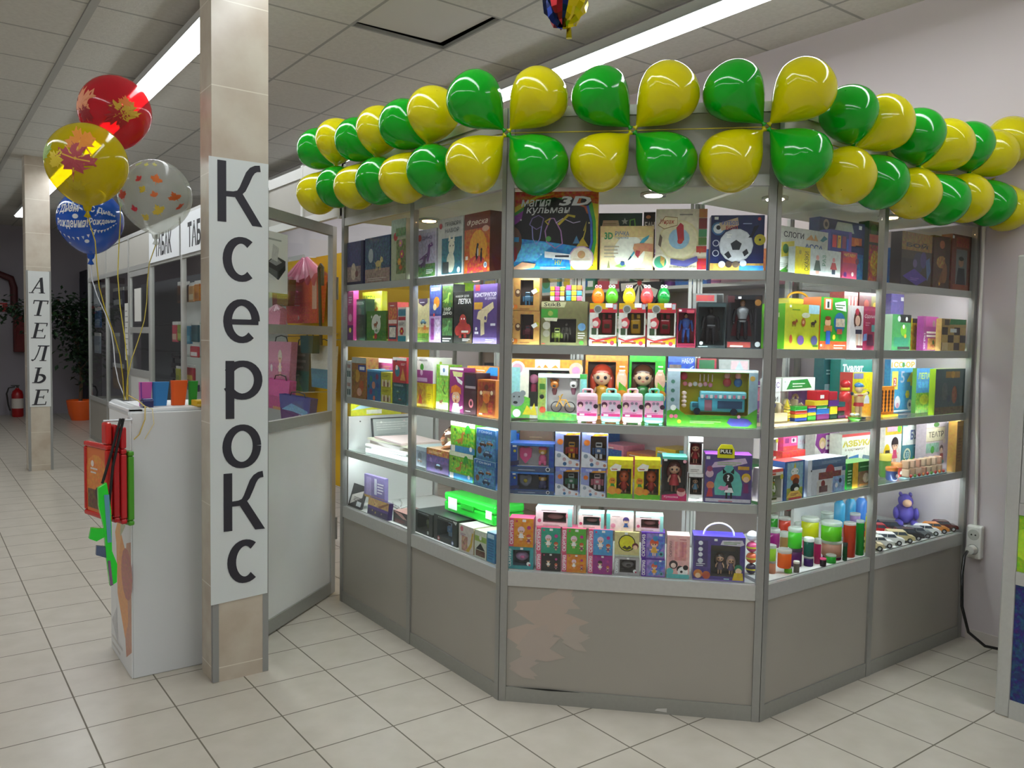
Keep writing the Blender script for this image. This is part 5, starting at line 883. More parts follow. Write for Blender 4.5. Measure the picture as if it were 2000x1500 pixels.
# middle shelf
P(('F', 1.0906, 0.1403, 0.2932, 0.2369, 0.17), .12, 'bear_playset_box', 'large open display box with an orange white edge and a grey bear face', 'playset', 'e2dcc8',
  lambda A: A.r(0,.86,1,1,'e09a3a').g([(.36,.84),(.42,.9),(.46,.84),(.5,.92),(.56,.84),(.64,.91),(.7,.84),(.7,1),(.36,1)],'f2f0e4').e(.12,.84,.13,'dfe6ea').e(.12,.84,.09,'d0a0b0').e(.92,.84,.12,'e8b8a0').e(.92,.82,.07,'c890b8').r(0,.0,.16,.86,'8ac0c0',.2).g([(0,0),(.3,0),(.3,.34),(.1,.42),(0,.3)],'5aa83a',.3).e(.12,.32,.13,'7e8284').e(.1,.26,.04,'202224',.025).e(.2,.42,.05,'7e8284').e(.08,.36,.014,'1a1a1a').e(.15,.36,.014,'1a1a1a').g([(.2,.06),(.26,.22),(.32,.14),(.36,.26),(.4,.05)],'e0c820').e(.12,.08,.07,'e8ece8'), win=(.28,.2,.84,.82), cav='6a6a66', toy=lambda mb, x, y, z, W, h: [(mb.ell((x+dx*W, y, z+dz*h), (.02, .018, .02), c, 10, 7), mb.lathe([(.014, 0), (.012, .03)], c2, (x+dx*W, y, z+dz*h-.05), 8)) for dx, dz, c, c2 in ((-.4, .74, 'c87a9a', 'a83a5a'), (-.02, .82, 'd8c83a', '8a8a2c'), (.32, .82, 'd88aa0', 'c85a80'))], side='c8d8c0', group=T3)
P(('F', 1.0906, 0.2149, 0.1897, 0.1837, 0.115), .05, 'bear_playset_box', 'clear fronted box with two bear toys and a yellow bicycle, before the orange edged box', 'playset', '9cb8a4',
  lambda A: A.g([(0,0),(1,0),(1,.1),(.6,.16),(0,.2)],'5aa83a',.4).r(0,.1,.16,.9,'8a9a4a',.4).r(.03,.66,.14,.78,'3a6a2a').e(.08,.5,.05,'2a2a2a').r(.88,.4,1,1,'7ac0b8',.3).e(.1,.22,.07,'b84a2c').r(.0,.92,1,1,'d8e4dc').r(.86,.9,1,1,'3f9a4a'), win=(.18,.16,.86,.92), cav='c0bcb8', toy=lambda mb, x, y, z, W, h: (
   [(mb.ell((x+dx*W, y, z+h*dz), (.017, .016, .018), c, 12, 8), mb.ell((x+dx*W-.012, y, z+h*dz+.015), .006, c, 8, 6), mb.ell((x+dx*W+.012, y, z+h*dz+.015), .006, c, 8, 6), mb.ell((x+dx*W, y-.015, z+h*dz-.006), (.007, .005, .005), '221c1a', 8, 6), mb.lathe([(.006, 0), (.011, .018), (.008, .028)], c2, (x+dx*W, y, z+h*dz-.042), 10)) for dx, dz, c, c2 in ((-.28, .8, 'c87828', '6a3a3a'), (.3, .82, 'eceae6', '7a4a5a'))],
   [mb.tube([(x+dx*W+.02*math.cos(a*PI/8), y, z+.022+.02*math.sin(a*PI/8)) for a in range(17)], .0022, '3a3a3c', 6) for dx in (-.22, .2)],
   mb.tube([(x-.22*W, y, z+.022), (x-.12*W, y, z+.05), (x+.08*W, y, z+.05), (x+.2*W, y, z+.022)], .003, 'e0a83a', 6), mb.tube([(x-.12*W, y, z+.05), (x, y, z+.024), (x+.08*W, y, z+.05)], .003, 'e0a83a', 6), mb.tube([(x-.14*W, y, z+.066), (x-.1*W, y, z+.05), (x-.06*W, y-.008, z+.068), (x-.02*W, y-.012, z+.072)], .0025, 'e0a83a', 6)), group=T3)
TAB9 = iter([('F', 1.0906, 0.3824, 0.1676, 0.2575, 0.2), ('F', 1.0906, 0.5424, 0.1396, 0.2607, 0.2)])
for x0, x1, base, hair, dress, lab, k in ((1142, 1226, 'e3892c', 'c8442a', 'd8a02c', 'orange carton with a big red haired doll, behind the little suitcases', 1), (1228, 1299, '2fae2c', '5a3420', '2f7a3a', 'green carton with a big brown haired doll in green, behind the little suitcases', 2)):
    P(next(TAB9), .11, 'doll_box', lab, 'doll', base,
      lambda A: A.r(.0,.92,1,1,'f0a84a' if k == 1 else '3fc43a').e(.86,.62,.08,'e8b8a0',.16).g([(.74,.05),(.8,.6),(.98,.5),(.96,.05)],'5aa82c' if k == 1 else '7ac83a',.3).e(.88,.36,.08,'e8b890').e(.88,.42,.08,'d8882c',.05).lines(.8,.7,.95,.88,3,'f4e0d0'), win=(.06,.06,.72,.9), cav='4a2c1c' if k == 1 else '2c4a24',
      toy=(lambda mb, x, y, z, W, h, hr=hair, dr=dress: toy_doll(mb, x, y, z+.002, h*.97, hr, dr)), side=base, group=T3)
P(('F', 1.0906, 0.6746, 0.1036, 0.263, 0.22), .08, 'toy_box', 'blue box with white lettering behind the food truck set', 'toy', '2f5ac0', lambda A: A.r(0,.9,1,1,'4f7ad8').r(.05,.4,.5,.86,'8a7a70',.4).t('НАБОР',.52,.88,.95,.96,'e8f0ff').vt('ИГРА',.82,.5,.96,.85,'d8e4ff'), group=T3)
P(('F', 1.0906, 0.7744, 0.074, 0.2525, 0.24), .06, 'toy_box', 'low red box with green marks behind the food truck set', 'toy', 'b82c3a', lambda A: A.r(.1,.84,.9,.98,'2f7a4a'), group=T3)
P(('F', 1.0906, 0.8788, 0.1158, 0.2506, 0.24), .06, 'toy_box', 'grey box with a pale pink window picture behind the food truck set', 'toy', 'b4bab4', lambda A: A.r(.4,.8,.96,.98,'e8c8cc').g([(.5,.8),(.68,.98),(.86,.8)],'c8d8dc'), group=T3)
TAB10 = iter([('F', 1.0906, 0.3159, 0.0789, 0.1314, 0.06), ('F', 1.0906, 0.4064, 0.0763, 0.1338, 0.06), ('F', 1.0906, 0.4885, 0.0776, 0.1359, 0.06), ('F', 1.0906, 0.5689, 0.0733, 0.138, 0.06)])
for x0, x1, c, c2, lab in ((1126, 1167, 'eebac8', 'eebac8', 'little pink suitcase toy at the end of its row, before the bicycle box'), (1173, 1213, '8ed0c0', '8ed0c0', 'little mint suitcase toy between the two pink ones'), (1215, 1256, 'f0c4cc', 'eed8d0', 'little pale pink suitcase toy with a cream foot'), (1258, 1297, '7fc9b8', '7fc9b8', 'little mint suitcase toy beside the food truck set')):
    t, w_, h_ = thing_at(next(TAB10), 'suitcase_toy', lab, 'toy suitcase', 'little toy suitcases')
    hb = h_*.86
    mb = MB(); mb.box(-w_/2, 0, .004, w_/2, .045, hb, c, .012); A_ = Art(w_, hb)
    A_.r(.03,.3,.97,.74,'e4a8c4').r(.03,.2,.97,.3,'c03a78').e(.18,.6,.1,'5a2c40').e(.18,.55,.06,'e8c0b0').e(.58,.5,.13,'c8b8c4').e(.58,.42,.04,'6a4a5a').e(.48,.66,.05,'8a7a8a').e(.68,.66,.05,'8a7a8a').e(.92,.55,.08,'3a2a34').lines(.1,.32,.9,.38,1,'b85a8a').r(.15,.22,.38,.28,'f0e4ea').r(.03,.74,.97,.76,'d890b0')
    A_.put(mb, lambda u, v, d: (-w_/2+u*w_, -.0002-d*.6, .004+v*(hb-.004))); mb.build('case', 'plastic', t)
    mb = MB(); mb.tube([(-w_*.22, .022, hb-.002), (-w_*.22, .022, h_*.95), (-w_*.15, .022, h_-.004), (w_*.15, .022, h_-.004), (w_*.22, .022, h_*.95), (w_*.22, .022, hb-.002)], .0045, c, 8); mb.build('handle', 'plastic', t)
    mb = MB()
    for s in (-1, 1): mb.box(s*w_*.36-.006, .006, 0, s*w_*.36+.006, .04, .0038, c2)
    mb.build('feet', 'plastic', t)
P(('F', 1.0906, 0.7814, 0.3287, 0.2146, 0.055), .09, 'food_truck_set_box', 'wide yellow backed window box with a blue food truck', 'playset', '3f8a2c',
  lambda A: A.r(0,0,.14,1,'9aaeb8').r(.9,0,1,1,'8aa4b0').r(0,.96,1,1,'d8dcd8').e(.06,.78,.035,'4a7a6a').e(.06,.62,.035,'4a7a6a').e(.06,.46,.035,'4a7a6a').e(.94,.86,.045,'b89a4a').g([(.0,.26),(.1,.32),(.3,.1),(.55,.14),(.8,.12),(1,.34),(1,0),(0,0)],'4f9a2a').e(.07,.32,.05,'e8ece8').e(.05,.17,.035,'d86a8a').e(.1,.17,.035,'d86a8a').e(.14,.08,.035,'c8c83a').lines(.26,.06,.62,.11,2,'b8d098').g([(.67,.08),(.7,.16),(.78,.15),(.82,.17),(.9,.15),(.95,.08),(.9,.02),(.72,.02)],'4a4a9a').e(.8,.19,.03,'e0a0b0'),
  win=(.14,.2,.9,.95), cav='c8b81c', toy=lambda mb, x, y, z, W, h: (
   mb.box(x-W*.22, y-.02, z+.012, x+W*.46, y+.025, z+h*.42, '4fb4d0', .006), mb.box(x-W*.34, y-.018, z+.012, x-W*.2, y+.022, z+h*.3, '4fb4d0', .008), mb.box(x-W*.2, y-.026, z+h*.4, x+W*.48, y+.028, z+h*.56, '7ad0e0', .006),
   mb.box(x+W*.06, y-.0215, z+h*.16, x+W*.42, y-.0201, z+h*.34, '2a4a6a'), mb.box(x-W*.13, y-.0215, z+h*.1, x-W*.02, y-.0201, z+h*.36, '9a6a7a'), mb.box(x-W*.31, y-.0195, z+h*.18, x-W*.22, y-.0181, z+h*.28, '2a6a80'),
   [mb.box(x-W*.19+i*W*.067, y-.0275, z+h*.4, x-W*.15+i*W*.067, y-.0262, z+h*.48, 'c87a9a' if i % 2 else 'e8eef0') for i in range(10)], [mb.lathe([(.013, -.004), (.013, .004)], '1f2c3a', (x+dx*W, y-.02, z+.014), 14, 'y') for dx in (-.24, .3)],
   [(mb.ell((x+dx*W, y, z+h*.93), (.012, .01, .013), 'e8a8b0', 10, 7), mb.ell((x+dx*W, y, z+h*.77), (.016, .012, .017), c, 10, 7)) for dx, c in ((.2, 'b83038'), (.36, '2f6ab0'))],
   [mb.ell((x+(-.42+.075*i)*W, y, z+h*(.72-.02*(i % 2))), (.009, .008, .009), ['e88aa8', 'f0c8d0', 'e8eef0', 'f0c8d0', 'e8a0b4'][i % 5], 8, 6) for i in range(6)], [mb.box(x+(-.2+.06*i)*W-.002, y-.004, z+h*.78, x+(-.2+.06*i)*W+.002, y+.004, z+h*.95, 'f0dce0', .001) for i in range(4)], mb.ell((x-W*.44, y, z+h*.9), (.014, .01, .016), 'd83a6a', 8, 6), [mb.ell((x-W*.43, y, z+h*(.5-.1*i)), (.01, .008, .008), 'f0d8dc', 8, 6) for i in range(4)]), side='9aaeb8', group=T3)
# fourth shelf
TAB11 = iter([('F', 0.8106, 0.1137, 0.17, 0.0862, 0.03), ('F', 0.8968, 0.1119, 0.1698, 0.1108, 0.03)])
for yt, yb, lab, c, c2, c3 in ((922, 974, 'blue box with a grey shield and dark blue pup toy, bottom of its pair', '6a7080', 'b8a83a', '2c3468'), (866, 921, 'blue box with a pink shield and a pink pup toy, on top of its twin', 'd8508a', 'f0a8c8', 'e06a9a')):
    P(next(TAB11), .1, 'rescue_pup_box', lab, 'toy', '2c4f9a',
      lambda A: A.r(.0,.0,1,.17,'4a5a7a').lines(.18,.05,.7,.12,1,'a8b0c0').e(.86,.1,.08,'d8dce0').e(.86,.1,.05,'30343c').e(.1,.72,.05,'c8b83a').tag(.05,.86,.1).g([(.0,.18),(.2,.24),(.2,.4),(0,.34)],'3a3a5a').r(.02,.92,.98,1,'3f7ac8'), win=(.16,.2,.88,.9), cav='d4d8dc' if c2 == 'f0a8c8' else '5a6274',
      toy=(lambda mb, x, y, z, W, h, c=c, c2=c2, c3=c3: (mb.slab([(x+(-.26+a*.2)*W, z+(.5+b*.42)*h) for a, b in ((-1, .8), (-.5, 1), (0, .85), (.5, 1), (1, .8), (.9, -.2), (0, -1), (-.9, -.2))][::-1], y-.012, y, c), mb.ell((x-.26*W, y-.013, z+.52*h), (.008, .003, .008), c2, 10, 5),
        mb.ell((x+.28*W, y, z+.72*h), (.017, .015, .015), 'd8a83a', 10, 8), mb.ell((x+.28*W, y, z+.86*h), (.018, .016, .009), c3, 10, 6), mb.ell((x+.28*W, y-.013, z+.66*h), (.008, .006, .006), 'f0dcc0', 8, 6), mb.ell((x+.28*W, y, z+.32*h), (.016, .014, .02), c3, 10, 8), [mb.box(x+(.28+s*.08)*W-.005, y-.012, z+.002, x+(.28+s*.08)*W+.005, y+.002, z+.25*h, c3, .002) for s in (-1, 1)])), group=T2)
P(('F', 0.8106, 0.1058, 0.1336, 0.2339, 0.2), .06, 'cardboard_box', 'plain brown cardboard box behind the pink shield box', 'box', '6a5442', lambda A: A.lines(.3,.8,.7,.9,2,'8a745e').r(0,.97,1,1,'7c6450'), group=T2)
P(('F', 0.8106, 0.0196, 0.0351, 0.2154, 0.19), .06, 'toy_box', 'small bright blue box with white lettering behind the pup boxes', 'toy', '1f5ab8', lambda A: A.t('НОВ',.1,.76,.9,.88,'dce8f8'), group=T2)
TAB12 = iter([('F', 0.8106, 0.2479, 0.0907, 0.1115, 0.03), ('F', 0.8106, 0.3474, 0.0936, 0.1116, 0.03), ('F', 0.9221, 0.2471, 0.0943, 0.1454, 0.03), ('F', 0.9222, 0.3503, 0.0972, 0.1448, 0.03)])
for x0, x1, yt, yb, c, c2, lab in ((1084, 1131, 912, 978, '2f7a5a', 'b8c8cc', 'white blue robot car box with a green robot, lower row beside the pup boxes'), (1134, 1183, 914, 980, 'd87a90', 'e8d0d4', 'white blue robot car box with a pink robot, lower row beside the yellow boxes'), (1084, 1133, 838, 911, 'b8402c', 'd8a02c', 'white blue robot car box with a red and yellow robot, upper row'), (1136, 1187, 840, 913, '4a6a9a', 'e0e4e8', 'white blue robot car box with a blue and white robot, upper row')):
    P(next(TAB12), .09, 'robot_car_box', lab, 'toy', '8a94c4',
      lambda A: A.r(0,.84,1,1,'7a86cc').t('ПОЛИ',.2,.87,.44,.95,'f0f2fa').g([(.4,.84),(.5,.9),(1,.92),(1,.86),(.55,.84)],'d8982c').g([(0,0),(1,0),(1,.14),(.6,.22),(.3,.38),(0,.42)],'d4d6de').e(.2,.66,.08,'d8782c').e(.16,.3,.06,'8a98a8').e(.38,.2,.05,'b89aa0').e(.62,.12,.05,'c8a0a0').e(.4,.08,.05,'3a6a9a').e(.9,.07,.04,'b8745a').tag(.7,.9,.07), win=(.34,.2,.96,.84), cav='7a5a34' if yt < 900 else '4a3a20',
      toy=(lambda mb, x, y, z, W, h, c=c, c2=c2: toy_robot(mb, x, y, z+.002, min(h*.92, W*1.05), c, c2)), top='b4bce8', group=T2)
TAB13 = iter([('F', 0.8106, 0.4484, 0.0946, 0.1469, 0.03), ('F', 0.8106, 0.5507, 0.0955, 0.1509, 0.03)])
for x0, x1, lab in ((1186, 1236, 'yellow window box with an orange round headed doll beside the robot boxes'), (1239, 1290, 'yellow window box with an orange round headed doll beside the dark doll box')):
    P(next(TAB13), .09, 'doll_box', lab, 'doll', 'dccb1c',
      lambda A: A.r(0,.0,1,.12,'6ab82c').r(0,.86,1,1,'e8dc2c').g([(.08,.78),(.3,.9),(.55,.86),(.5,.72),(.14,.7)],'eeeae0').lines(.16,.74,.46,.8,1,'b84a3a').e(.2,.44,.09,'d88a2c').g([(.12,.3),(.3,.3),(.26,.38),(.14,.38)],'3f8a3a').e(.2,.2,.12,'e09a3a',.11).e(.44,.18,.08,'d8882c').e(.18,.46,.015,'2a2a2a').e(.25,.46,.015,'2a2a2a'), win=(.36,.12,.94,.78), cav='5a4a1c',
      toy=(lambda mb, x, y, z, W, h: (mb.ell((x, y, z+h*.64), (W*.36, W*.3, h*.24), 'd85f26', 14, 10), mb.lathe([(W*.1, 0), (W*.26, h*.12), (W*.16, h*.36)], 'b8342c', (x, y, z+h*.08), 12), [mb.lathe([(W*.07, 0), (W*.06, h*.12)], 'e0a080', (x+s*W*.12, y, z), 8) for s in (-1, 1)], [mb.slab([(x+s*W*.3-W*.1, z+h*.82), (x+s*W*.3+W*.1, z+h*.82), (x+s*W*.32, z+h*.96)], y-.004, y+.004, 'c8501e') for s in (-1, 1)], [mb.ell((x+s*W*.13, y-W*.28, z+h*.66), (W*.05, W*.02, W*.07), '2a1a14', 8, 6) for s in (-1, 1)], [mb.tube([(x+s*W*.2, y, z+h*.38), (x+s*W*.34, y-.008, z+h*.28)], W*.05, 'd85f26', 7) for s in (-1, 1)])), top='f0e430', group=T2)
P(('F', 0.8106, 0.6509, 0.0909, 0.1664, 0.03), .1, 'doll_box', 'dark window box with a long red haired doll in a striped top', 'doll', '2e2a2c',
  lambda A: A.r(0,.94,1,1,'5ac8b0').e(.9,.9,.04,'e0a0b0').g([(0,0),(1,0),(1,.16),(.8,.26),(.6,.16),(0,.12)],'c82c6a').t('Куколка',.08,.05,.66,.11,'f0c8dc',shear=.2).e(.78,.2,.1,'d8a0a0').e(.78,.25,.09,'8a2c34',.05).tag(.06,.9,.05), win=(.06,.16,.94,.92), cav='4a464a', toy=lambda mb, x, y, z, W, h: toy_doll(mb, x, y, z+.002, h*.96, '6a2420', 'b8323c', legs='a0705c'), top='7adcc8', group=T2)
TAB14 = iter([('F', 0.8106, 0.7306, 0.0517, 0.1044, 0.04), ('F', 0.915, 0.7271, 0.0516, 0.1367, 0.04)])
for yt, yb, lab, c, hr, dr in ((925, 992, 'small white window box with a blue dressed doll, below the red one', 'd4d2d0', '2a2224', '7aa8c8'), (854, 924, 'small white window box with a red haired doll in red, above the blue dressed doll', 'd8d6d4', '9a1a24', '9a1c28')):
    P(next(TAB14), .07, 'doll_box', lab, 'doll', c, lambda A: A.r(0,.86,1,1,'e8e6e4').g([(0,0),(1,0),(1,.14),(.5,.24),(0,.16)],'dcd8d4').lines(.15,.05,.8,.14,2,'8a8684').r(.0,.84,1,.88,'30282a'), win=(.08,.24,.92,.84), cav='3a2a2c' if hr == '2a2224' else '7a1c28', toy=(lambda mb, x, y, z, W, h, hr=hr, dr=dr: toy_doll(mb, x, y, z+.002, h*.97, hr, dr)), group=T2)
o = P(('F', 0.8106, 0.8465, 0.1692, 0.1816, 0.03), .1, 'mystery_doll_box', 'large purple box with a mint panel and a dark doll shape with a question mark', 'doll', '5a4a86',
  lambda A: A.r(.02,.02,.98,.98,'54467e',.2).g([(.12,.72),(.2,.84),(.55,.9),(.85,.94),(.9,.84),(.6,.76),(.3,.74)],'c8b0cc').lines(.26,.79,.8,.87,2,'9ab87a').g([(.22,.16),(.2,.4),(.26,.6),(.4,.7),(.44,.78),(.58,.78),(.64,.68),(.74,.6),(.8,.4),(.78,.16)],'5fb4aa').e(.1,.6,.08,'c8a8b8').e(.1,.7,.06,'9a4a6a').e(.12,.36,.08,'c87a5a').g([(.04,.12),(.18,.12),(.16,.3),(.08,.3)],'b83a4a').e(.88,.54,.09,'d8b02c').e(.88,.5,.06,'e8c0a0').g([(.82,.22),(.94,.22),(.92,.42),(.84,.42)],'7a2c6a').r(.7,.7,.94,.77,'c89a3a')
   .e(.5,.52,.11,'16181e').g([(.38,.6),(.38,.72),(.46,.64)],'16181e').g([(.54,.64),(.62,.73),(.62,.6)],'16181e').t('?',.47,.46,.53,.59,'f0f2f4',.03).g([(.42,.24),(.62,.24),(.56,.42),(.46,.42)],'16181e').g([(.42,.22),(.62,.22),(.58,.32),(.46,.32)],'e8ecee').r(.45,.06,.49,.22,'16181e').r(.55,.06,.59,.22,'16181e').g([(.28,.3),(.34,.36),(.42,.34),(.5,.38),(.5,.28),(.36,.26)],'d88ab8')
   .r(.02,.02,.98,.09,'c8c4d4').lines(.3,.03,.7,.07,1,'b8345a').r(.02,.9,.1,.96,'e6e6ea'), top='a85ac8', side='3a2c60', group=T2)
b_ = MB(); A_ = Art(1, 1); w2, hh = .082, .05
b_.slab([(-.012, 0), (.05, 0), (.05, .03), (.04, .05), (.0, .05), (-.012, .03)], -.003, 0, 'dcd81c'); b_.box(-.004, -.0036, .014, .042, -.0031, .034, '30301c'); 
vs_, fs_ = text2d('PULL', .02); b_.add([(-.001+a*.04, -.004, .018+c_*.013) for a, c_ in vs_], fs_, 'f4f4e8')
tb_ = b_.build('pull_tab', 'plastic', o); tb_.location = (-.03, -.001, o.dimensions.z-.012); tb_['label'] = 'yellow pull tab'
# deck: rows of small doll boxes
def lol(at, t_, lab, c, cside='d85a80', kind=0):
    def art(A):
        A.r(0,0,.2,1,cside).vt('СЮРПРИЗ',.03,.08,.17,.92,'f4eef2',.03)
        if kind == 0: A.doll(.5,.22,.5,'3a2a30' if c in ('9a2f86','2a2a2c') else 'e8c8d8','f0f0ee').e(.82,.68,.07,'b83a8a').doll(.82,.12,.34,'c85a3a','8a4a6a').lines(.3,.06,.7,.12,1,'ffffff').e(.32,.9,.04,'c8386a').tag(.55,.88,.09).r(.2,0,1,.1,c)
        elif kind == 1: A.r(.22,.04,.98,.96,'8a7ac0',.4).g([(.3,.1),(.5,.6),(.7,.9),(.98,.95),(.98,.6),(.7,.1)],'5a7ac8',.4).doll(.55,.12,.66,'d8583a','e0a83a').e(.6,.78,.1,'3a8ac0').e(.85,.2,.1,'5aa8b0').e(.85,.2,.05,'2a3a50').tag(.75,.88,.09)
        elif kind == 2: A.r(0,0,.2,1,c).vt('СЮРПРИЗ',.04,.1,.16,.9,'e8f0f0',.03).tag(.5,.88,.09).e(.82,.25,.09,'e8ecec').e(.86,.2,.05,'b8485a')
        elif kind == 3: A.r(0,0,1,1,c).e(.5,.56,.34,'3a3a20').e(.5,.56,.3,'d8d020').g([(.3,.36),(.42,.46),(.5,.38),(.6,.46),(.72,.36),(.5,.28)],'4a4420').e(.84,.45,.13,'6a2c34').e(.84,.4,.09,'e8c0a0').tag(.4,.9,.09).r(0,0,1,.08,'b8c0b0')
    kw = {}
    if kind == 2: kw = dict(win=(.22, .16, .86, .86), cav='3a5a70' if c != 'a8a4a8' else '4a4648', toy=lambda mb, x, y, z, W, h: (mb.ell((x, y, z+h*.5), (W*.4, .02, h*.3), 'b890c0' if c != 'a8a4a8' else '8a8488', 14, 9), mb.ell((x+W*.05, y-.018, z+h*.5), (W*.16, .006, h*.1), 'e070a8' if c != 'a8a4a8' else '3a3436', 8, 6)))
    return P(at, t_, 'surprise_doll_box', lab, 'toy', c, art, group=T1, side=cside if kind in (0,) else None, **kw)
lol(('F', 0.5156, 0.0725, 0.1026, 0.0877, 0.03), .07, 'teal window box with a lilac purse, bottom row beside the corner post', '3a9aa0', kind=2)
lol(('F', 0.5156, 0.1824, 0.0937, 0.0698, 0.03), .07, 'black surprise doll box in the bottom row', '2a2a2c')
lol(('F', 0.5156, 0.2811, 0.0928, 0.0714, 0.03), .07, 'orange surprise doll box in the bottom row, under the green one', 'd8862c')
lol(('F', 0.5156, 0.3809, 0.0919, 0.0731, 0.03), .07, 'magenta purple surprise doll box in the bottom row', '9a2f86')
lol(('F', 0.5156, 0.4817, 0.0949, 0.071, 0.03), .07, 'silver grey window box in the bottom row under the yellow disc box', 'a8a4a8', kind=2)
lol(('F', 0.5156, 0.5806, 0.0883, 0.0688, 0.03), .07, 'violet mermaid doll box in the bottom row', '6a3fae', '5a2fa0', kind=1)
lol(('F', 0.6033, 0.0747, 0.0945, 0.1124, 0.03), .07, 'orange surprise doll box stacked on the teal purse box', 'dc8e26')
lol(('F', 0.5854, 0.1807, 0.0936, 0.0997, 0.03), .07, 'teal green surprise doll box stacked on the black one', '2f9a80')
lol(('F', 0.587, 0.2793, 0.0927, 0.0993, 0.03), .07, 'leaf green surprise doll box stacked on the orange one', '5aa83c')
lol(('F', 0.5887, 0.3808, 0.0918, 0.0989, 0.03), .07, 'sky blue surprise doll box stacked on the magenta one', '4f9ad0')
lol(('F', 0.5866, 0.4805, 0.0928, 0.0964, 0.03), .07, 'cream box with a yellow disc, stacked on the silver box', 'cfc488', kind=3)
lol(('F', 0.5844, 0.5783, 0.0882, 0.1018, 0.03), .07, 'violet mermaid doll box stacked on its twin', '6a3fae', '5a2fa0', kind=1)
TAB15 = iter([('F', 0.6863, 0.1996, 0.1403, 0.0734, 0.04), ('F', 0.6863, 0.3425, 0.0981, 0.0605, 0.04), ('F', 0.683, 0.4523, 0.1028, 0.0652, 0.04), ('F', 0.6862, 0.5629, 0.1036, 0.0616, 0.04)])
for x0, x1, yt, yb, c, ci, lab in ((1046, 1118, 992, 1029, 'd8b8bc', '7a3a48', 'wide pale pink box with a dark red window on top of its stack'), (1129, 1180, 1002, 1033, 'e0c8c4', '5a7a80', 'small cream box with a teal window on the top row'), (1184, 1238, 1004, 1035, 'e4ccc8', 'e8c0b8', 'small pale pink box with a printed doll on the top row'), (1241, 1296, 1007, 1039, 'd8bcbc', 'a8646a', 'small pale box with a pink window on top of the violet mermaid boxes')):
    at_ = next(TAB15)
    if 'printed' in lab: P(at_, .07, 'small_doll_box', lab, 'toy', c, lambda A: A.r(0,0,.14,1,'5ab0a8').doll(.72,.1,.75,'4a3a7a','3a5a9a').e(.25,.3,.14,'d88aa0').lines(.2,.84,.6,.92,1,'7a5a54'), top='a8dcd8', group=T1)
    else: P(at_, .07, 'small_doll_box', lab, 'toy', c, lambda A: A.r(0,.86,1,1,'b8d8d4').lines(.15,.84,.7,.94,1,'7a5a5a').e(.1,.3,.1,'c84a6a').e(.9,.6,.14,'d8708a').r(.88,0,1,1,'8ac0b8').lines(.2,.05,.8,.13,1,'8a6a66'), win=(.2,.22,.84,.76), cav=ci, toy=lambda mb, x, y, z, W, h: mb.ell((x, y, z+h*.45), (W*.36, .015, h*.3), 'c88a90', 12, 8), top='bce4e0', group=T1)
P(('F', 0.5156, 0.6725, 0.0837, 0.1638, 0.03), .07, 'doll_box', 'tall pale pink box with a pink doll figure and black white faces', 'doll', 'e8b4b0', lambda A: A.r(.1,.3,.3,.9,'d8a0a0').vt('СЮРПРИЗ',.1,.5,.22,.86,'6a4a50').r(.34,.42,.86,.86,'dc8f90',.2).r(.46,.5,.56,.86,'e8a8a8').r(.64,.5,.74,.86,'c87a80').e(.3,.32,.1,'3a3034').e(.3,.3,.06,'ecd0c8').e(.6,.22,.08,'1c1a1e').e(.72,.16,.12,'f0ecec').e(.66,.16,.03,'1c1a1e').e(.84,.26,.06,'1c1a1e').r(0,0,1,.1,'5ab8b8').e(.15,.16,.08,'5ab8b8').lines(.55,.9,.95,.95,1,'b86a70'), top='f0d0cc', side='d89a98', group=T1)
o = P(('F', 0.5156, 0.8223, 0.1889, 0.1679, 0.03), .09, 'doll_house_box', 'large violet window box with a white carrying handle', 'doll', '54448a',
  lambda A: A.r(.03,.3,.28,.9,'4a3c70').e(.14,.84,.05,'e0e4ec').e(.14,.7,.05,'e0e4ec').e(.14,.58,.05,'e0e4ec').e(.14,.44,.06,'c8ccd8').lines(.06,.32,.24,.4,2,'e0e4ec').g([(.52,.82),(.56,.92),(.94,.94),(.98,.84),(.9,.8)],'d0c8d8').lines(.58,.84,.92,.91,2,'6a9a4a').tag(.4,.9,.05).e(.1,.14,.1,'c87a3a').e(.1,.1,.06,'e8c0a0').e(.26,.12,.09,'b8583a').e(.88,.3,.09,'2f7a5a').e(.88,.24,.07,'e8c8a8').g([(.76,.02),(.98,.02),(.96,.2),(.8,.2)],'d8b82c').r(.0,.0,1,.03,'8a7ac0').lines(.6,.04,.74,.1,1,'a8d0e0'), win=(.34,.1,.9,.8), cav='34343a',
  toy=lambda mb, x, y, z, W, h: (toy_doll(mb, x-W*.15, y, z+.002, h*.7, '4a3a34', '5a4a5a'), toy_doll(mb, x+W*.24, y, z+.002, h*.62, 'c8a8a0', '6a5a80'), mb.box(x-W*.4, y+.02, z+h*.72, x+W*.4, y+.024, z+h*.9, '5a544c')), top='5a4cc8', side='3a4ab0', group=T1)
hb = o.dimensions.z; mb = MB(); mb.tube([(-.04+.045*0-.0+(-.0)+.056*math.cos(a*PI/12)+.04-.0, .03, hb-.001+.046*math.sin(a*PI/12)) for a in range(13)], .0035, 'eceef0', 8); mb.build('handle', 'plastic', o)
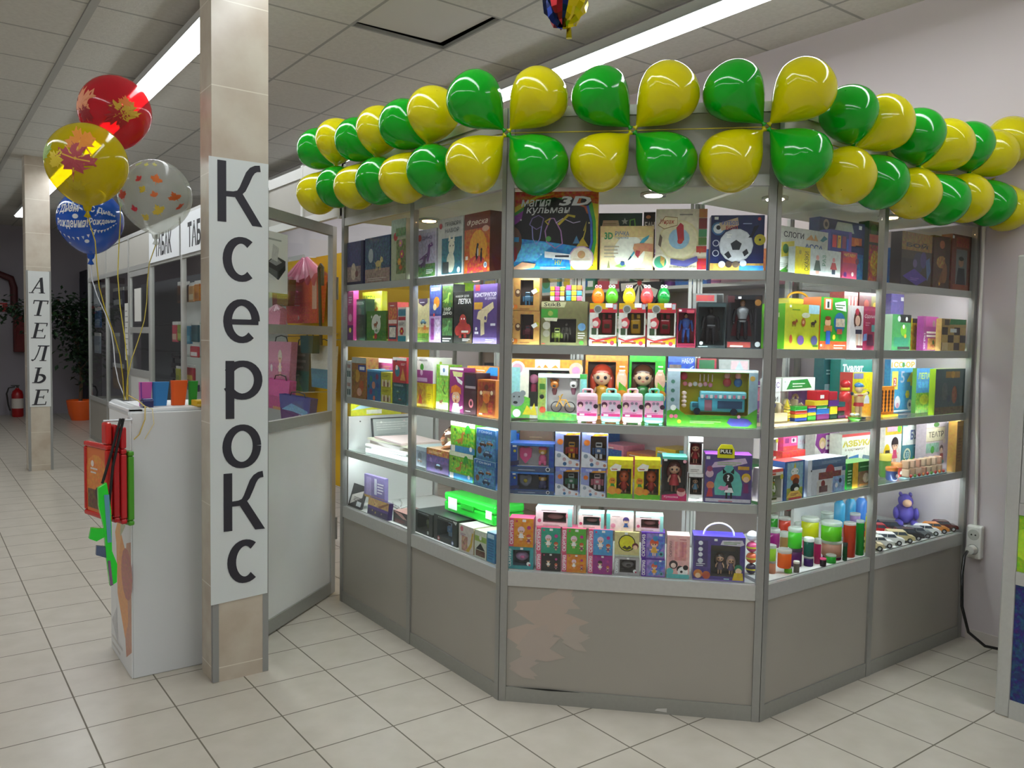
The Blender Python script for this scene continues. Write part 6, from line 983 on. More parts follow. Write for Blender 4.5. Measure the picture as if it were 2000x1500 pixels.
# loose bright toys in the corner beside the post
for i, (z, c, lab) in enumerate(((0, '3a2c4a', 'dark ball toy at the foot of the little stack by the corner post'), (.0425, 'e86a34', 'orange ball toy in the little stack by the corner post'), (.085, 'dc4a80', 'pink ball toy high in the little stack by the corner post'), (.1275, 'e8ecec', 'white ball toy on top of the little stack by the corner post'))):
    t = empty('ball_toy', lab, 'ball', place('F', .972, .135, .5155+z), 0, 'little ball toys'); w_ = .042
    mb = MB(); mb.ell((0, w_/2, w_/2), w_/2, c, 16, 11); mb.build('ball', 'plastic', t); mb = MB(); mb.lathe([(w_*.506, -.003), (w_*.506, .003)], 'e8d83a' if i != 3 else 'b8bcc0', (0, w_/2, w_/2), 18, cap=False); mb.build('stripe', 'plastic', t)

# ------------------------------------------------------------------ goods in the showcase against the wall
U5, U4, U3, U2, U1 = 'boxes on the wall-side top shelf', 'boxes on the wall-side second shelf', 'goods on the wall-side middle shelf', 'boxes on the wall-side fourth shelf', 'goods on the wall-side deck'
P(('R', 1.6706, 0.3094, 0.3413, 0.1864, 0.1), .04, 'syllable_game_box', 'white box lettered СЛОГИ with a green apple picture', 'game', 'd8dad2',
  lambda A: A.e(.02,.82,.06,'d8a8a0',.1).t('СЛОГИ',.14,.78,.52,.9,'22242a',.02).g([(.56,.78),(.66,.9),(.72,.8),(.74,.92),(.8,.78)],'e0a860').g([(.84,.8),(.92,.92),(.99,.86),(.9,.78)],'3f8a9a').t('АССА',.54,.58,.9,.7,'3a5a9a',.03).g([(.1,.36),(.1,.66),(.34,.72),(.34,.42)],'d8c83a').e(.18,.54,.1,'2f7a2c').e(.27,.44,.06,'c0522c').e(.02,.5,.07,'b0c088').g([(.34,.52),(.54,.58),(.5,.44)],'8ab0c8').g([(0,.0),(0,.36),(.36,.32),(.36,.0)],'eceee8').g([(.06,.06),(.16,.14),(.24,.24),(.2,.12),(.3,.1),(.16,.04)],'4a9a2c').lines(.04,.16,.3,.26,3,'b0b4ac').lines(.5,.44,.7,.5,1,'b8b0a8'), side='c8cac4', top='eef0ea', group=U5)
P(('R', 1.6706, 0.3424, 0.3026, 0.1061, 0.05), .03, 'book_set', 'picture book set with a yellow cover and dancing animals before the СЛОГИ box', 'book', 'c8d0c8',
  lambda A: A.r(0,0,.32,1,'d8c41c').vt('СКАЗКИ',.2,.15,.29,.85,'3a3a2c').e(.1,.8,.08,'a89a2c').g([(.32,.0),(.66,.0),(.66,1),(.32,1)],'c4ccc8').e(.48,.68,.1,'d89a90').g([(.4,.2),(.56,.2),(.52,.58),(.44,.58)],'4a5a50').r(.44,.06,.52,.2,'b88a7a').g([(.66,0),(1,0),(1,1),(.66,1)],'ccd2cc').e(.84,.66,.09,'d88a8a').g([(.76,.3),(.92,.3),(.88,.56),(.8,.56)],'b84a4a').r(.8,.12,.88,.3,'3a4a5a').vt('РАЗ',.58,.4,.66,.8,'6a9a80'), group=U5)
P(('R', 1.6706, 0.5614, 0.1057, 0.1113, 0.05), .03, 'booklet', 'small crimson booklet with red letters and a bite cut edge', 'book', 'a83a58', lambda A: A.g([(.02,.75),(.9,.9),(1,.8),(.92,.6),(.05,.6)],'c83a34').t('ЧИТАЕМ',.08,.82,.85,.94,'e8c83a').e(1,.68,.12,'6a2c40').e(.7,.2,.08,'e8d8d0').e(.2,.16,.1,'5a2a6a'), group=U5)
P(('R', 1.6706, 0.6527, 0.1572, 0.2152, 0.15), .05, 'alphabet_game_box', 'purple edged alphabet box with a round blue badge reading 78', 'game', '3a4490',
  lambda A: A.r(.02,.52,.94,.94,'2a3a7a').r(.1,.66,.3,.9,'c0363a').r(.34,.66,.5,.9,'d8b02c').t('Г',.38,.7,.46,.86,'b8303a').r(.56,.66,.74,.9,'8a3a5a').r(.78,.62,.92,.86,'2f5ac0').r(.0,.2,.84,.5,'d8dad2').e(.5,.33,.1,'2a5a9a').t('78',.36,.27,.64,.39,'f0f2f4').r(.86,0,1,1,'6a4aa0'), group=U5)
P(('R', 1.6706, 0.7761, 0.3497, 0.2768, 0.22), .05, 'space_game_box', 'dark blue game box with an orange banner and an eye badge behind the others', 'game', '1c3464',
  lambda A: A.e(.14,.9,.08,'c8b8a8').e(.14,.9,.04,'3a2a20').g([(.32,.82),(.38,.97),(.7,.97),(.76,.82)],'b0b8a8').r(.3,.62,.94,.76,'c05a2c').e(.82,.69,.07,'d87a3a').r(.8,.62,1,.64,'2c2c2c').r(.72,.02,.98,.5,'2a6a9a',.4).tag(.86,.9,.06), a=.2, group=U5)
P(('R', 1.6706, 1.0179, 0.1348, 0.2921, 0.2), .05, 'dragon_game_box', 'tall dark green box with a red glowing picture, top shelf by middle post', 'game', '1e3a22',
  lambda A: A.e(.3,.86,.09,'3a6a34').r(.05,.68,.8,.8,'b84a2c').r(.05,.06,.82,.64,'a8442a',.7).e(.45,.36,.14,'d8a02c',.2,.5).r(0,0,1,.05,'5ab83a').r(.86,0,1,1,'2f5a20').tag(.7,.93,.04), group=U5)
P(('R', 1.6706, 1.0421, 0.0684, 0.1713, 0.12), .05, 'game_box', 'narrow blue box with a pale stripe beside the БОЙ game', 'game', '2a6ab0', lambda A: A.r(0,.6,1,.8,'d0dce4').r(0,0,1,.2,'b83a2c').r(.1,.3,.9,.55,'4a9ad0',.5), group=U5)
P(('R', 1.6706, 1.0512, 0.2589, 0.2289, 0.03), .05, 'battle_game_box', 'dark gold game box lettered БОЙ with a purple hexagon board', 'game', '3a2c16',
  lambda A: A.r(0,.66,1,1,'a07a30',.4).r(0,.0,.5,.5,'120e0c').t('БОЙ',.14,.72,.86,.82,'16120c',.04).e(.55,.44,.2,'2c3050').e(.72,.5,.12,'4a3a7a',.16).g([(.05,.16),(.42,.32),(.86,.14),(.52,.0)],'4c2f96').e(.44,.42,.08,'6a5a8a').g([(.86,.1),(.98,.3),(.92,.56),(.8,.5)],'4a6a9a').lines(.3,.1,.6,.16,2,'8a6ac0'), a=.3, side='241a10', group=U5)
P(('R', 1.6706, 1.2728, 0.1484, 0.2352, 0.03), .05, 'fantasy_game_box', 'brown and gold fantasy game box between the БОЙ game and the portrait box', 'game', '4a2c18', lambda A: A.e(.5,.84,.1,'b0643a',.08).e(.5,.5,.2,'a87c3a',.12,.5).g([(.3,.1),(.6,.4),(.8,.1)],'7a4a1c').star(.4,.08,.05,'d89a2c').r(.7,0,1,1,'3a2414').e(.7,.3,.1,'8a5a2a',.2), a=.6, group=U5)
P(('R', 1.6706, 1.4603, 0.1918, 0.2562, 0.03), .05, 'fantasy_game_box', 'reddish brown box with a dark portrait by the wall end of the top shelf', 'game', '6a301c', lambda A: A.r(.2,.78,.86,.96,'9a3a1c',.3).r(.22,.1,.78,.74,'6a7270',.2).g([(.26,.1),(.74,.1),(.66,.4),(.34,.4)],'20242a').e(.48,.5,.1,'a07860',.08).e(.48,.57,.1,'20201f',.04).r(.1,.0,.9,.1,'8a4420').tag(.0,.92,.05), a=.3, group=U5)
# second shelf
P(('R', 1.3856, 0.2668, 0.2232, 0.1743, 0.06), .12, 'animal_game_box', 'lime green box with brown and violet animal pictures', 'game', 'b4ba2c',
  lambda A: A.r(.68,.8,1,1,'a8d4e4').e(.6,.76,.16,'c8ccb0',.06).lines(.2,.86,.5,.92,1,'5a8a1c').beast(.26,.5,.17,'8a4a24').e(.52,.6,.08,'a85a2c',.1).e(.52,.6,.04,'d8b088').beast(.8,.5,.17,'4a3a34').e(.16,.22,.06,'b85a34',.1).e(.44,.2,.13,'7a5aa0',.11).e(.84,.2,.13,'5a5a8a',.11).tag(.1,.92,.05).r(.8,.05,.96,.1,'3f6a1c'), side='5fae22', sideart=lambda A: A.e(.5,.12,.08,'a8d0e0').r(.2,.7,.8,.8,'c8dca0').lines(.2,.3,.8,.5,3,'3f8a1a'), top='e4ecd0', a=.1, group=U4)
P(('R', 1.3856, 0.4978, 0.1893, 0.2103, 0.07), .08, 'magnet_game_box', 'green and orange box with a child in blue trousers', 'game', '2f9a2a',
  lambda A: A.r(0,.0,1,.16,'d8582c').r(.1,.76,.42,.98,'d86a2c').r(.16,.78,.36,.96,'e8e4d8').r(.22,.8,.3,.92,'2c3a34').g([(.5,.9),(.9,.95),(.95,.74),(.55,.78)],'e8ece4').lines(.54,.8,.9,.9,2,'3a6a34').e(.7,.52,.2,'2a6a9a',.2).r(.56,.44,.9,.6,'c8b8a0',.4).e(.26,.52,.1,'e0ac88',.09).e(.26,.6,.1,'8a3a1c',.04).r(.12,.34,.42,.46,'b8743a').r(.2,.1,.36,.36,'2f5aa8').e(.5,.24,.05,'e8c83a').e(.74,.24,.06,'3a7a34').r(.6,.3,.8,.4,'b8503a').lines(.5,.02,.95,.12,2,'f0d8c0').tag(.0,.06,.04), side='d86a2c', top='a8d880', a=.1, group=U4)
P(('R', 1.3856, 0.7192, 0.2397, 0.1834, 0.06), .07, 'dress_up_set_box', 'crimson and white box with a brown haired doll picture', 'doll', 'b8325c',
  lambda A: A.r(0,0,.4,1,'e0d8d8').r(.42,.9,.9,.96,'c84a70').t('Одень-ка',.44,.72,.98,.82,'f0d8e0',shear=.2).e(.22,.68,.16,'5a2c24',.22).e(.22,.66,.1,'e8c0a8',.12).e(.2,.86,.08,'b8324a').g([(.1,.4),(.36,.4),(.3,.54),(.16,.54)],'dcd4d4').r(.16,.36,.36,.46,'3a3a52').r(.18,.1,.26,.36,'d8b8a4').r(.3,.1,.36,.36,'d8b8a4').r(.2,.04,.4,.1,'6a2c34').g([(.52,.1),(.76,.1),(.7,.36),(.56,.36)],'6a2c50').r(.66,.42,.82,.58,'6ab0b0').g([(.4,.2),(.52,.22),(.52,.38),(.42,.36)],'7a9ad0').e(.9,.3,.07,'c85a4a').lines(.46,.56,.62,.66,2,'e0a0b8'), side='d8ccd0', top='f0e0e4', group=U4)
t, w_, h_ = thing_at(('R', 1.3856, 0.4947, 0.2274, 0.2077, 0.2), 'activity_case', 'yellow activity case with orange discs and a handle, behind the lime green box', 'case')
mb = MB(); mb.box(-w_/2, 0, 0, w_/2, .06, h_, 'd8cc3a', .006); A_ = Art(w_, h_); A_.r(.05,.1,.95,.86,'e0a83a').e(.45,.82,.1,'d8782c').e(.45,.82,.06,'a8c8d0').e(.85,.82,.1,'d8782c').e(.85,.82,.06,'a8c8d0'); A_.put(mb, lambda u, v, d: (-w_/2+u*w_, -.0003-d, v*h_)); mb.build('case', 'plastic', t)
mb = MB(); mb.tube([(-w_*.1+w_*.32*math.cos(a*PI/10)+.01, .03, h_-.002+.03*math.sin(a*PI/10)) for a in range(11)], .005, 'e8a81c', 8); mb.build('handle', 'plastic', t)
P(('R', 1.3856, 0.8298, 0.1075, 0.2534, 0.2), .07, 'toy_box', 'red box with pale pink bars behind the crimson doll box', 'toy', 'd86a64', lambda A: A.r(0,.86,1,1,'e88a84').r(.3,.74,.44,.92,'f4d8d0').r(.54,.74,.66,.92,'f4d8d0').r(.78,.74,.9,.92,'f4d8d0'), group=U4)
P(('R', 1.3856, 0.9951, 0.2016, 0.2566, 0.2), .07, 'toy_box', 'dark red and yellow box in the back row by the middle post', 'toy', '7a2420', lambda A: A.r(.5,.7,1,.95,'8a7a1c').e(.66,.76,.08,'d8b02c').e(.3,.8,.08,'b8442c'), group=U4)
P(('R', 1.3856, 1.3328, 0.1161, 0.2697, 0.26), .05, 'book', 'plain violet folder standing alone in the wall bay of the second shelf', 'folder', '6f63ac', lambda A: A.lines(.1,.86,.6,.92,1,'a89ad8').tag(.75,.88,.07), group=U4)
P(('R', 1.3856, 1.0804, 0.161, 0.1612, 0.1), .04, 'booklet_pack', 'green pack with a frog and black white dots, by the middle post', 'game', '4a9a58', lambda A: A.r(.4,.78,1,1,'1f2420').e(.35,.88,.08,'e4e8e4').e(.75,.88,.06,'e4e8e4').r(.1,.1,.9,.36,'3a8a6a').e(.6,.56,.16,'7ac03a').e(.6,.66,.06,'f0f2ea').e(.7,.4,.06,'d8b02c').r(.3,.02,.95,.1,'24241c'), side='a8d0b0', group=U4)
P(('R', 1.3856, 1.2648, 0.069, 0.1485, 0.13), .04, 'booklet_pack', 'narrow mustard pack with a dark cap between the frog and magenta packs', 'game', 'b8901c', lambda A: A.r(0,.86,1,1,'2a2018').e(.4,.6,.1,'8a5a14',.2), a=.4, group=U4)
P(('R', 1.3856, 1.3031, 0.1638, 0.1585, 0.08), .03, 'booklet_pack', 'magenta game pack with pale tape tilted beside the chessboard', 'game', '9a3c86', lambda A: A.r(.12,.7,1,1,'b84a9a').e(.7,.8,.1,'9a8a80').r(.2,.5,1,.56,'e8ddd8').r(.2,.4,1,.46,'e8ddd8').r(.3,.02,1,.36,'c88a50',.5).e(.7,.24,.07,'4a8a4a').vt('ИГРЫ',.02,.06,.12,.5,'e8e4f0'), rz=.1, group=U4)
P(('R', 1.3856, 1.4172, 0.2341, 0.1494, 0.03), .025, 'chess_set', 'small wooden chessboard box in wrapping with a green corner', 'chess set', 'c9a860',
  lambda A: [A.r(.02+.245*i,.02+.24*j,.255+.245*i,.255+.24*j,'c8a45a' if (i+j) % 2 else '3a2420') for i in range(4) for j in range(3)] and A.r(.0,.74,1,1,'b89858').r(.1,.8,.3,.98,'4a3a2c').g([(.3,.82),(.98,.84),(.98,1),(.34,1)],'2f8a4a').r(.34,.58,.6,.7,'e8ecec').r(.02,.02,.26,.26,'e0c890'), group=U4)
# middle shelf
t, w_, h_ = thing_at(('R', 1.0906, 0.4084, 0.2219, 0.1778, 0.16), 'wooden_toy_bag', 'clear bag of wooden arches with a green paper header', 'toy')
mb = MB()
rg = random.Random(6)
for i in range(4):
    cx_ = -w_*.34+i*w_*.22; R_ = .016
    mb.tube([(cx_+R_*math.cos(a*PI/8), .03+.008*(i % 2), .05+.02*(i % 3)+R_*math.sin(a*PI/8)) for a in range(9)], .005, 'd8c49a', 6); mb.box(cx_-.008, .02, 0.002, cx_+.008, .05, .05+.018*(i % 3), rg.choice(['cdb88a', 'd9c8a0', 'b8a070']), .002)
mb.build('wooden_blocks', 'matte', t)
mb = MB(); mb.box(-w_/2, .005, .0, w_/2, .0052, h_*.72); mb.box(-w_/2, .06, .0, w_/2, .0602, h_*.72); mb.build('clear_bag', 'film', t)
mb = MB(); mb.box(-w_/2, .0, h_*.7, w_/2, .062, h_, 'dfe6dc'); A_ = Art(w_, h_*.3); A_.g([(.12,.12),(.24,.8),(.76,.9),(.9,.2)],'2f8a3c').lines(.3,.3,.7,.7,2,'cfe8cf').star(.07,.7,.1,'a8c0a8'); A_.put(mb, lambda u, v, d: (-w_/2+u*w_, -d, h_*.7+v*h_*.3)); mb.build('header_card', 'print', t)
P(('R', 1.0906, 0.2183, 0.0777, 0.1775, 0.14), .04, 'toy_box', 'white box with purple letters behind the wooden counting frame', 'toy', 'd4d0cc', lambda A: A.r(0,.72,1,1,'e8e8ec').t('ЛЕС',.1,.8,.9,.93,'6a3a8a').r(0,.4,1,.68,'e4e2e0').t('ЖИ',.15,.5,.8,.6,'3a343a').r(.1,.04,.4,.4,'c8b890'), group=U3)
# wooden counting frame with ring towers
t, w_, h_ = thing_at(('R', 1.0906, 0.1728, 0.1817, 0.1039, 0.06), 'counting_frame', 'wooden counting frame with green and yellow ring towers near the corner post', 'toy')
mb = MB(); mb.box(-w_/2, 0, 0, w_/2, .07, .012, 'cbb58a', .003); mb.box(-w_*.05, .02, .0125, w_*.05, .05, h_*.85, 'd4c094', .003); mb.box(-w_*.3, .01, .0125, w_*.2, .02, .05, 'd4c094', .002); mb.build('frame', 'matte', t)
for x, cs, n_ in ((-w_*.32, ['2f7a3a', '3f9a3a', '2f8a4a', '3f9a3a', '2f7a3a'], 5), (w_*.36, ['d8c020', 'e0c82c', 'd8b81c', 'e0cc34', 'd0b020'], 5)):
    for i in range(n_): 
        mb = MB(); mb.lathe([(.006, 0), (.0125, .002), (.0125, .009), (.006, .011)], cs[i], (x, .035, .0125+i*.0115), 14); mb.build('ring', 'plastic', t)
    mb = MB(); mb.lathe([(.011, 0), (.004, .02), (.001, .03)], cs[0], (x, .035, .0125+n_*.0115), 14); mb.build('cone_top', 'plastic', t)
mb = MB(); mb.cyl((-w_*.16, .03, .0125), (-w_*.16, .03, .07), .005, 'd8c8a0'); mb.lathe([(.008, 0), (.009, .012), (.001, .03)], '2c3a8a', (-w_*.16, .03, .0705), 12); mb.build('blue_peg', 'plastic', t)
# coloured wooden block train
t, w_, h_ = thing_at(('R', 1.0906, 0.4477, 0.3596, 0.1219, 0.07), 'block_train', 'train of stacked red, blue, yellow and green wooden blocks', 'toy')
mb = MB(); mb.box(-w_/2, 0, 0, w_/2, .08, .008, 'c8b486', .002); mb.build('base_board', 'matte', t)
U_ = w_/100; V_ = h_/69
for (x, z, ww, hh_, c) in ((-48, 0, 22, 9, '2c4a9a'), (-48, 9.3, 22, 8, 'd8b020'), (-48, 17.6, 22, 7, 'c0402c'), (-48, 25, 22, 10, '2f9a34'), (-24, 0, 15, 12, '3f9a34'), (-24, 12.3, 15, 7, 'e0c030'), (-24, 19.6, 15, 9, '2c4a9a'), (-24, 28.9, 15, 6, 'b8303a'), (-7, 0, 24, 14, '7a2c6a'), (-7, 14.3, 24, 12, '2f6ab0'), (-7, 26.6, 20, 7, '2f8a3a'), (-12, 34, 26, 12, 'd8c02c'), (19, 0, 14, 12, '24402c'), (19, 12.3, 14, 18, 'd8c22c'), (16, 30.6, 20, 14, '5a2c7a'), (-9, 46.3, 24, 22, 'c02430'), (16, 45, 16, 20, 'b8283a'), (35, 0, 15, 8, '6a2c5a'), (35, 8.3, 13, 10, '2a2c24'), (35, 18.6, 15, 9, 'b8323a'), (35, 28, 14, 12, '2a5a5a')):
    mb = MB(); mb.box(x*U_, .012, .0083+z*V_, (x+ww)*U_, .012+min(.045, ww*U_*.8), .0083+(z+hh_-.3)*V_, c, .002); mb.build('block', 'plastic', t)
mb = MB(); mb.box(-2*U_, .0105, .0083+50*V_, 5*U_, .0118, .0083+58*V_, 'f0e8e4'); mb.build('price_sticker', 'matte', t)
t, w_, h_ = thing_at(('R', 1.0906, 0.6967, 0.1075, 0.1685, 0.13), 'bead_figure', 'stacked bead figure with a red ball belly and round red cap', 'toy', rnd=True)
mb = MB(); mb.lathe([(w_*.3, 0), (w_*.4, h_*.1), (w_*.3, h_*.35), (w_*.2, h_*.42)], 'c0303a', (0, w_/2, 0), 14); mb.ell((0, w_/2, h_*.56), (w_*.42, w_*.42, h_*.17), 'd8383a', 16, 10); mb.build('body', 'plastic', t)
mb = MB(); mb.lathe([(w_*.3, h_*.715), (w_*.34, h_*.75), (w_*.3, h_*.79)], 'e0c43a', (0, w_/2, 0), 14); mb.ell((0, w_/2, h_*.88), (w_*.34, w_*.34, h_*.11), 'c8282c', 14, 9); mb.build('cap', 'plastic', t)
t, w_, h_ = thing_at(('R', 1.0906, 0.6589, 0.099, 0.0334, 0.06), 'flower_toy', 'green dish with a little white and yellow wooden flower', 'toy', rnd=True)
mb = MB(); mb.lathe([(w_*.3, 0), (w_*.48, h_*.2), (w_*.5, h_*.45), (w_*.4, h_*.45)], '4f9a2c', (0, w_/2, 0), 18); mb.build('dish', 'plastic', t)
mb = MB(); [mb.ell((w_*.22*math.cos(i*PI/3), w_*.5+w_*.22*math.sin(i*PI/3), h_*.75), (w_*.13, w_*.13, h_*.16), 'eceee6', 8, 6) for i in range(6)]; mb.ell((0, w_/2, h_*.84), (w_*.12, w_*.12, h_*.15), 'e0c82c', 8, 6); mb.build('flower', 'plastic', t)
t, w_, h_ = thing_at(('R', 1.0906, 0.7539, 0.1493, 0.1641, 0.07), 'wooden_doll', 'jointed wooden doll with a blue cap and red belt', 'toy')
mb = MB(); k_ = h_
for s in (-1, 1):
    mb.tube([(s*k_*.07, .03, k_*.34), (s*k_*.075, .03, k_*.18), (s*k_*.08, .03, k_*.05)], [k_*.055, k_*.05, k_*.045], 'c8a878', 9); mb.box(s*k_*.08-k_*.05, .005, 0, s*k_*.08+k_*.05, .045, k_*.05, '2a2a2c', .003)
    mb.tube([(s*k_*.12, .03, k_*.62), (s*k_*.24, .028, k_*.62), (s*k_*.34, .026, k_*.66)], k_*.035, 'd8bc90', 8); mb.ell((s*k_*.37, .026, k_*.665), k_*.045, '2c3444', 9, 7)
mb.lathe([(k_*.13, k_*.33), (k_*.12, k_*.42)], 'b82c34', (0, .03, 0), 14); mb.lathe([(k_*.11, k_*.425), (k_*.12, k_*.55), (k_*.08, k_*.66)], 'd4b484', (0, .03, 0), 14); mb.build('body', 'matte', t)
mb = MB(); mb.ell((0, .03, k_*.77), (k_*.1, k_*.1, k_*.105), 'e4c89a', 12, 9); mb.cyl((0, .03-k_*.09, k_*.77), (-k_*.04, .03-k_*.26, k_*.775), k_*.018, 'e4c89a', k_*.01, 8); mb.build('head', 'matte', t)
mb = MB(); mb.ell((0, .032, k_*.87), (k_*.115, k_*.115, k_*.075), '3f8ac8', 12, 8); mb.ell((k_*.12, .03, k_*.85), (k_*.07, k_*.07, k_*.02), '3f8ac8', 10, 6); mb.lathe([(k_*.105, 0), (k_*.108, k_*.03)], 'b8303a', (0, .03, k_*.595), 12); mb.build('cap_and_collar', 'plastic', t)
P(('R', 1.0906, 0.8217, 0.167, 0.254, 0.26), .05, 'toy_bag', 'teal grey pack with a pale elephant shape behind the block train', 'toy', '2c6a70', lambda A: A.r(.05,.1,.9,.55,'a8bcc4').e(.5,.3,.16,'8ca4b0',.18).e(.5,.2,.1,'6a8490').lines(.1,.72,.8,.84,2,'c8dcdc'), group=U3)
P(('R', 1.0906, 0.8965, 0.2533, 0.2512, 0.2), .05, 'toy_bag', 'teal pack with white lettering Туалет standing high behind the red box', 'toy', '1f8a80', lambda A: A.t('Туалет',.06,.74,.72,.92,'e4ecf0',.05,shear=.1).t('в деле',.2,.56,.9,.72,'d8e4ec',.05).r(0,.0,1,.5,'2a6a6a').e(.2,.4,.1,'8a5a3a'), a=.1, group=U3)
P(('R', 1.0906, 0.8336, 0.1649, 0.1976, 0.13), .06, 'toy_box', 'red sided box with a yellow front behind the wooden doll', 'toy', 'd8cc1c', lambda A: A.r(0,0,1,.1,'e0a83a').r(.04,.86,.5,.98,'8a86b0').g([(.1,.76),(.3,.82),(.3,.62),(.1,.6)],'a8b42c').e(.7,.3,.12,'c8ccd8',.2).r(.5,.1,.9,.3,'e09a2c'), side='d0504a', top='f0d8d0', group=U3)
t, w_, h_ = thing_at(('R', 1.0906, 0.9649, 0.1182, 0.1357, 0.07), 'peg_tower_game', 'orange upright grid tower with dark holes on a yellow foot', 'game')
mb = MB(); mb.box(-w_/2, .02, .012, w_/2, .034, h_, 'e08a22', .002)
[mb.lathe([(w_*.075, -.0004), (w_*.075, .0)], '5a2408', (-w_*.36+i*w_*.24, .0196, .03+(h_-.04)*j/6), 10, 'y') for i in range(4) for j in range(6)]; mb.build('grid', 'plastic', t)
mb = MB(); mb.box(-w_/2-.006, 0, 0, w_/2+.006, .06, .0118, 'e8b01c', .004); mb.build('foot', 'plastic', t)
P(('R', 1.0906, 1.2618, 0.2251, 0.2514, 0.18), .03, 'alphabet_puzzle', 'sky blue number and letter puzzle board with coloured capitals along the top', 'puzzle', '4a9ac8',
  lambda A: A.r(0,.84,1,1,'d8e4f0').t('1СО-ОР',.02,.85,.96,.96,'d8b02c',.04).e(.5,.9,.05,'3f9a4a').r(.06,.44,.3,.78,'e8d860').r(.12,.5,.24,.66,'c8485a').t('2',.14,.52,.22,.64,'f0f4f4').t('5',.4,.56,.56,.78,'c8c8d8').t('4',.66,.5,.92,.76,'d8c83a',.04).flower(.7,.34,.08,'d8cc2c').e(.3,.2,.1,'e0d8dc',.12).e(.8,.14,.1,'e4e8ee',.1).e(.8,.14,.04,'5a6a80').e(.3,.14,.05,'c88aa0').r(.02,.02,.98,.05,'e8eef4'), group=U3)
P(('R', 1.0906, 1.3499, 0.1567, 0.212, 0.12), .02, 'dough_bag', 'blue and green pack with yellow shapes between the puzzle board and the teal box', 'toy', '4a8ac0', lambda A: A.r(0,0,1,.45,'7aa83a',.5).e(.5,.3,.2,'c8cc3a',.12,.3).t('ЛЕПА',.1,.76,.8,.9,'d8e43a').r(.1,.56,.7,.7,'5aa8d8',.4), side='5f9a3a', a=.2, group=U3)
P(('R', 1.0906, 1.4157, 0.2961, 0.2126, 0.03), .028, 'picture_book_box', 'dark teal box with an orange sun emblem by the wall end of the middle shelf', 'puzzle', '3f5c60', lambda A: A.r(.32,.8,.78,.94,'a8803a').e(.55,.87,.08,'c89a3a').e(.62,.42,.12,'a8623a',.2,.3).e(.3,.5,.13,'5a6a6a',.2,.4).r(0,0,1,.16,'6a5a34',.5).e(.44,.34,.08,'2f4a60'), side='8fb41c', a=.25, group=U3)
# fourth shelf
TAB16 = iter([('R', 0.8106, 0.0909, 0.09, 0.1272, 0.03), ('R', 0.9363, 0.2902, 0.0633, 0.1025, 0.19)])
for x0, x1, yt, yb, lab, c in ((1500, 1529, 916, 986, 'white red box with a green and black penguin toy, lower of two', '6a8a2c'), (1500, 1519, 849, 898, 'white yellow box with a blue grey penguin toy, upper of two by the corner post', '4a5478')):
    P(next(TAB16), .07, 'penguin_toy_box', lab, 'toy', 'ded8d0', lambda A: A.r(0,.9,1,1,'d84a44' if c == '6a8a2c' else 'e8e4a0').r(0,.0,1,.08,'e4dcd4').r(.0,.08,.6,.14,'3a2a2a').e(.12,.2,.06,'d8c83a').r(.05,.82,.5,.88,'c03a3a').e(.9,.75,.08,'b8b02c'), win=(.3,.12,.9,.8), cav='c8c4bc', toy=(lambda mb, x, y, z, W, h, c=c: (mb.lathe([(W*.2, 0), (W*.42, h*.12), (W*.45, h*.4), (W*.32, h*.66)], c, (x, y, z+.002), 14), mb.ell((x, y, z+h*.72), (W*.34, W*.3, h*.2), '23282c', 12, 9), mb.ell((x, y-W*.26, z+h*.36), (W*.26, W*.2, h*.24), 'e4e4dc', 10, 8), [mb.ell((x+s*W*.13, y-W*.27, z+h*.76), (W*.07, W*.03, h*.04), 'f4f4f0', 8, 6) for s in (-1, 1)], mb.ell((x, y-W*.32, z+h*.66), (W*.09, W*.1, h*.03), 'e0962c', 8, 6))), side='e0d4cc', top='f0e8e0', group=U2)
P(('R', 0.8116, 0.3916, 0.1559, 0.1596, 0.16), .06, 'game_box', 'low bright red box behind the vegetable animals box', 'game', 'dc4038', lambda A: A.lines(.1,.5,.6,.9,2,'f4d0c8'), top='f06a5a', group=U2)
P(('R', 0.9712, 0.3796, 0.0964, 0.0604, 0.17), .06, 'toy_box', 'pink and red toy bus box above the low red box', 'toy', 'd84a80', lambda A: A.r(.1,.5,.4,.85,'8a2c6a').r(.55,.5,.9,.85,'e8b8c8').e(.7,.68,.12,'3a2c40').r(0,0,1,.3,'c83a3a'), top='f078a0', group=U2)
P(('R', 0.8106, 0.6849, 0.1335, 0.1946, 0.3), .06, 'bubble_set_box', 'white and pale blue box with soft pink lettering in the back row', 'toy', 'dce4ec', lambda A: A.t('МЫЛО',.15,.78,.9,.9,'d8a8c8').e(.5,.4,.22,'8ac0dc',.2,.3).e(.4,.4,.1,'c8e0ec').r(.9,0,1,1,'4a5a8a').lines(.3,.05,.8,.14,1,'c87a9a'), group=U2)
P(('R', 0.8106, 0.7511, 0.1954, 0.2137, 0.235), .05, 'fairy_puzzle_box', 'pale box with a purple banner and a fair haired fairy', 'puzzle', 'd8d4cc', lambda A: A.g([(.0,.74),(.45,.4),(.98,.8),(.94,.96),(.05,.96)],'8a2c8a').e(.28,.76,.12,'e0c080').e(.28,.72,.08,'f0d0b4').g([(.2,.5),(.4,.6),(.34,.42)],'d8a0c8').r(.4,.62,.9,.92,'ece8e4').lines(.45,.68,.85,.88,2,'a85aa8').r(0,0,.4,.4,'a8d0e0',.2).e(.75,.25,.1,'c8905a').e(.7,.12,.08,'e0b87a'), group=U2)
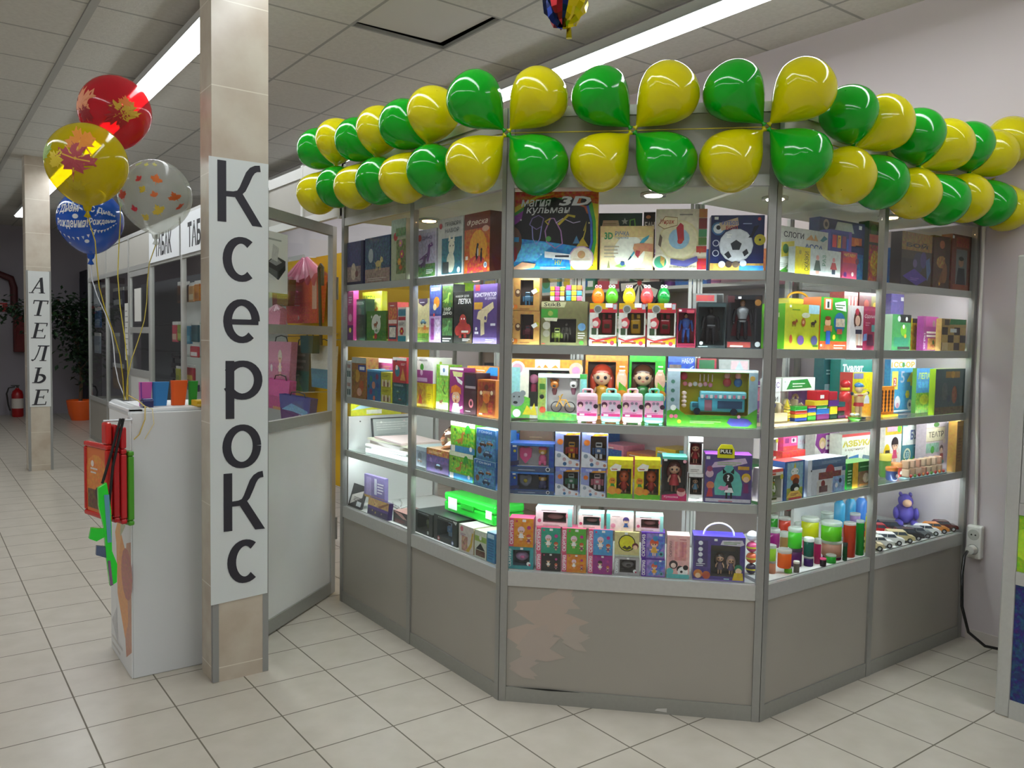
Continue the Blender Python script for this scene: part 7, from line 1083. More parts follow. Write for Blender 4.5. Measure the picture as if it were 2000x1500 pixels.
P(('R', 0.8106, 0.8658, 0.2566, 0.2062, 0.16), .06, 'alphabet_box', 'white box lettered АЗБУКА with two blue cubes', 'game', 'dfe0d6', lambda A: A.r(0,.94,1,1,'c84a4a').t('АЗБУКА',.02,.72,.97,.86,'c8b83a',.05).t('в картинках',.1,.62,.72,.68,'8a6a5a').g([(.0,.14),(.0,.5),(.18,.56),(.2,.2)],'5a6a60').g([(.22,.2),(.22,.5),(.52,.54),(.54,.24)],'3f7ab0').r(.24,.2,.5,.3,'d8a02c').g([(.58,.3),(.66,.52),(.96,.46),(.9,.22)],'5a7a90').g([(.66,.3),(.7,.44),(.88,.4),(.84,.26)],'9ab8c8').r(0,.0,1,.06,'c8a878'), group=U2)
P(('R', 0.8106, 0.2093, 0.1267, 0.1492, 0.03), .07, 'felt_craft_box', 'blue box with a stacked unicorn, fox and penguin picture', 'craft kit', '2f5a9a', lambda A: A.r(.12,.08,.92,.96,'8ab0c0',.3).r(.12,.0,.92,.3,'a0a83a',.3).e(.5,.72,.16,'e4e4e0',.1).g([(.44,.82),(.5,.98),(.56,.82)],'d8c83a').e(.4,.73,.02,'3a8a4a').e(.62,.73,.02,'3a8a4a').e(.52,.56,.2,'d8782c',.09).e(.56,.46,.14,'6a2c24',.1).e(.52,.3,.2,'20242a',.12).e(.6,.26,.1,'e8e8e4',.05).g([(.1,.06),(.3,.22),(.7,.22),(.92,.06)],'e8c05a').lines(.3,.1,.7,.18,2,'8a4a2c').r(.2,.0,.85,.05,'c83a44'), side='28508c', top='e05048', group=U2)
P(('R', 0.8106, 0.4252, 0.2605, 0.1434, 0.03), .09, 'mosaic_game_box', 'grey blue box with a red mushroom arch and panda pictures', 'game', '4a6488',
  lambda A: A.r(0,0,.1,1,'d8dce4').r(.1,.0,1,.72,'c8ccd4').r(.1,.82,1,1,'5a7498').lines(.35,.86,.9,.94,2,'98a8c0').e(.58,.62,.22,'a83a40',.2).r(.28,.42,.88,.62,'8a4a44',.4).r(.24,.0,.62,.4,'ccc8c4').e(.4,.3,.1,'8a3a3a').r(.3,.06,.52,.24,'6a4a4a',.4).r(.66,.0,.98,.46,'8aa8d0',.4).e(.86,.32,.07,'2a3a5a').e(.76,.2,.07,'e8e8ec').e(.08,.7,.03,'20242a').r(.9,.6,1,.72,'3a5a8a'), side='b8c0cc', top='d8e0ec', group=U2)
P(('R', 0.8106, 0.6891, 0.2051, 0.1074, 0.04), .08, 'domino_game_box', 'dark green box with a yellow band and pale wooden pieces', 'game', '1f6a2a', lambda A: A.r(.2,.0,.4,1,'d8a82c').r(.4,.0,1,.62,'8a6a44',.4).e(.7,.34,.22,'d8c4ac',.2,.3).lines(.46,.78,.95,.88,1,'8ac88a').r(.46,.06,.95,.12,'c8843a').lines(.02,.2,.16,.8,5,'a8dca8'), side='189a34', top='4a9a3a', group=U2)
P(('R', 0.8106, 1.0884, 0.1405, 0.2448, 0.12), .05, 'girl_craft_box', 'white box with an orange band and a girl in a pink dress', 'craft kit', 'e4e0d8', lambda A: A.r(0,.78,1,1,'e0a02c').r(.1,.84,.72,.94,'e890a0').e(.84,.88,.07,'5ab02c').doll(.6,.24,.5,'2a2024','d84a7a').e(.1,.42,.12,'d8b81c',.2).r(.0,.24,.26,.5,'3a2c2c',.3).e(.4,.22,.1,'d88a2c',.06), group=U2)
P(('R', 0.8106, 1.3688, 0.2099, 0.2367, 0.17), .05, 'letter_game_box', 'tall white and teal game box lettered БУКВ', 'game', '3f8a98', lambda A: A.r(0,.52,1,1,'e0e4de').t('БУКВ',.34,.62,.98,.82,'4a5a90',.04).t('КАССА',.5,.9,.98,.98,'8a8a9a').r(.0,.9,.2,1,'8ac0b0').e(.22,.32,.14,'e4e0c0').e(.22,.32,.1,'4a8a9a').t('33',.15,.26,.29,.38,'d8ecea').r(.6,.2,.9,.44,'6ab0bc').lines(.5,.46,.9,.51,1,'a8d0d4').e(.92,.54,.06,'c8ccd0'), group=U2)
P(('R', 0.8106, 1.4604, 0.208, 0.2297, 0.105), .05, 'puppet_theatre_box', 'big lilac box lettered ТЕАТР on a cream plaque', 'game', 'c4b2bc', lambda A: A.e(.45,.96,.12,'4a7a3a',.05).r(.0,.62,.86,.9,'d8ccb0').g(ribbon([(.0,.62),(.86,.62),(.86,.9),(0,.9)],.012),'a89070').t('ТЕАТР',.1,.7,.8,.82,'4a4236',.02).e(.84,.6,.06,'d8c8b8').r(.0,.38,.6,.58,'8ab0a0',.4).e(.3,.44,.08,'3f9a34').e(.72,.44,.08,'5a3a34').e(.72,.4,.06,'e8c8b0').g([(.62,.12),(.84,.12),(.8,.34),(.66,.34)],'b8483a').e(.72,.16,.12,'3a8a8a',.05), top='ece4e8', group=U2)
P(('R', 0.8106, 1.5062, 0.0607, 0.2441, 0.02), .04, 'book', 'tall ochre book spine at the wall end of the fourth shelf', 'book', 'a87c34', lambda A: A.r(.0,.9,1,1,'c89a4a').lines(.2,.2,.8,.7,8,'8a6020'), group=U2)
# wrapped egg-like sweets and vegetables in front
TAB17 = iter([('R', 0.8116, 0.9744, 0.0894, 0.059, 0.06), ('R', 0.8116, 1.0642, 0.0919, 0.0663, 0.09), ('R', 0.8116, 1.0254, 0.0905, 0.1073, 0.12)])
for i, (x, y, c, c2, lab) in enumerate(((1741, 932, '3a4a80', 'd87a2c', 'blue labelled dough tub by the middle post'), (1749, 924, 'b83c34', 'e8a060', 'red labelled dough tub with an orange lid'), (1728, 906, '5a8a3a', 'e8d860', 'green labelled dough tub behind the blue one'))):
    t, w_, h_ = thing_at(next(TAB17), 'dough_tub', lab, 'tub', 'dough tubs', rnd=True)
    mb = MB(); mb.lathe([(w_*.42, 0), (w_*.5, h_*.1), (w_*.5, h_*.7)], c, (0, w_/2, 0), 18); mb.ell((0, .001, h_*.36), (w_*.2, .003, h_*.14), 'e4dcdc', 8, 6); mb.build('cup', 'plastic', t)
    mb = MB(); mb.lathe([(w_*.5, h_*.705), (w_*.53, h_*.73), (w_*.53, h_*.95), (w_*.48, h_)], c2, (0, w_/2, 0), 18); mb.build('lid', 'plastic', t)
t, w_, h_ = thing_at(('R', 0.8106, 1.2232, 0.3381, 0.0836, 0.02), 'vegetable_pack', 'clear pack of wooden vegetables in two pale rows', 'toy')
mb = MB(); rg = random.Random(9); mb.box(-w_/2, 0, 0, w_/2, .07, .006, '8fb0b4'); mb.build('tray', 'matte', t)
for j in range(2):
    for i in range(7):
        mb = MB(); x = -w_*.43+i*w_*.143; mb.box(x-.009, .012+.003*j, .0065+j*h_*.46, x+.009, .05, .0065+(j+1)*h_*.46-.002, ['d8c0a4', 'c8a88c', 'd4b8a0', 'c89a84'][(i+j) % 4], .004); mb.build('wooden_piece', 'matte', t)
for i in range(9):
    mb = MB(); mb.ell((-w_*.45+i*w_*.11, -.0+.004, .0065+.008), (.007, .006, .008), ['c83a34', '5a9a2c', 'b83038', 'd87a3a'][i % 4], 8, 6); mb.build('berry', 'plastic', t)
TAB18 = iter([('R', 0.8116, 1.1999, 0.1184, 0.0584, 0.125), ('R', 0.8116, 1.2834, 0.1215, 0.0642, 0.125)])
for i, (x, y, c, lab) in enumerate(((1765, 910, 'e07a2c', 'orange wooden carrot beside the vegetable pack'), (1783, 905, '5aae2c', 'green wooden pepper lying by the vegetable pack'))):
    t, w_, h_ = thing_at(next(TAB18), 'wooden_vegetable', lab, 'toy vegetable', rnd=True)
    mb = MB(); mb.lathe([(.004, 0), (w_*.4, h_*.5), (w_*.5, h_*.8), (w_*.2, h_)], c, (0, w_/2, 0), 12); mb.build('body', 'plastic', t); mb = MB(); mb.cyl((0, w_/2, h_), (.002, w_/2, h_+.012), .003, '3f7a2c', n=6); mb.build('stem', 'plastic', t)
# deck: tubs, jars and tubes of bright slime
def jar(at, lab, c, lid='e4e8e4', kind='jar', m='slime'):
    t, w_, h_ = thing_at(at, 'slime_jar' if kind == 'jar' else 'slime_tube', lab, 'jar' if kind == 'jar' else 'tube', 'jars and tubes of slime', rnd=True); r_ = w_/2
    mb = MB()
    if kind == 'jar':
        mb.lathe([(r_*.88, 0), (r_*.95, h_*.04), (r_*.95, h_*.74), (r_*.8, h_*.79)], c, (0, r_, 0), 20); mb.build('body', m, t)
        mb = MB(); mb.lathe([(r_*.97, h_*.795), (r_, h_*.82), (r_, h_*.97), (r_*.9, h_)], lid, (0, r_, 0), 20); mb.build('lid', 'tub' if lid == 'e4e8e4' else 'plastic', t)
    else:
        mb.lathe([(r_*.95, 0), (r_, h_*.02), (r_, h_*.9), (r_*.96, h_*.92)], c, (0, r_, 0), 18); mb.build('body', m, t)
        mb = MB(); mb.lathe([(r_*.98, h_*.922), (r_*1.02, h_*.93), (r_*1.02, h_*.99), (r_*.9, h_)], lid, (0, r_, 0), 18); mb.build('cap', 'tub' if lid == 'e4e8e4' else 'plastic', t)
jar(('R', 0.5156, 0.6559, 0.0883, 0.1467, 0.06), 'tall orange red slime tube beside the green one', 'd8522c', kind='tube')
jar(('R', 0.5156, 0.7208, 0.0589, 0.1495, 0.05), 'tall emerald green slime tube between the orange and yellow tubes', '18a83c', kind='tube')
jar(('R', 0.5156, 0.7838, 0.0441, 0.1709, 0.05), 'tall yellow slime tube by the middle post', 'dcdc18', kind='tube')
jar(('R', 0.5156, 0.5815, 0.0337, 0.0753, 0.032), 'short dark green bottle in front of the orange tube', '0c5a2c', '2a3a34')
jar(('R', 0.5156, 0.5645, 0.1375, 0.0153, 0.08), 'plum red jar at the foot of the stack under the lime jar', '8a1c4a')
jar(('R', 0.5309, 0.56, 0.1483, 0.0656, 0.08), 'pale pink jar in the middle of the stack under the lime jar', 'd8a890')
jar(('R', 0.5965, 0.5533, 0.1515, 0.0783, 0.08), 'big lime green jar on top of its stack', '7ad82c')
jar(('R', 0.5156, 0.5323, 0.1244, 0.0809, 0.16), 'rose pink jar under the big yellow jar', 'd84a80')
jar(('R', 0.5965, 0.5235, 0.1312, 0.084, 0.16), 'big yellow jar high in the back row', 'd8dc1c')
jar(('R', 0.5156, 0.338, 0.0924, 0.0752, 0.1), 'deep purple jar with a grey label under the spring green jar', '6a1f70', '3a2c40')
jar(('R', 0.5908, 0.3298, 0.0988, 0.0822, 0.1), 'spring green jar on top of the purple one', '5ad83a')
jar(('R', 0.5156, 0.383, 0.0697, 0.0398, 0.07), 'violet jar at the foot under the teal green jar', '4a1a7a')
jar(('R', 0.5554, 0.3811, 0.073, 0.0755, 0.07), 'teal green jar on top of the violet one', '2f7a6a', 'd8dcd8')
jar(('R', 0.5156, 0.2269, 0.0559, 0.0235, 0.055), 'light green jar at the foot under the orange one', '8ad83a')
jar(('R', 0.5391, 0.2068, 0.0978, 0.0727, 0.06), 'orange slime jar on top of the light green one', 'f0822c')
jar(('R', 0.5156, 0.1674, 0.0611, 0.0507, 0.09), 'peach sweets jar by the corner post', 'e0a884')
jar(('R', 0.5663, 0.1611, 0.0737, 0.0613, 0.09), 'yellow green jar on top of the peach one by the corner post', 'b4dc4a')
jar(('R', 0.5717, 0.3292, 0.0918, 0.0772, 0.2), 'magenta jar with a clear lid behind the yellow green jar', 'a82c86')
jar(('R', 0.5156, 0.4024, 0.0629, 0.1113, 0.2), 'sand coloured jar with a clear lid in the second row', 'b8945a')
jar(('R', 0.5919, 0.5206, 0.0725, 0.064, 0.34), 'leaf green jar in the far row by the corner post', '3fae3a')
jar(('R', 0.592, 0.5473, 0.0915, 0.0592, 0.3), 'coral red jar with a clear lid in the far row', 'e0543a')
jar(('R', 0.5156, 0.4446, 0.0498, 0.1028, 0.07), 'magenta jar between the teal green jar and the big stack', 'c82c78')
jar(('R', 0.5156, 0.5888, 0.0632, 0.116, 0.26), 'turquoise jar behind the spring green jar', '3fb8b0')
jar(('R', 0.5156, 0.2577, 0.0433, 0.0447, 0.04), 'small sand grey jar in front of the deep purple one', '8a8478', 'd8d8d0')
jar(('R', 0.5913, 0.9338, 0.0835, 0.0522, 0.2), 'pale lilac lidded jar behind the orange and green tubes', 'b8a0d0')
jar(('R', 0.6293, 0.7425, 0.0979, 0.0369, 0.22), 'clear lidded jar peeping over the lime jar', 'c8d4d0')
jar(('R', 0.5156, 0.4287, 0.0461, 0.0329, 0.034), 'tiny black and pink jar before the plum one', '2a1c24', 'd84a7a')
jar(('R', 0.5156, 0.502, 0.0728, 0.0344, 0.045), 'small grass green jar with a clear dome', '2fc83a')
TAB19 = iter([('R', 0.5156, 1.0688, 0.0907, 0.163, 0.36), ('R', 0.5156, 1.1637, 0.0889, 0.1634, 0.36), ('R', 0.5156, 1.2592, 0.0915, 0.1563, 0.36), ('R', 0.5156, 1.3574, 0.0847, 0.1542, 0.36)])
for i, (x0, x1, yt, c, lab) in enumerate(((1629, 1650, 970, '3a9ac8', 'sky blue bubble bottle at the back by the deck'), (1651, 1671, 966, '3a94c4', 'sky blue bubble bottle with a yellow neck at the back'), (1672, 1692, 965, '4a8ae0', 'royal blue bubble bottle with a white label at the back'), (1694, 1712, 962, 'c84a44', 'red bubble bottle with a grey cap at the back'))):
    t, w_, h_ = thing_at(next(TAB19), 'bubble_bottle', lab, 'bottle', 'bubble bottles', rnd=True); r_ = w_/2
    mb = MB(); mb.lathe([(r_*.9, 0), (r_, h_*.04), (r_, h_*.78), (r_*.5, h_*.88)], c, (0, r_, 0), 16); mb.build('body', 'plastic', t)
    mb = MB(); mb.lathe([(r_*.5, h_*.882), (r_*.5, h_)], ['2f86b0', 'd8d43a', 'e8ecee', '9a9a98'][i], (0, r_, 0), 14); mb.build('cap', 'plastic', t)
# plush and toy cars in the wall bay of the deck
t, w_, h_ = thing_at(('R', 0.5156, 1.427, 0.2031, 0.1519, 0.27), 'plush_toy', 'violet blue plush toy with a pale face sitting at the back', 'plush toy', rnd=True, rz=-.95)
mb = MB(); c = '5a4fae'; mb.ell((0, .1, h_*.33), (w_*.4, .09, h_*.33), c, 16, 11); mb.ell((0, .09, h_*.74), (w_*.3, .075, h_*.22), c, 16, 11); mb.ell((-w_*.2, .1, h_*.95), (w_*.07, .03, h_*.07), c, 10, 7); mb.ell((w_*.2, .1, h_*.95), (w_*.07, .03, h_*.07), c, 10, 7)
for s in (-1, 1): mb.ell((s*w_*.4, .06, h_*.36), (w_*.12, .04, h_*.2), c, 10, 8); mb.ell((s*w_*.3, .02, h_*.1), (w_*.16, .07, h_*.09), c, 10, 8)
mb.build('body', 'matte', t); mb = MB(); mb.ell((0, .03, h_*.73), (w_*.19, .025, h_*.13), 'e4b894', 12, 8); mb.build('face', 'matte', t)
cars = [(.84, .075, 'd8c8a4', 'cream toy saloon car at the front edge by the middle post'), (.925, .078, 'e8e8e4', 'white toy saloon car next to the cream one'), (1.01, .08, 'f0f0ec', 'white toy jeep third in the front row'), (1.095, .076, 'c8b888', 'sand beige toy jeep beside the white jeep'), (1.18, .08, '26282a', 'black toy jeep in the middle of the front row'), (1.26, .078, '7a8084', 'grey toy saloon car in the front row'), (1.34, .08, 'eceeec', 'white toy saloon car beside the grey one, nearer the wall'), (1.42, .08, 'd8862c', 'orange toy saloon car near the wall end'), (1.505, .077, '5a1a1c', 'maroon toy saloon car at the wall end'),
  (.95, .2, 'a81c24', 'dark red toy jeep by the middle post, second row'), (1.05, .2, 'c02a30', 'bright red toy saloon car in the second row'), (1.15, .205, 'b81f28', 'red toy jeep in the middle of the second row'), (1.25, .2, '2c2e30', 'dark grey toy jeep in the second row')]
for s, d, c, lab in cars:
    t = empty('toy_car', lab, 'toy car', place('R', s, d, .5153), -.785, 'die-cast toy cars')
    mb = MB(); toy_car(mb, 0, 0, 0, .122, c, roof='jeep' in lab); mb.build('car_body', 'plastic', t)

# ------------------------------------------------------------------ balloon garland on the showcases
GREEN, YELLOW = '08b020', 'e2d806'
PROF = [(.05, 0), (.07, .03), (.3, .28), (.62, .62), (.86, .98), (.98, 1.3), (1.0, 1.45), (.97, 1.66), (.84, 1.95), (.6, 2.18), (.3, 2.31), (.02, 2.345)]
def balloon_mesh(col):
    mb = MB(); mb.lathe([(a, b) for a, b in PROF], col, n=26, cap=False)
    return mb
def smooth_prof():
    pts = []
    for i in range(len(PROF)-1):
        p0 = PROF[max(0, i-1)]; p1, p2 = PROF[i], PROF[i+1]; p3 = PROF[min(len(PROF)-1, i+2)]
        for k in range(3):
            t = k/3; f = lambda a, b, c, d: .5*((2*b)+(-a+c)*t+(2*a-5*b+4*c-d)*t*t+(-a+3*b-3*c+d)*t**3)
            pts.append((max(.01, f(p0[0], p1[0], p2[0], p3[0])), f(p0[1], p1[1], p2[1], p3[1])))
    return pts+[PROF[-1]]
PROF = smooth_prof()
protos = {}
for cn, c in (('green', GREEN), ('yellow', YELLOW)):
    b = balloon_mesh(c).build('balloon', 'latex'); k = MB(); k.lathe([(.0, -.12), (.11, -.1), (.06, -.04), (.05, .02)], c, n=10, cap=False); kn = k.build('knot', 'latex', b)
    protos[cn] = (b, kn, [0])
def garland_balloon(cn, node, dirv, r, label):
    b, kn, used = protos[cn]
    if used[0]: o = b.copy(); COL.objects.link(o); q = kn.copy(); COL.objects.link(q); q.parent = o
    else: o = b; used[0] = 1
    z = dirv.normalized(); o.rotation_mode = 'QUATERNION'; o.rotation_quaternion = z.to_track_quat('Z', 'Y')
    o.scale = (r, r, r); o.location = node+z*.02
    tag(o, label, 'balloon', 'green and yellow garland balloons'); return o
ORD = ['first', 'second', 'third', 'fourth', 'fifth', 'sixth', 'seventh', 'eighth', 'ninth', 'tenth']
rg = random.Random(12)
nodes = [(0.359, 1.3177, 2.2434, -1.5708, 0.106), (0.359, 0.8757, 2.2121, -1.5708, 0.106), (0.359, 0.4148, 2.1873, -1.5708, 0.106), (0.3966, -0.0924, 2.16, -0.7854, 0.108), (0.72, -0.4159, 2.16, -0.7854, 0.108), (1.0476, -0.7435, 2.1629, -0.7854, 0.108), (1.4825, -0.815, 2.1321, 0, 0.106), (1.9639, -0.815, 2.1228, 0, 0.106), (2.3974, -0.815, 2.1565, 0, 0.106), (2.6067, -0.82, 2.1831, 0, 0.106)]
for i, (px_, py_, pz_, ea, r) in enumerate(nodes):
    r *= 1.0
    node = Vector((px_, py_, pz_)); ev = Vector((math.cos(ea), math.sin(ea), 0)); ov = Vector((math.sin(ea), -math.cos(ea), 0))
    for a, b, cn, wd in ((-1, 1, 'green', 'upper green'), (1, 1, 'yellow', 'upper yellow'), (-1, -1, 'yellow', 'lower yellow'), (1, -1, 'green', 'lower green')):
        if i == 9 and cn == 'green': continue
        lab = '%s balloon in the %s cluster of the garland counted from the door' % (wd, ORD[i])
        if i == 9: a = .12
        garland_balloon(cn, node, ev*a*(.98 if 3 <= i <= 5 else 1.05)+Vector((0, 0, b*.98))+ov*(.22 if 3 <= i <= 5 else .4), r*rg.uniform(.97, 1.03), lab)
mb = MB(); mb.tube([n_[:3] for n_ in nodes], .002, 'c8b83a', 6); tag(mb.build('garland_cord', 'matte'), 'thin yellow cord that ties the balloon garland along the showcase fascia', 'cord')

# ------------------------------------------------------------------ four printed helium balloons over the white stand
def on_ball(c, r, dirv, upv):
    d = dirv.normalized(); right = upv.cross(d).normalized(); u_ = d.cross(right)
    def f(a, b, lift=1.004):
        v = (d+right*math.tan(a)+u_*math.tan(b)).normalized(); return (c[0]+v.x*r[0]*lift, c[1]+v.y*r[1]*lift, c[2]+v.z*r[2]*lift)
    return f
def ball_leaf(mb, f, a, b, sz, rot, col, lift=1.004, veins=None):
    n = len(MAPLE); cs, sn = math.cos(rot), math.sin(rot); sz *= 1.45
    P_ = lambda k: [f(a+(x*cs-y*sn)*sz*k, b+(x*sn+y*cs)*sz*k, lift) for x, y in MAPLE]
    v = [f(a, b, lift)]+P_(.33)+P_(.66)+P_(1)
    fc = [(0, 1+i, 1+(i+1) % n) for i in range(n)]+[(1+k*n+i, 1+(k+1)*n+i, 1+(k+1)*n+(i+1) % n, 1+k*n+(i+1) % n) for k in range(2) for i in range(n)]
    mb.add(v, fc, col)
    if veins:
        for ang, l in ((90, .75), (38, .62), (142, .62), (5, .5), (175, .5), (-90, .8)):
            q = math.radians(ang)+rot; s_ = (math.cos(q)*sz*l, math.sin(q)*sz*l); nn = (-math.sin(q)*sz*.025, math.cos(q)*sz*.025)
            mb.add([f(a+s_[0]*t+nn[0]*w2, b+s_[1]*t+nn[1]*w2, lift+.002) for t in (0, .5, 1) for w2 in (-1, 1)], [(0, 1, 3, 2), (2, 3, 5, 4)], veins)
TOCAM = Vector((-.58, -.8, -.15)); UPV = Vector((0, 0, 1))
def helium(lab, cx, cy, cz, r, col, m, prints, tilt=(0, 0), strc='c8b83a', end=(-.66, 1.12, 1.125)):
    t = empty('helium_balloon', lab, 'balloon', (cx, cy, cz))
    mb = MB(); n = 28; prof = []
    for i in range(23):
        a = -PI/2+.13+(PI-.135)*i/22; k = 1+.09*max(0, -math.sin(a))**2
        prof.append((max(.004, r*math.cos(a)*(1-.12*max(0, -math.sin(a))**3)), r*math.sin(a)*k*1.02))
    mb.lathe([(.012, prof[0][1]-.02), (.016, prof[0][1]-.006)]+prof[0:], col, n=n, cap=False); b = mb.build('envelope', m, t)
    mb = MB(); mb.lathe([(.002, -.03), (.014, -.026), (.006, -.01), (.008, .004)], col, (0, 0, prof[0][1]-.018), 10, cap=False); mb.build('knot', m, t)
    mb = MB(); prints(mb, on_ball((0, 0, 0), (r, r, r*1.02), TOCAM, UPV)); mb.build('print', 'matte', b)
    z0 = prof[0][1]-.045; e = Vector(end)-Vector((cx, cy, cz)); pts = [Vector((0, 0, z0))]
    for i in range(1, 9): f_ = i/8; p = Vector((0, 0, z0)).lerp(e, f_); p.x += .012*math.sin(f_*9+cx*30); pts.append(p)
    mb = MB(); mb.tube(pts, .0022, strc, 6); mb.build('ribbon', 'plastic', t); return t
helium('red balloon printed with maple leaves, highest of the bunch above the white stand', -.63, 1.45, 2.38, .151, 'd63442', 'latex_clear', lambda mb, f: (ball_leaf(mb, f, -.62, .22, .5, .3, 'd8885a'), ball_leaf(mb, f, -.5, -.16, .3, 2.6, '8f1018'), ball_leaf(mb, f, .5, -.2, .38, 2.0, 'a01820'), ball_leaf(mb, f, .72, -.1, .42, -.5, 'c8a02c'), ball_leaf(mb, f, .75, .25, .2, 0, 'd87a2c')))
helium('yellow balloon printed with a big crimson maple leaf above the white stand', -.80, 1.10, 2.075, .152, 'd8c808', 'latex_clear', lambda mb, f: (ball_leaf(mb, f, .2, .06, .46, -.25, 'a8424a', 1.006, 'd8a83a'), ball_leaf(mb, f, -.3, .05, .25, .8, 'd8c030', 1.004), ball_leaf(mb, f, -.85, .3, .35, .2, '8fae5a'), ball_leaf(mb, f, .35, .6, .4, .5, 'd8862c'), ball_leaf(mb, f, .1, -.75, .35, 2, 'b8a810')), strc='b8a52c')
def cl(mb, f):
    for a, b, s, rt_, c in ((-.5, .0, .27, .3, 'c84a26'), (-.05, .35, .14, .7, 'c83a4a'), (.35, .38, .22, -.2, 'd8702c'), (.28, .02, .14, .3, 'd8703a'), (.72, -.04, .28, .4, 'd0642a'), (-.2, -.3, .15, .2, 'c82c44'), (.05, .12, .14, 1, 'd0b83a'), (.35, -.35, .24, .4, 'd4bc40'), (.02, -.5, .18, .8, 'd0bc4a'), (.05, .75, .14, 0, 'b8b45a'), (.35, .8, .14, 0, 'b4b060'), (-.3, .8, .18, 0, 'a8b070'), (.85, -.45, .18, .1, 'c8503a'), (-.75, -.3, .3, .2, 'b0c8a0')): ball_leaf(mb, f, a*1.3, b*1.3, s*.72, rt_, c)
helium('clear balloon printed with small autumn leaves beside the near pillar', -.51, 1.25, 2.0, .15, 'e4e6e2', 'latex_glass', cl, strc='c0b04a')
def blu(mb, f0):
    f = lambda a, b, lift=1.004: f0(a*1.35, b*1.35, lift)
    for txt, a0, a1, b0, b1 in (('С Днём', -.62, .12, .16, .42), ('Рождения!', -.56, .3, -.2, .06), ('С Днём', .35, .95, .2, .42), ('Рождения', .3, .95, -.14, .08)):
        vs_, fs_ = text2d(txt, .03, .25); mb.add([f(a0+x*(a1-a0), b0+y*(b1-b0)+.1*(x-.5)*(a0+x*(a1-a0))*.3, 1.008) for x, y in vs_], fs_, 'dfe8f0')
    for a0, a1, b in ((-.75, .15, .52), (-.7, .4, -.3), (.35, .95, -.2)):
        n = 9
        for i in range(n):
            a = a0+(a1-a0)*i/(n-1); bb = b-.1*math.sin(PI*i/(n-1)); mb.add([f(a-.035, bb, 1.006), f(a+.035, bb, 1.006), f(a, bb-.09, 1.006)], [(0, 2, 1)], ['bcd4e8', 'e4ecf4'][i % 2])
    for a, b, s in ((.02, .1, .07), (.2, -.52, .07), (-.45, -.66, .05)):
        mb.add([f(a, b, 1.006)]+[f(a+s*math.cos(i*PI/5), b+s*math.sin(i*PI/5)*.8, 1.006) for i in range(10)], [(0, 1+i, 1+(i+1) % 10) for i in range(10)], 'dfe8f0')
helium('blue birthday balloon lettered С Днём Рождения, lowest of the bunch', -.725, 1.5, 1.9, .136, '125cc8', 'latex', blu, strc='c8ccd4')
# foil balloon near the ceiling
t = empty('foil_balloon', 'crumpled blue, red and gold foil balloon floating up against the ceiling', 'balloon', (1.00, .31, 2.955))
mb = MB(); rg = random.Random(21); nu, nv = 22, 14; v = []; cs = []
for j in range(nv+1):
    a = -PI/2+PI*j/nv
    for i in range(nu):
        b = 2*PI*i/nu; k = 1+.07*math.sin(7*b+j)+rg.uniform(-.03, .03); v.append((.105*math.cos(a)*math.cos(b)*k, .105*math.cos(a)*math.sin(b)*k, .16*math.sin(a)*k))
for j in range(nv):
    for i in range(nu):
        b = 2*PI*(i+.5)/nu; c = '20306a' if .30 < (b/(2*PI)) < .62 and j < 12 else ('c0b018' if (b/(2*PI)) >= .62 else '7a2026')
        if j < 5 and .5 < b/(2*PI) < .6: c = 'a02c30'
        mb.add([v[j*nu+i], v[j*nu+(i+1) % nu], v[(j+1)*nu+(i+1) % nu], v[(j+1)*nu+i]], [(0, 1, 2, 3)], c, True)
mb.build('envelope', 'foil', t).rotation_euler = (.0, .12, .2)
mb = MB(); mb.cyl((.02, 0, -.15), (.022, 0, -.2), .01, 'c0b018', .014, 8); mb.build('tail', 'foil', t)

# ------------------------------------------------------------------ white stand beside the near pillar and what is on it
t = empty('promo_stand', 'white board stand with a faded orange leaf picture behind the near pillar', 'stand', (-.68, .95, 0))
mb = MB(); mb.box(.004, .0, .0, .41, .42, 1.085, 'd6dadb', .004); mb.build('body', 'matte', t)
mb = MB(); mb.box(-.0005, .002, .002, .0035, .418, 1.08, 'dfe2e2'); A_ = Art(.42, 1.08)
A_.g([(.75,.05),(1,.1),(1,.52),(.8,.5),(.6,.3)],'b87a5a',.15).g([(.35,.26),(.7,.12),(.85,.2),(.8,.45),(.55,.52),(.3,.5)],'d88a2c',.12).g([(.25,.5),(.5,.6),(.55,.5),(.4,.4)],'e0a04a',.1).g([(.5,.5),(.75,.56),(.9,.7),(.6,.66)],'a8b08a',.15).e(.8,.38,.1,'a8443a',a=.3).g([(.05,.12),(.3,.2),(.35,.05)],'b8bcc0').lines(.05,.02,.6,.08,2,'c0c0be').e(.3,.68,.08,'a0b898',a=.3)
mb2 = MB(); A_.put(mb2, lambda u, v, d: (-.0007-d*.5, .418-u*.416, .002+v*1.078)); sp = mb.build('side_sheet', 'matte', t); mb2.build('picture', 'print', sp)
mb = MB(); mb.box(-.004, .02, 1.0852, .4, .415, 1.1, 'e6e9ea', .004); mb.build('top_board', 'matte', t)
mb = MB(); mb.lathe([(.028, -.2), (.028, .2)], 'dfe4e6', (.024, .22, 1.083), 20, 'y'); mb.build('rounded_edge', 'plastic', t)
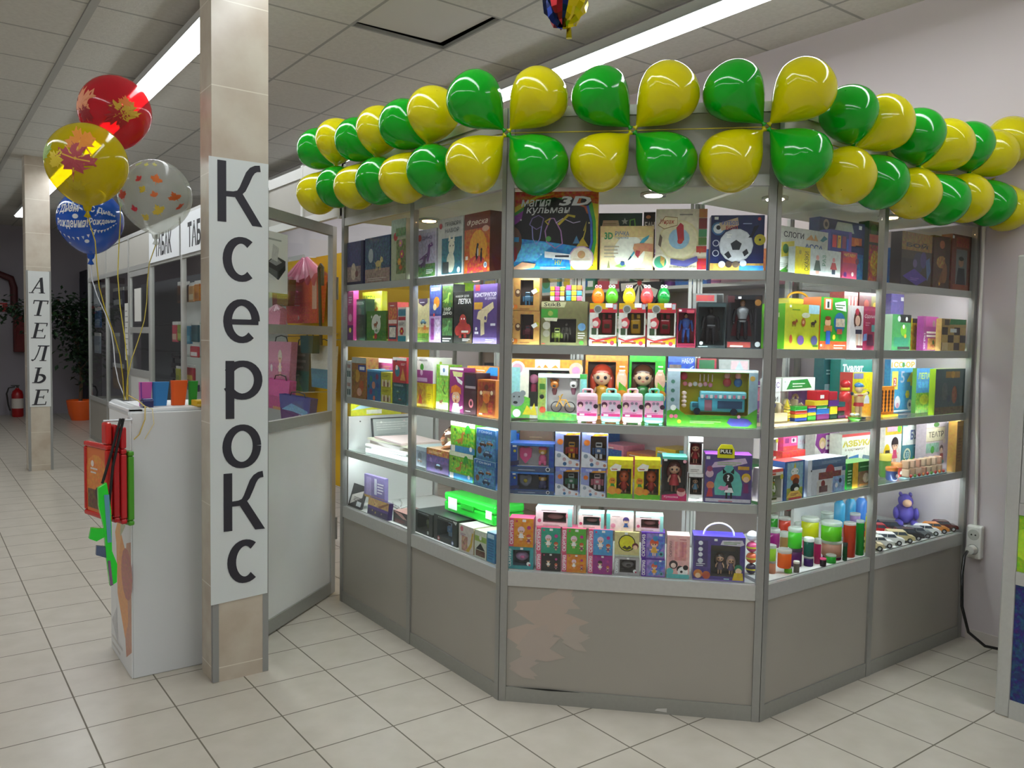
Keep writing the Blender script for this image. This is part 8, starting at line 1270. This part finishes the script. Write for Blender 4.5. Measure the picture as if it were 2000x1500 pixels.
for x, w_, c, c2, lab, rz, h in ((-.597, .045, 'c85aa8', '7a3a9a', 'violet paper fan standing on the white stand', .1, .10), (-.54, .06, '2f7fc0', '2a70b0', 'blue paper folder standing on the white stand', .05, .1), (-.468, .062, 'f0641c', 'e85a18', 'orange paper folder standing on the white stand', -.03, .105), (-.41, .035, '2a9a34', '24882c', 'green paper folder standing on the white stand', -.1, .102)):
    mb = MB(); mb.slab([(-w_*.42, 0), (w_*.42, 0), (w_*.62, h), (-w_*.45, h)], 0, .02, c); mb.slab([(-w_*.42, 0), (-w_*.3, 0), (-w_*.33, h), (-w_*.449, h)], -.0006, -.0001, c2)
    o = mb.build('paper_folder', 'matte', loc=(x, 1.06+.05*rz, 1.1005)); o.rotation_euler = (0, 0, rz); tag(o, lab, 'folder', 'paper folders on the white stand')
mb = MB(); mb.box(0, 0, 0, .125, .09, .024, 'd8b01c', .003); mb.box(.0, -.0006, .004, .125, -.0001, .01, 'e8d078'); tag(mb.build('paper_pack', 'matte', loc=(-.42, .955, 1.1005)), 'flat yellow paper pack lying at the pillar end of the white stand', 'paper pack')
t = empty('trinket_box', 'small dark blue and violet trinket box on the white stand', 'box', (-.612, .99, 1.1005))
mb = MB(); mb.box(-.012, 0, 0, .03, .05, .03, '2c2f5c', .003); mb.build('box', 'plastic', t); mb = MB(); mb.box(-.01, .002, .0302, .028, .048, .036, '4a4a8a', .002); mb.build('lid', 'plastic', t)
t = empty('gold_ribbon', 'gold ribbon end curling over the edge of the white stand', 'ribbon', (-.64, .945, 1.1))
mb = MB(); mb.tube([(-.03, .08, .05), (0, .05, .03), (.015, .0, .01), (.012, -.012, -.04), (-.01, -.014, -.1), (-.03, -.012, -.12)], .0025, 'c8b060', 6); mb.tube([(.01, .02, .012), (.04, -.01, .0), (.045, -.014, -.06), (.01, -.014, -.12)], .002, 'd8cc98', 6); mb.build('strand', 'plastic', t)
# board games hung on the side of the stand
mb = MB(); mb.cyl((-.80, .82, 1.07), (-.70, .82, 1.07), .004, 'c8ccd0', n=8); mb.tube([(-.70, .82, 1.07), (-.688, .9, 1.07), (-.684, .96, 1.065), (-.6812, .97, 1.06)], .004, 'c8ccd0', 6); o = mb.build('wire_hook', 'plastic'); tag(o, 'wire hook on the side of the white stand', 'hook')
rg = random.Random(4)
for i, (c, lab) in enumerate((('c8241c', 'red framed drawing board with an orange face, outermost on the hook'), ('b81a20', 'red framed drawing board behind the outermost one'), ('c02026', 'red framed drawing board beside the green one'), ('4a9a24', 'green framed drawing board against the side of the white stand'))):
    W_, H_ = .2, .29
    t = empty('drawing_board', lab, 'drawing board', (-.783+.0265*i, .80+.004*i, .69-.01*i), math.radians(14), 'drawing boards on the wire hook')
    mb = MB()
    for a in ((0, 0, W_, .02), (0, H_-.02, W_, H_), (0, .0202, .02, H_-.0202), (W_-.02, .0202, W_, H_-.0202)): mb.box(-.0115, a[0], a[1], .0115, a[2], a[3], c, .006)
    if i < 3: mb.box(-.0115, .0, H_+.0002, .0115, .045, H_+.085, c, .008)
    mb.build('frame', 'plastic', t)
    mb = MB(); mb.box(-.006, .0205, .0205, .006, W_-.0205, H_-.0205, 'd8702c' if i == 0 else 'c8c4b8')
    if i == 0:
        A_ = Art(W_-.04, H_-.04); A_.e(.5,.5,.4,'e08a3a').e(.3,.75,.05,'e8e0d8').lines(.2,.6,.6,.72,2,'d8d0cc').r(.05,.05,.95,.35,'6a4a2c',.6).e(.6,.3,.1,'3a2c2c'); A_.put(mb, lambda u, v, d: (-.0062-d, W_-.021-u*(W_-.042), .0205+v*(H_-.041)))
    mb.build('board', 'print', t)
mb = MB(); mb.tube([(-.745, .79, 1.08), (-.78, .783, .95), (-.812, .78, .84)], .005, '181818', 6); mb.tube([(-.735, .79, 1.08), (-.775, .783, .9), (-.80, .783, .64)], .005, '181818', 6); o = mb.build('black_strap', 'matte'); tag(o, 'black strap hanging in front of the red drawing boards', 'strap')
t = empty('toy_rifle', 'bright green toy rifle hanging muzzle down from the black strap', 'toy', (-.812, .762, .845)); t.scale = (.86, .86, .86)
mb = MB(); mb.slab([(-.022, -.02), (.012, 0), (.028, -.12), (.03, -.3), (.05, -.36), (.048, -.44), (.022, -.455), (.008, -.33), (.0, -.2), (-.02, -.1)][::-1], -.0145, .014, '18d82c'); mb.slab([(-.0, -.2), (-.05, -.19), (-.058, -.235), (-.03, -.25), (.002, -.235)], -.012, .012, '18d02c'); mb.slab([(.0, -.05), (.02, -.05), (.028, -.26), (.012, -.26)][::-1], -.0175, -.0147, '5a9ab0'); mb.build('stock', 'plastic', t)
mb = MB(); mb.slab([(.01, -.28), (-.03, -.27), (-.032, -.31), (.012, -.33)], -.01, .01, '4a5a78'); mb.build('grip', 'plastic', t)
mb = MB(); mb.slab([(.012, -.34), (.022, -.34), (.032, -.45), (.02, -.45)][::-1], -.019, -.0147, '7a5a7a'); mb.build('sticker', 'plastic', t)

# ------------------------------------------------------------------ gift bags behind the open door
t = empty('yellow_backboard', 'tall yellow display panel behind the glass door with gift bags in front', 'panel', (1.03, 1.5, .0))
mb = MB(); mb.box(.0, .02, .35, .02, 2.2, 1.98, 'd8ae12'); mb.build('board', 'matte', t)
mb = MB(); mb.box(.005, .0, 0, .03, .0195, 2.0, 'b0b0ac'); mb.box(.005, 2.2005, 0, .03, 2.23, 2.0, 'b0b0ac'); mb.build('upright', 'matte', t)
def gift_bag(at, lab, c, c2=None, bow=None, tie=True, art=None):
    yc, w_, z0, h_, x_ = at
    t = empty('gift_bag', lab, 'gift bag', (x_, yc, z0), -PI/2, 'gift bags behind the glass door')
    hb = h_*(.68 if bow else .86); mb = MB(); d = .05
    mb.add([(-w_*.42, 0, 0), (w_*.42, 0, 0), (w_*.5, 0, hb), (-w_*.5, 0, hb), (-w_*.42, d, 0), (w_*.42, d, 0), (w_*.5, d, hb), (-w_*.5, d, hb)], [(0, 1, 2, 3), (1, 5, 6, 2), (5, 4, 7, 6), (4, 0, 3, 7), (4, 5, 1, 0)], H(c, .15))
    if c2: mb.add([(-w_*.42, -.001, 0), (w_*.42, -.001, 0), (w_*.455, -.001, hb*.45), (-w_*.455, -.001, hb*.45)], [(0, 1, 2, 3)], H(c2, .3))
    if art: A_ = Art(w_, hb); art(A_); A_.put(mb, lambda u, v, q: (-w_*.41+u*w_*.82, -.0014-q, v*hb))
    mb.build('bag', 'print', t)
    mb = MB()
    if bow:
        for k in range(6):
            a = -w_*.4+w_*.16*k; mb.cyl((a, d*.5, hb*.93), (a*.12, d*.5, h_*.97), w_*.1, bow, w_*.02, 8)
        mb.build('tied_top', 'plastic', t)
    else:
        mb.tube([(-w_*.25, d*.5, hb-.01), (-w_*.2, d*.5, hb+h_*.1), (0, d*.5, h_), (w_*.2, d*.5, hb+h_*.1), (w_*.25, d*.5, hb-.01)], .004, '2a2a2a', 6); mb.build('handle', 'matte', t)
    mb = MB(); mb.cyl((0, d*.5, h_-.004), (0, 1.0295-x_, h_-.004), .003, '9a9c9c', n=6); mb.build('wire_hook', 'alu', t)
    return t
gift_bag((3.144, 0.672, 1.494, 0.484, 0.92), 'coral gift bag with a pink tied top in the upper door pane', 'd8604a', 'c84a3c', bow='d87a98', art=lambda A: A.e(.4,.12,.05,'b0a098').r(.85,.3,1,1,'d8b0a0'))
gift_bag((2.76, 0.232, 1.284, 0.14, 0.8), 'dark teal gift bag half hidden behind the pale ones', '123c3a')
gift_bag((3.253, 0.395, 0.99, 0.396, 0.95), 'grey green gift bag in the lower door pane', '5a5a50', '2a6a5c', art=lambda A: A.leaf(.5,.3,.2,'3f7a5a').g([(.1,.0),(.4,.3),(.7,0)],'4a9a3a',.3).lines(.2,.5,.9,.9,3,'8a8478'))
gift_bag((2.71, 0.354, 1.047, 0.336, 0.88), 'white gift bag fading to blue at its foot', 'c8ccc4', '2f7a98')
gift_bag((2.775, 0.568, 0.816, 0.203, 0.72), 'violet blue gift bag low in the lower door pane', '4a4a8c', '5a2c6a', art=lambda A: A.g([(0,.4),(.4,.7),(1,.5),(1,.3),(.4,.4)],'6a9ac0',.3).e(.7,.2,.12,'d8d8d8'))
gift_bag((3.428, 0.529, 1.067, 0.335, 0.85), 'pale pink gift bag with a white figure by the pillar', 'c888a0', 'c07a98', art=lambda A: A.doll(.6,.1,.7,'d8d0c0','e0d8cc').e(.2,.3,.1,'d8d0d0'))
gift_bag((3.259, 0.496, 0.859, 0.255, 0.78), 'deep pink gift bag at the edge of the near pillar', 'c85a98', 'b0487e', art=lambda A: A.e(.7,.15,.1,'2a2a2a').r(.3,.0,.8,.1,'b8885a'))
gift_bag((3.255, 0.357, 1.615, 0.215, 0.8), 'brown gold gift bag under the printed sheet', '6a4a1c', '8a6a1c', art=lambda A: A.r(0,0,.3,1,'7a2c34').r(.85,.5,1,.9,'2c2c3a'))
gift_bag((3.181, 0.297, 1.479, 0.146, 0.72), 'small light pink gift bag beside the coral one', 'd08aa0', bow='d898ac')
mb = MB(); mb.tube([(0, 0, 0), (.0, .0, .12), (.0, .03, .14), (0, .06, .12), (0, .05, .02), (0, .02, -.4)], .012, '2c2f2c', 8); o = mb.build('dark_belt', 'matte', loc=(.85, (2.612, 0.135, 1.459, 0.58, 0.85)[0], 1.74)); tag(o, 'dark belt hanging in a loop beside the coral gift bag', 'belt')
# sheet with a printer picture taped inside the door glass
mb = MB(); mb.box(-.105, -.001, 0, .105, 0, .28, 'd4d8d4'); A_ = Art(.21, .28)
A_.lines(.05,.86,.95,.93,1,'9aa09c').g([(.1,.3),(.6,.22),(.9,.4),(.9,.55),(.45,.62),(.1,.48)],'3a3c3e').g([(.2,.5),(.5,.45),(.75,.52),(.45,.6)],'8a8e90').g([(.3,.55),(.55,.52),(.62,.75),(.36,.8)],'b8bcba').g([(.15,.3),(.55,.24),(.55,.36),(.15,.42)],'5a5e60').g([(.6,.25),(.88,.4),(.88,.48),(.6,.36)],'1e2022').g([(.1,.28),(.45,.2),(.52,.24),(.15,.33)],'c8ccca')
A_.put(mb, lambda u, v, d: (-.105+u*.21, -.0012-d, v*.28))
dt = bpy.data.objects['glass_door']; dirv = Vector((math.cos(ang), math.sin(ang), 0)); nrm = Vector((-math.sin(ang), math.cos(ang), 0))
pos = dt.location+dirv*.6; o = mb.build('paper_notice', 'matte', loc=(pos.x-nrm.x*-.004, pos.y-nrm.y*-.004, 1.60)); o.rotation_euler = (0, 0, ang+PI)
tag(o, 'white notice with a grey printer picture taped to the glass door', 'notice')

# ------------------------------------------------------------------ tobacco kiosk further along the corridor
KX = .52
t = empty('tobacco_kiosk', 'long aluminium and glass tobacco kiosk down the corridor', 'kiosk', (KX, 0, 0))
edges = [9.40, 8.21, 6.97, 6.0, 4.85, 3.7]
def kb(name, x0, y0, z0, x1, y1, z1, m, col='ffffff', p=None):
    mb = MB(); mb.box(x0, y0, z0, x1, y1, z1, col); return mb.build(name, m, p or t)
for y in edges: kb('post', 0, y-.02, 0, .04, y+.02, 2.44, 'alu')
for i in range(5):
    a, b = edges[i+1]+.021, edges[i]-.021
    kb('header_panel', .01, a, 2.1, .02, b, 2.4, 'fascia'); kb('top_rail', .002, a, 2.4005, .03, b, 2.44, 'alu'); kb('mid_rail', .002, a, 2.05, .03, b, 2.0995, 'alu')
    if i == 2:
        dr = kb('door_leaf', .004, a+.0, .05, .028, a+.05, 2.045, 'alu'); kb('stile', .004, b-.05, .05, .028, b, 2.045, 'alu', p=dr)
        for z0, z1 in ((.05, .12), (.95, 1.02), (1.4, 1.46), (1.99, 2.045)): kb('rail', .005, a+.0505, z0, .027, b-.0505, z1, 'alu', p=dr)
        kb('panel', .01, a+.051, .1205, .02, b-.051, .9495, 'white', p=dr); kb('pane', .013, a+.051, 1.0205, .017, b-.051, 1.3995, 'glass', p=dr); kb('pane', .013, a+.051, 1.4605, .017, b-.051, 1.9895, 'glass', p=dr)
        kb('handle', -.03, b-.045, 1.0, .0035, b-.03, 1.16, 'alu_dark', p=dr)
    else:
        kb('base_panel', .008, a, .05, .02, b, .52, 'laminate'); kb('lower_rail', .002, a, .5205, .03, b, .57, 'alu'); kb('glass_pane', .012, a, .5705, .016, b, 2.0495, 'glass'); kb('plinth', .005, a, 0, .02, b, .0495, 'alu_dark')
kb('end_glass', .041, 9.385, .55, .6, 9.39, 2.05, 'glass'); kb('end_panel', .041, 9.382, 0, .6, 9.395, .5495, 'laminate')
kb('back_wall', .64, 4.87, 0, .66, 9.39, 2.05, 'matte', '55565a'); kb('back_wall', .64, 3.73, 0, .66, 4.86, 2.05, 'matte', 'a8aaa6')
kb('white_cabinet', .3, 5.0, .575, .62, 5.95, 1.72, 'white'); kb('deck', .03, 3.73, .5, .63, 5.97, .519, 'white'); kb('deck', .03, 7.0, .5, .63, 9.37, .519, 'white')
for z in (.9, 1.2, 1.5):
    mb = MB(); mb.box(.13, 4.9, z-.006, .29, 5.95, z, 'c8d8d0'); mb.build('glass_shelf', 'shelfglass', t)
    mb = MB(); mb.box(.35, 7.0, z-.006, .6, 9.35, z, 'c8d8d0'); mb.build('glass_shelf', 'shelfglass', t)
def signboard(lab, y0, y1, txt, u0, u1):
    mb = MB(); w_ = y1-y0; mb.box(-.008, y0, 2.075, .0, y1, 2.41, 'e4e8ea'); vs_, fs_ = text2d(txt, .03)
    mb.add([(-.0085, y1-w_*(u0+(u1-u0)*a), 2.075+.335*(.14+.62*b)) for a, b in vs_], fs_, '1e2024'); o = mb.build('sign_board', 'matte', loc=(KX-.0015, 0, 0)); tag(o, lab, 'sign')
signboard('white sign board lettered ТАБАК in black on the kiosk header', 4.88, 5.97, 'ТАБАК', .22, .78)
signboard('white sign board beginning with a black Т, cut off by the near pillar', 3.73, 4.82, 'ТАБАК', .2, .8)
for y0, y1, z0, z1, lab, n in ((6.42, 6.72, 1.52, 1.86, 'white paper notice on the upper pane of the kiosk door', 0), (7.0, 7.2, 1.1, 1.72, 'long white price list on the kiosk glass beside the door', 9)):
    mb = MB(); mb.box(-.0012, y0, z0, 0, y1, z1, 'dcdcd6')
    for k in range(n): mb.add([(-.0016, y1-.02, z0+.05+k*.06), (-.0016, y0+.02+.03*(k % 3), z0+.05+k*.06), (-.0016, y0+.02+.03*(k % 3), z0+.06+k*.06), (-.0016, y1-.02, z0+.06+k*.06)], [(0, 1, 2, 3)], '8a8a88')
    tag(mb.build('paper_notice', 'matte', loc=(KX+.0105, 0, 0)), lab, 'notice')
def hang(name, lab, at, c, c2, cat='packet', n=1):
    yc, w_, z0, h_, x_ = at
    t2 = empty(name, lab, cat, (x_, yc, z0), -PI/2, 'packets hanging behind the kiosk glass')
    mb = MB(); mb.box(-w_/2, 0, 0, w_/2, .02, h_*.84, H(c, .3), .006); mb.box(-w_*.4, -.0006, h_*.12, w_*.4, -.0001, h_*.4, c2); mb.build('pouch', 'print', t2)
    mb = MB(); mb.box(-w_/2, .004, h_*.842, w_/2, .016, h_, 'd8d8d4'); mb.build('header', 'print', t2)
hang('hanging_packet', 'brown packet hanging high behind the kiosk glass', (5.213, 0.174, 1.678, 0.194, 0.6), '5a3a20', '2a1c14')
hang('hanging_packet', 'dark brown packet hanging beside the brown one', (5.025, 0.167, 1.682, 0.181, 0.6), '3a2418', '5a4030')
hang('hanging_packet', 'tan packet with a pale foot near the pillar', (4.846, 0.16, 1.678, 0.169, 0.6), 'c89a64', 'e0d0b0')
hang('hanging_packet', 'amber packet at the pillar edge', (4.673, 0.154, 1.682, 0.174, 0.6), 'b8741c', '9a5a14')
hang('hanging_packet', 'pinkish red packet in the second hanging row', (5.407, 0.164, 1.322, 0.19, 0.6), 'c84a5a', 'd8b8a0')
hang('hanging_packet', 'yellow green packet in the second hanging row', (5.22, 0.175, 1.334, 0.177, 0.6), '8a9a3a', 'b8c060')
hang('hanging_packet', 'light blue packet in the second hanging row', (4.983, 0.232, 1.31, 0.19, 0.6), '3a8aa8', '7ab8cc')
hang('hanging_packet', 'dark teal packet at the pillar edge of the second row', (4.748, 0.204, 1.331, 0.176, 0.6), '1c4a54', '2c6068')
hang('hanging_packet', 'red and white packet in the third row by the pillar', (4.693, 0.235, 1.2, 0.114, 0.58), 'b8283a', 'ece4e4')
hang('hanging_packet', 'red fringed packet above the counter by the pillar', (4.891, 0.377, 0.983, 0.149, 0.58), 'a8202c', 'd8b84a')
hang('hanging_packet', 'dark violet packet under the red fringed one', (4.793, 0.499, 0.913, 0.071, 0.57), '3a2c4a', '5a4a6a')
hang('hanging_packet', 'yellow green strip packet beside the red fringed one', (5.377, 0.144, 0.957, 0.143, 0.62), 'a8a82c', '7a8a20')
# dim goods in the far bays
for i, (at, c, c2, lab) in enumerate((((9.441, 0.33, 1.729, 0.303, 0.62), '9aa4ac', 'c8ccd0', 'pale grey packet high in the farthest kiosk bay'), ((9.35, 0.398, 1.458, 0.269, 0.62), '3a5a8a', '8aa0b8', 'blue packet in the farthest kiosk bay'), ((9.406, 0.402, 1.12, 0.271, 0.62), '7a8a98', 'a8b4bc', 'grey blue packet low in the farthest kiosk bay'), ((9.404, 0.248, 1.799, 0.229, 0.7), '8a6a5a', 'c8b8a8', 'brownish packet beside the far kiosk post'),
     ((8.739, 0.628, 1.719, 0.244, 0.75), '20264a', 'd0d8e0', 'navy jacket shape with a white collar behind the kiosk glass'), ((8.595, 0.422, 1.686, 0.287, 0.8), '4a1418', '6a2024', 'dark red garment behind the kiosk glass'), ((9.191, 0.464, 1.126, 0.269, 0.8), '9a9a94', 'b8b8b0', 'pale carton in the second far kiosk bay'), ((8.52, 0.621, 0.695, 0.32, 0.7), '6a4a20', '8a6a2c', 'mustard carton low in the second far kiosk bay'))):
    hang('kiosk_packet' , lab, at, c, c2)
t = empty('office_chair', 'black slatted chair back behind the kiosk door', 'chair', (KX+.35, 6.5, 0), -PI/2)
mb = MB(); [mb.box(-.2+.02*k, 0, .7+.11*k, .2, .03, .76+.11*k, '1a1a1c', .01) for k in range(5)]; mb.box(.17, .0305, .45, .2, .05, 1.3, '1a1a1c', .01); mb.box(-.2, .0305, .45, -.17, .05, 1.2, '1a1a1c', .01); mb.build('back', 'plastic', t)
mb = MB(); mb.box(-.22, -.4, .42, .22, -.0, .47, '1a1a1c', .02); mb.build('seat', 'plastic', t)
for sx in (-.19, .19):
    for sy in (-.37, .02): mb = MB(); mb.cyl((sx, sy, 0), (sx, sy, .4195), .015, '2a2a2c', n=8); mb.build('leg', 'plastic', t)

# ------------------------------------------------------------------ back of the toy kiosk: rack along the wall, plush and boxes seen through the glass
t = empty('storage_rack', 'grey metal storage rack along the lilac wall inside the kiosk', 'rack', (2.40, .2, 0))
for y in (0, 1.6, 3.2):
    for x in (0, .27): mb = MB(); mb.box(x, y, 0, x+.025, y+.025, 2.0); mb.build('upright', 'alu_dark', t)
RZ = (.5, .95, 1.36, 1.75)
for z in RZ: mb = MB(); mb.box(-.002, .0, z-.02, .298, 3.23, z, 'c4c4c0'); mb.build('shelf', 'matte', t)
rg = random.Random(31)
PALS = (('b8485a', 'crimson'), ('3a6aa8', 'blue'), ('d8b83a', 'mustard'), ('4a8a5a', 'green'), ('8a5a9a', 'violet'), ('c87a4a', 'orange'), ('d8d4cc', 'white'), ('3a3a44', 'black'), ('d88aa0', 'pink'), ('5aa8b0', 'turquoise'))
SHN = ('lowest', 'second', 'third', 'topmost')
for si, z in enumerate(RZ):
    y = .06; k = 0
    while y < 3.0:
        c, nm = PALS[(k*3+si*4) % 10]; w_ = rg.uniform(.16, .28); h_ = rg.uniform(.16, .26)
        if si == 2 and k % 2 == 0:
            tt = empty('plush_toy', '%s plush toy, number %s along the third rack shelf' % (nm, ORD[min(k, 9)]), 'plush toy', (2.51, y+w_/2, z+.0005), -PI/2, 'plush toys on the rack')
            mb = MB(); mb.ell((0, 0, .075), (.075, .07, .075), c, 14, 10); mb.ell((0, -.01, .18), (.06, .055, .055), c, 14, 10); mb.ell((-.045, 0, .23), (.022, .015, .025), c, 8, 6); mb.ell((.045, 0, .23), (.022, .015, .025), c, 8, 6); mb.ell((-.06, -.05, .03), (.03, .045, .03), c, 10, 7); mb.ell((.06, -.05, .03), (.03, .045, .03), c, 10, 7); mb.build('body', 'matte', tt)
            mb = MB(); mb.ell((0, -.06, .17), (.028, .015, .022), 'e8d8c0', 10, 7); mb.ell((-.022, -.062, .195), (.007, .005, .007), '1c1c1c', 8, 5); mb.ell((.022, -.062, .195), (.007, .005, .007), '1c1c1c', 8, 5); mb.build('face', 'matte', tt)
        else:
            c2, n2 = PALS[(k+si*3+5) % 10]
            o = carton('storage_box', w_*.94, h_, .2, c, (lambda A, c2=c2: A.r(.08,.55,.92,.85,c2,.4).e(.35,.3,.18,c2).r(.55,.15,.9,.4,'e4e4e0').lines(.1,.88,.7,.95,1,'f0f0ec')), a=.15)
            o.location = (2.43, y+w_/2, z+.0005); o.rotation_euler = (0, 0, -PI/2); tag(o, '%s and %s box, number %s along the %s rack shelf' % (nm, n2, ORD[k % 10] if k < 10 else 'last', SHN[si]), 'box', 'boxes on the storage rack')
        y += w_+.02; k += 1
mb = MB(); mb.lathe([(.19, -.012), (.19, .012)], '22242a', (0, 0, 0), 28, 'y'); 
for i in range(10):
    a = 2*PI*i/20*2; mb.add([(0, -.0125, 0)]+[(.17*math.cos(a+j*PI/40), -.0125, .17*math.sin(a+j*PI/40)) for j in range(5)], [(0, 1, 2, 3, 4, 5)], 'd8d4c8')
mb.lathe([(.02, -.014), (.02, -.0126)], 'a82c30', (0, 0, 0), 12, 'y'); o = mb.build('dart_board', 'matte', loc=(2.385, 1.17, 1.78), rotz=-PI/2); tag(o, 'round black and white dart board hanging before the storage rack', 'dart board')

# ------------------------------------------------------------------ vending cabinet at the wall, socket, cables
t = empty('vending_cabinet', 'silver framed toy cabinet with blue and green panels by the wall', 'cabinet', (1.95, -1.208, 0), -PI/2)
VW, VD = .8, .62
mb = MB(); mb.box(.0015, .022, .06, VW, VD, 1.735, 'a8a9a6'); mb.build('body', 'matte', t)
for x in (.0, VW-.05): mb = MB(); mb.box(x, 0, 0, x+.05, .0215, 1.75, 'ffffff', .006); mb.build('post', 'alu', t)
for z0, z1 in ((.0, .07), (.515, .565), (.78, .825), (1.55, 1.585), (1.705, 1.75)): mb = MB(); mb.box(.0505, .0005, z0, VW-.0505, .0215, z1); mb.build('rail', 'alu', t)
mb = MB(); mb.box(.051, .006, .0705, VW-.051, .0165, .5145, H('17306e', .5)); A_ = Art(VW-.1, .44); A_.g(ribbon([(.1,.5),(.14,.75),(.3,.86),(.42,.7),(.36,.4),(.2,.28),(.1,.5)],.05),'0c1a40',.2).e(.7,.5,.3,'1f3f8a',a=.5).blobs(.02,.02,.98,.95,30,['27478f','132a60','1d3a80'],.04,5); A_.q = [q for q in A_.q]
A_.put(mb, lambda u, v, d: (.051+min(1, max(0, u))*(VW-.102), .0058-d, .0705+min(1, max(0, v))*.444)); mb.build('blue_panel', 'print', t)
mb = MB(); mb.box(.051, .006, .5655, VW-.051, .0165, .7795, H('8fc01c', .3)); A_ = Art(VW-.1, .214); A_.e(.06,.5,.3,'b0dc2c').e(.16,.8,.2,'d8d02c').g([(.08,.3),(.14,.7),(.3,.6),(.25,.2)],'3a2c20',.4).e(.1,.15,.16,'e0dc3a').e(.4,.3,.3,'a8d82c').blobs(.05,.05,.95,.9,16,['b8e03a','7ab81c','e8e04a'],.14,8)
A_.put(mb, lambda u, v, d: (.051+min(1, max(0, u))*(VW-.102), .0058-d, .5655+min(1, max(0, v))*.214)); mb.build('picture_panel', 'print', t)
mb = MB(); mb.box(.051, .006, 1.5855, VW-.051, .0165, 1.7045, H('2f86c8', .3)); A_ = Art(VW-.1, .119); A_.r(0,0,1,.15,'e0e8f0').e(.12,.5,.3,'1f5ab0').e(.3,.6,.25,'8ac8e8'); A_.put(mb, lambda u, v, d: (.051+u*(VW-.102), .0058-d, 1.5855+v*.119)); mb.build('header_panel', 'print', t)
mb = MB(); mb.box(.052, .002, .8265, .12, .0214, 1.549); mb.box(.1205, .002, .8265, VW-.052, .0214, .875); mb.box(.1205, .002, 1.505, VW-.052, .0214, 1.549); mb.box(VW-.12, .002, .8755, VW-.052, .0214, 1.5045); dr = mb.build('door', 'alu', t)
mb = MB(); mb.lathe([(.012, .0), (.012, .003)], '3a3a3a', (.085, -.0015, 1.17), 14, 'y'); mb.build('lock', 'alu_dark', dr)
mb = MB(); mb.box(.121, .009, .8755, VW-.1205, .012, 1.5045); mb.build('pane', 'glass', dr)
mb = MB(); mb.box(.121, .0185, .876, VW-.121, .0216, 1.504, 'b89a70'); mb.build('wooden_back', 'matte', t)
t = empty('socket_block', 'white two-outlet socket block on the wall beside the showcase end', 'socket', (WX, -.79, .40), -PI/2)
mb = MB(); mb.box(-.035, -.04, 0, .035, -.0005, .16, 'e0dfd8', .01); mb.build('housing', 'plastic', t)
for z in (.045, .115):
    mb = MB(); mb.lathe([(.026, -.0415), (.026, -.0402)], 'b8b8b0', (0, 0, z), 18, 'y'); mb.lathe([(.004, -.0425), (.004, -.0416)], '30302e', (-.009, 0, z), 8, 'y'); mb.lathe([(.004, -.0425), (.004, -.0416)], '30302e', (.009, 0, z), 8, 'y'); mb.build('outlet', 'plastic', t)
mb = MB(); mb.lathe([(.02, -.075), (.022, -.043)], 'd4d3cc', (0, 0, .045), 14, 'y'); mb.build('plug', 'plastic', t)
mb = MB(); mb.tube([(2.62, -.785, .44), (2.56, -.80, .43), (2.5, -.82, .36), (2.47, -.84, .22), (2.5, -.86, .1), (2.58, -.9, .03), (2.66, -.98, .012), (2.685, -1.12, .01), (2.688, -1.19, .01)], .007, '141414', 8); tag(mb.build('black_cable', 'plastic'), 'black cable looping from the socket block to the floor', 'cable')
mb = MB(); mb.tube([(2.69, -.785, .56), (2.692, -.782, .7), (2.692, -.775, .9), (2.692, -.765, 1.1), (2.692, -.76, 1.3), (2.692, -.757, 1.97)], .0085, 'dcd8d2', 8); tag(mb.build('white_cable', 'plastic'), 'white cable running down the wall into the socket block', 'cable')
mb = MB(); mb.box(WX-.012, -1.2, 0, WX-.0005, -.76, .05, 'c8c0ba'); struct(mb.build('baseboard_right', 'matte'))
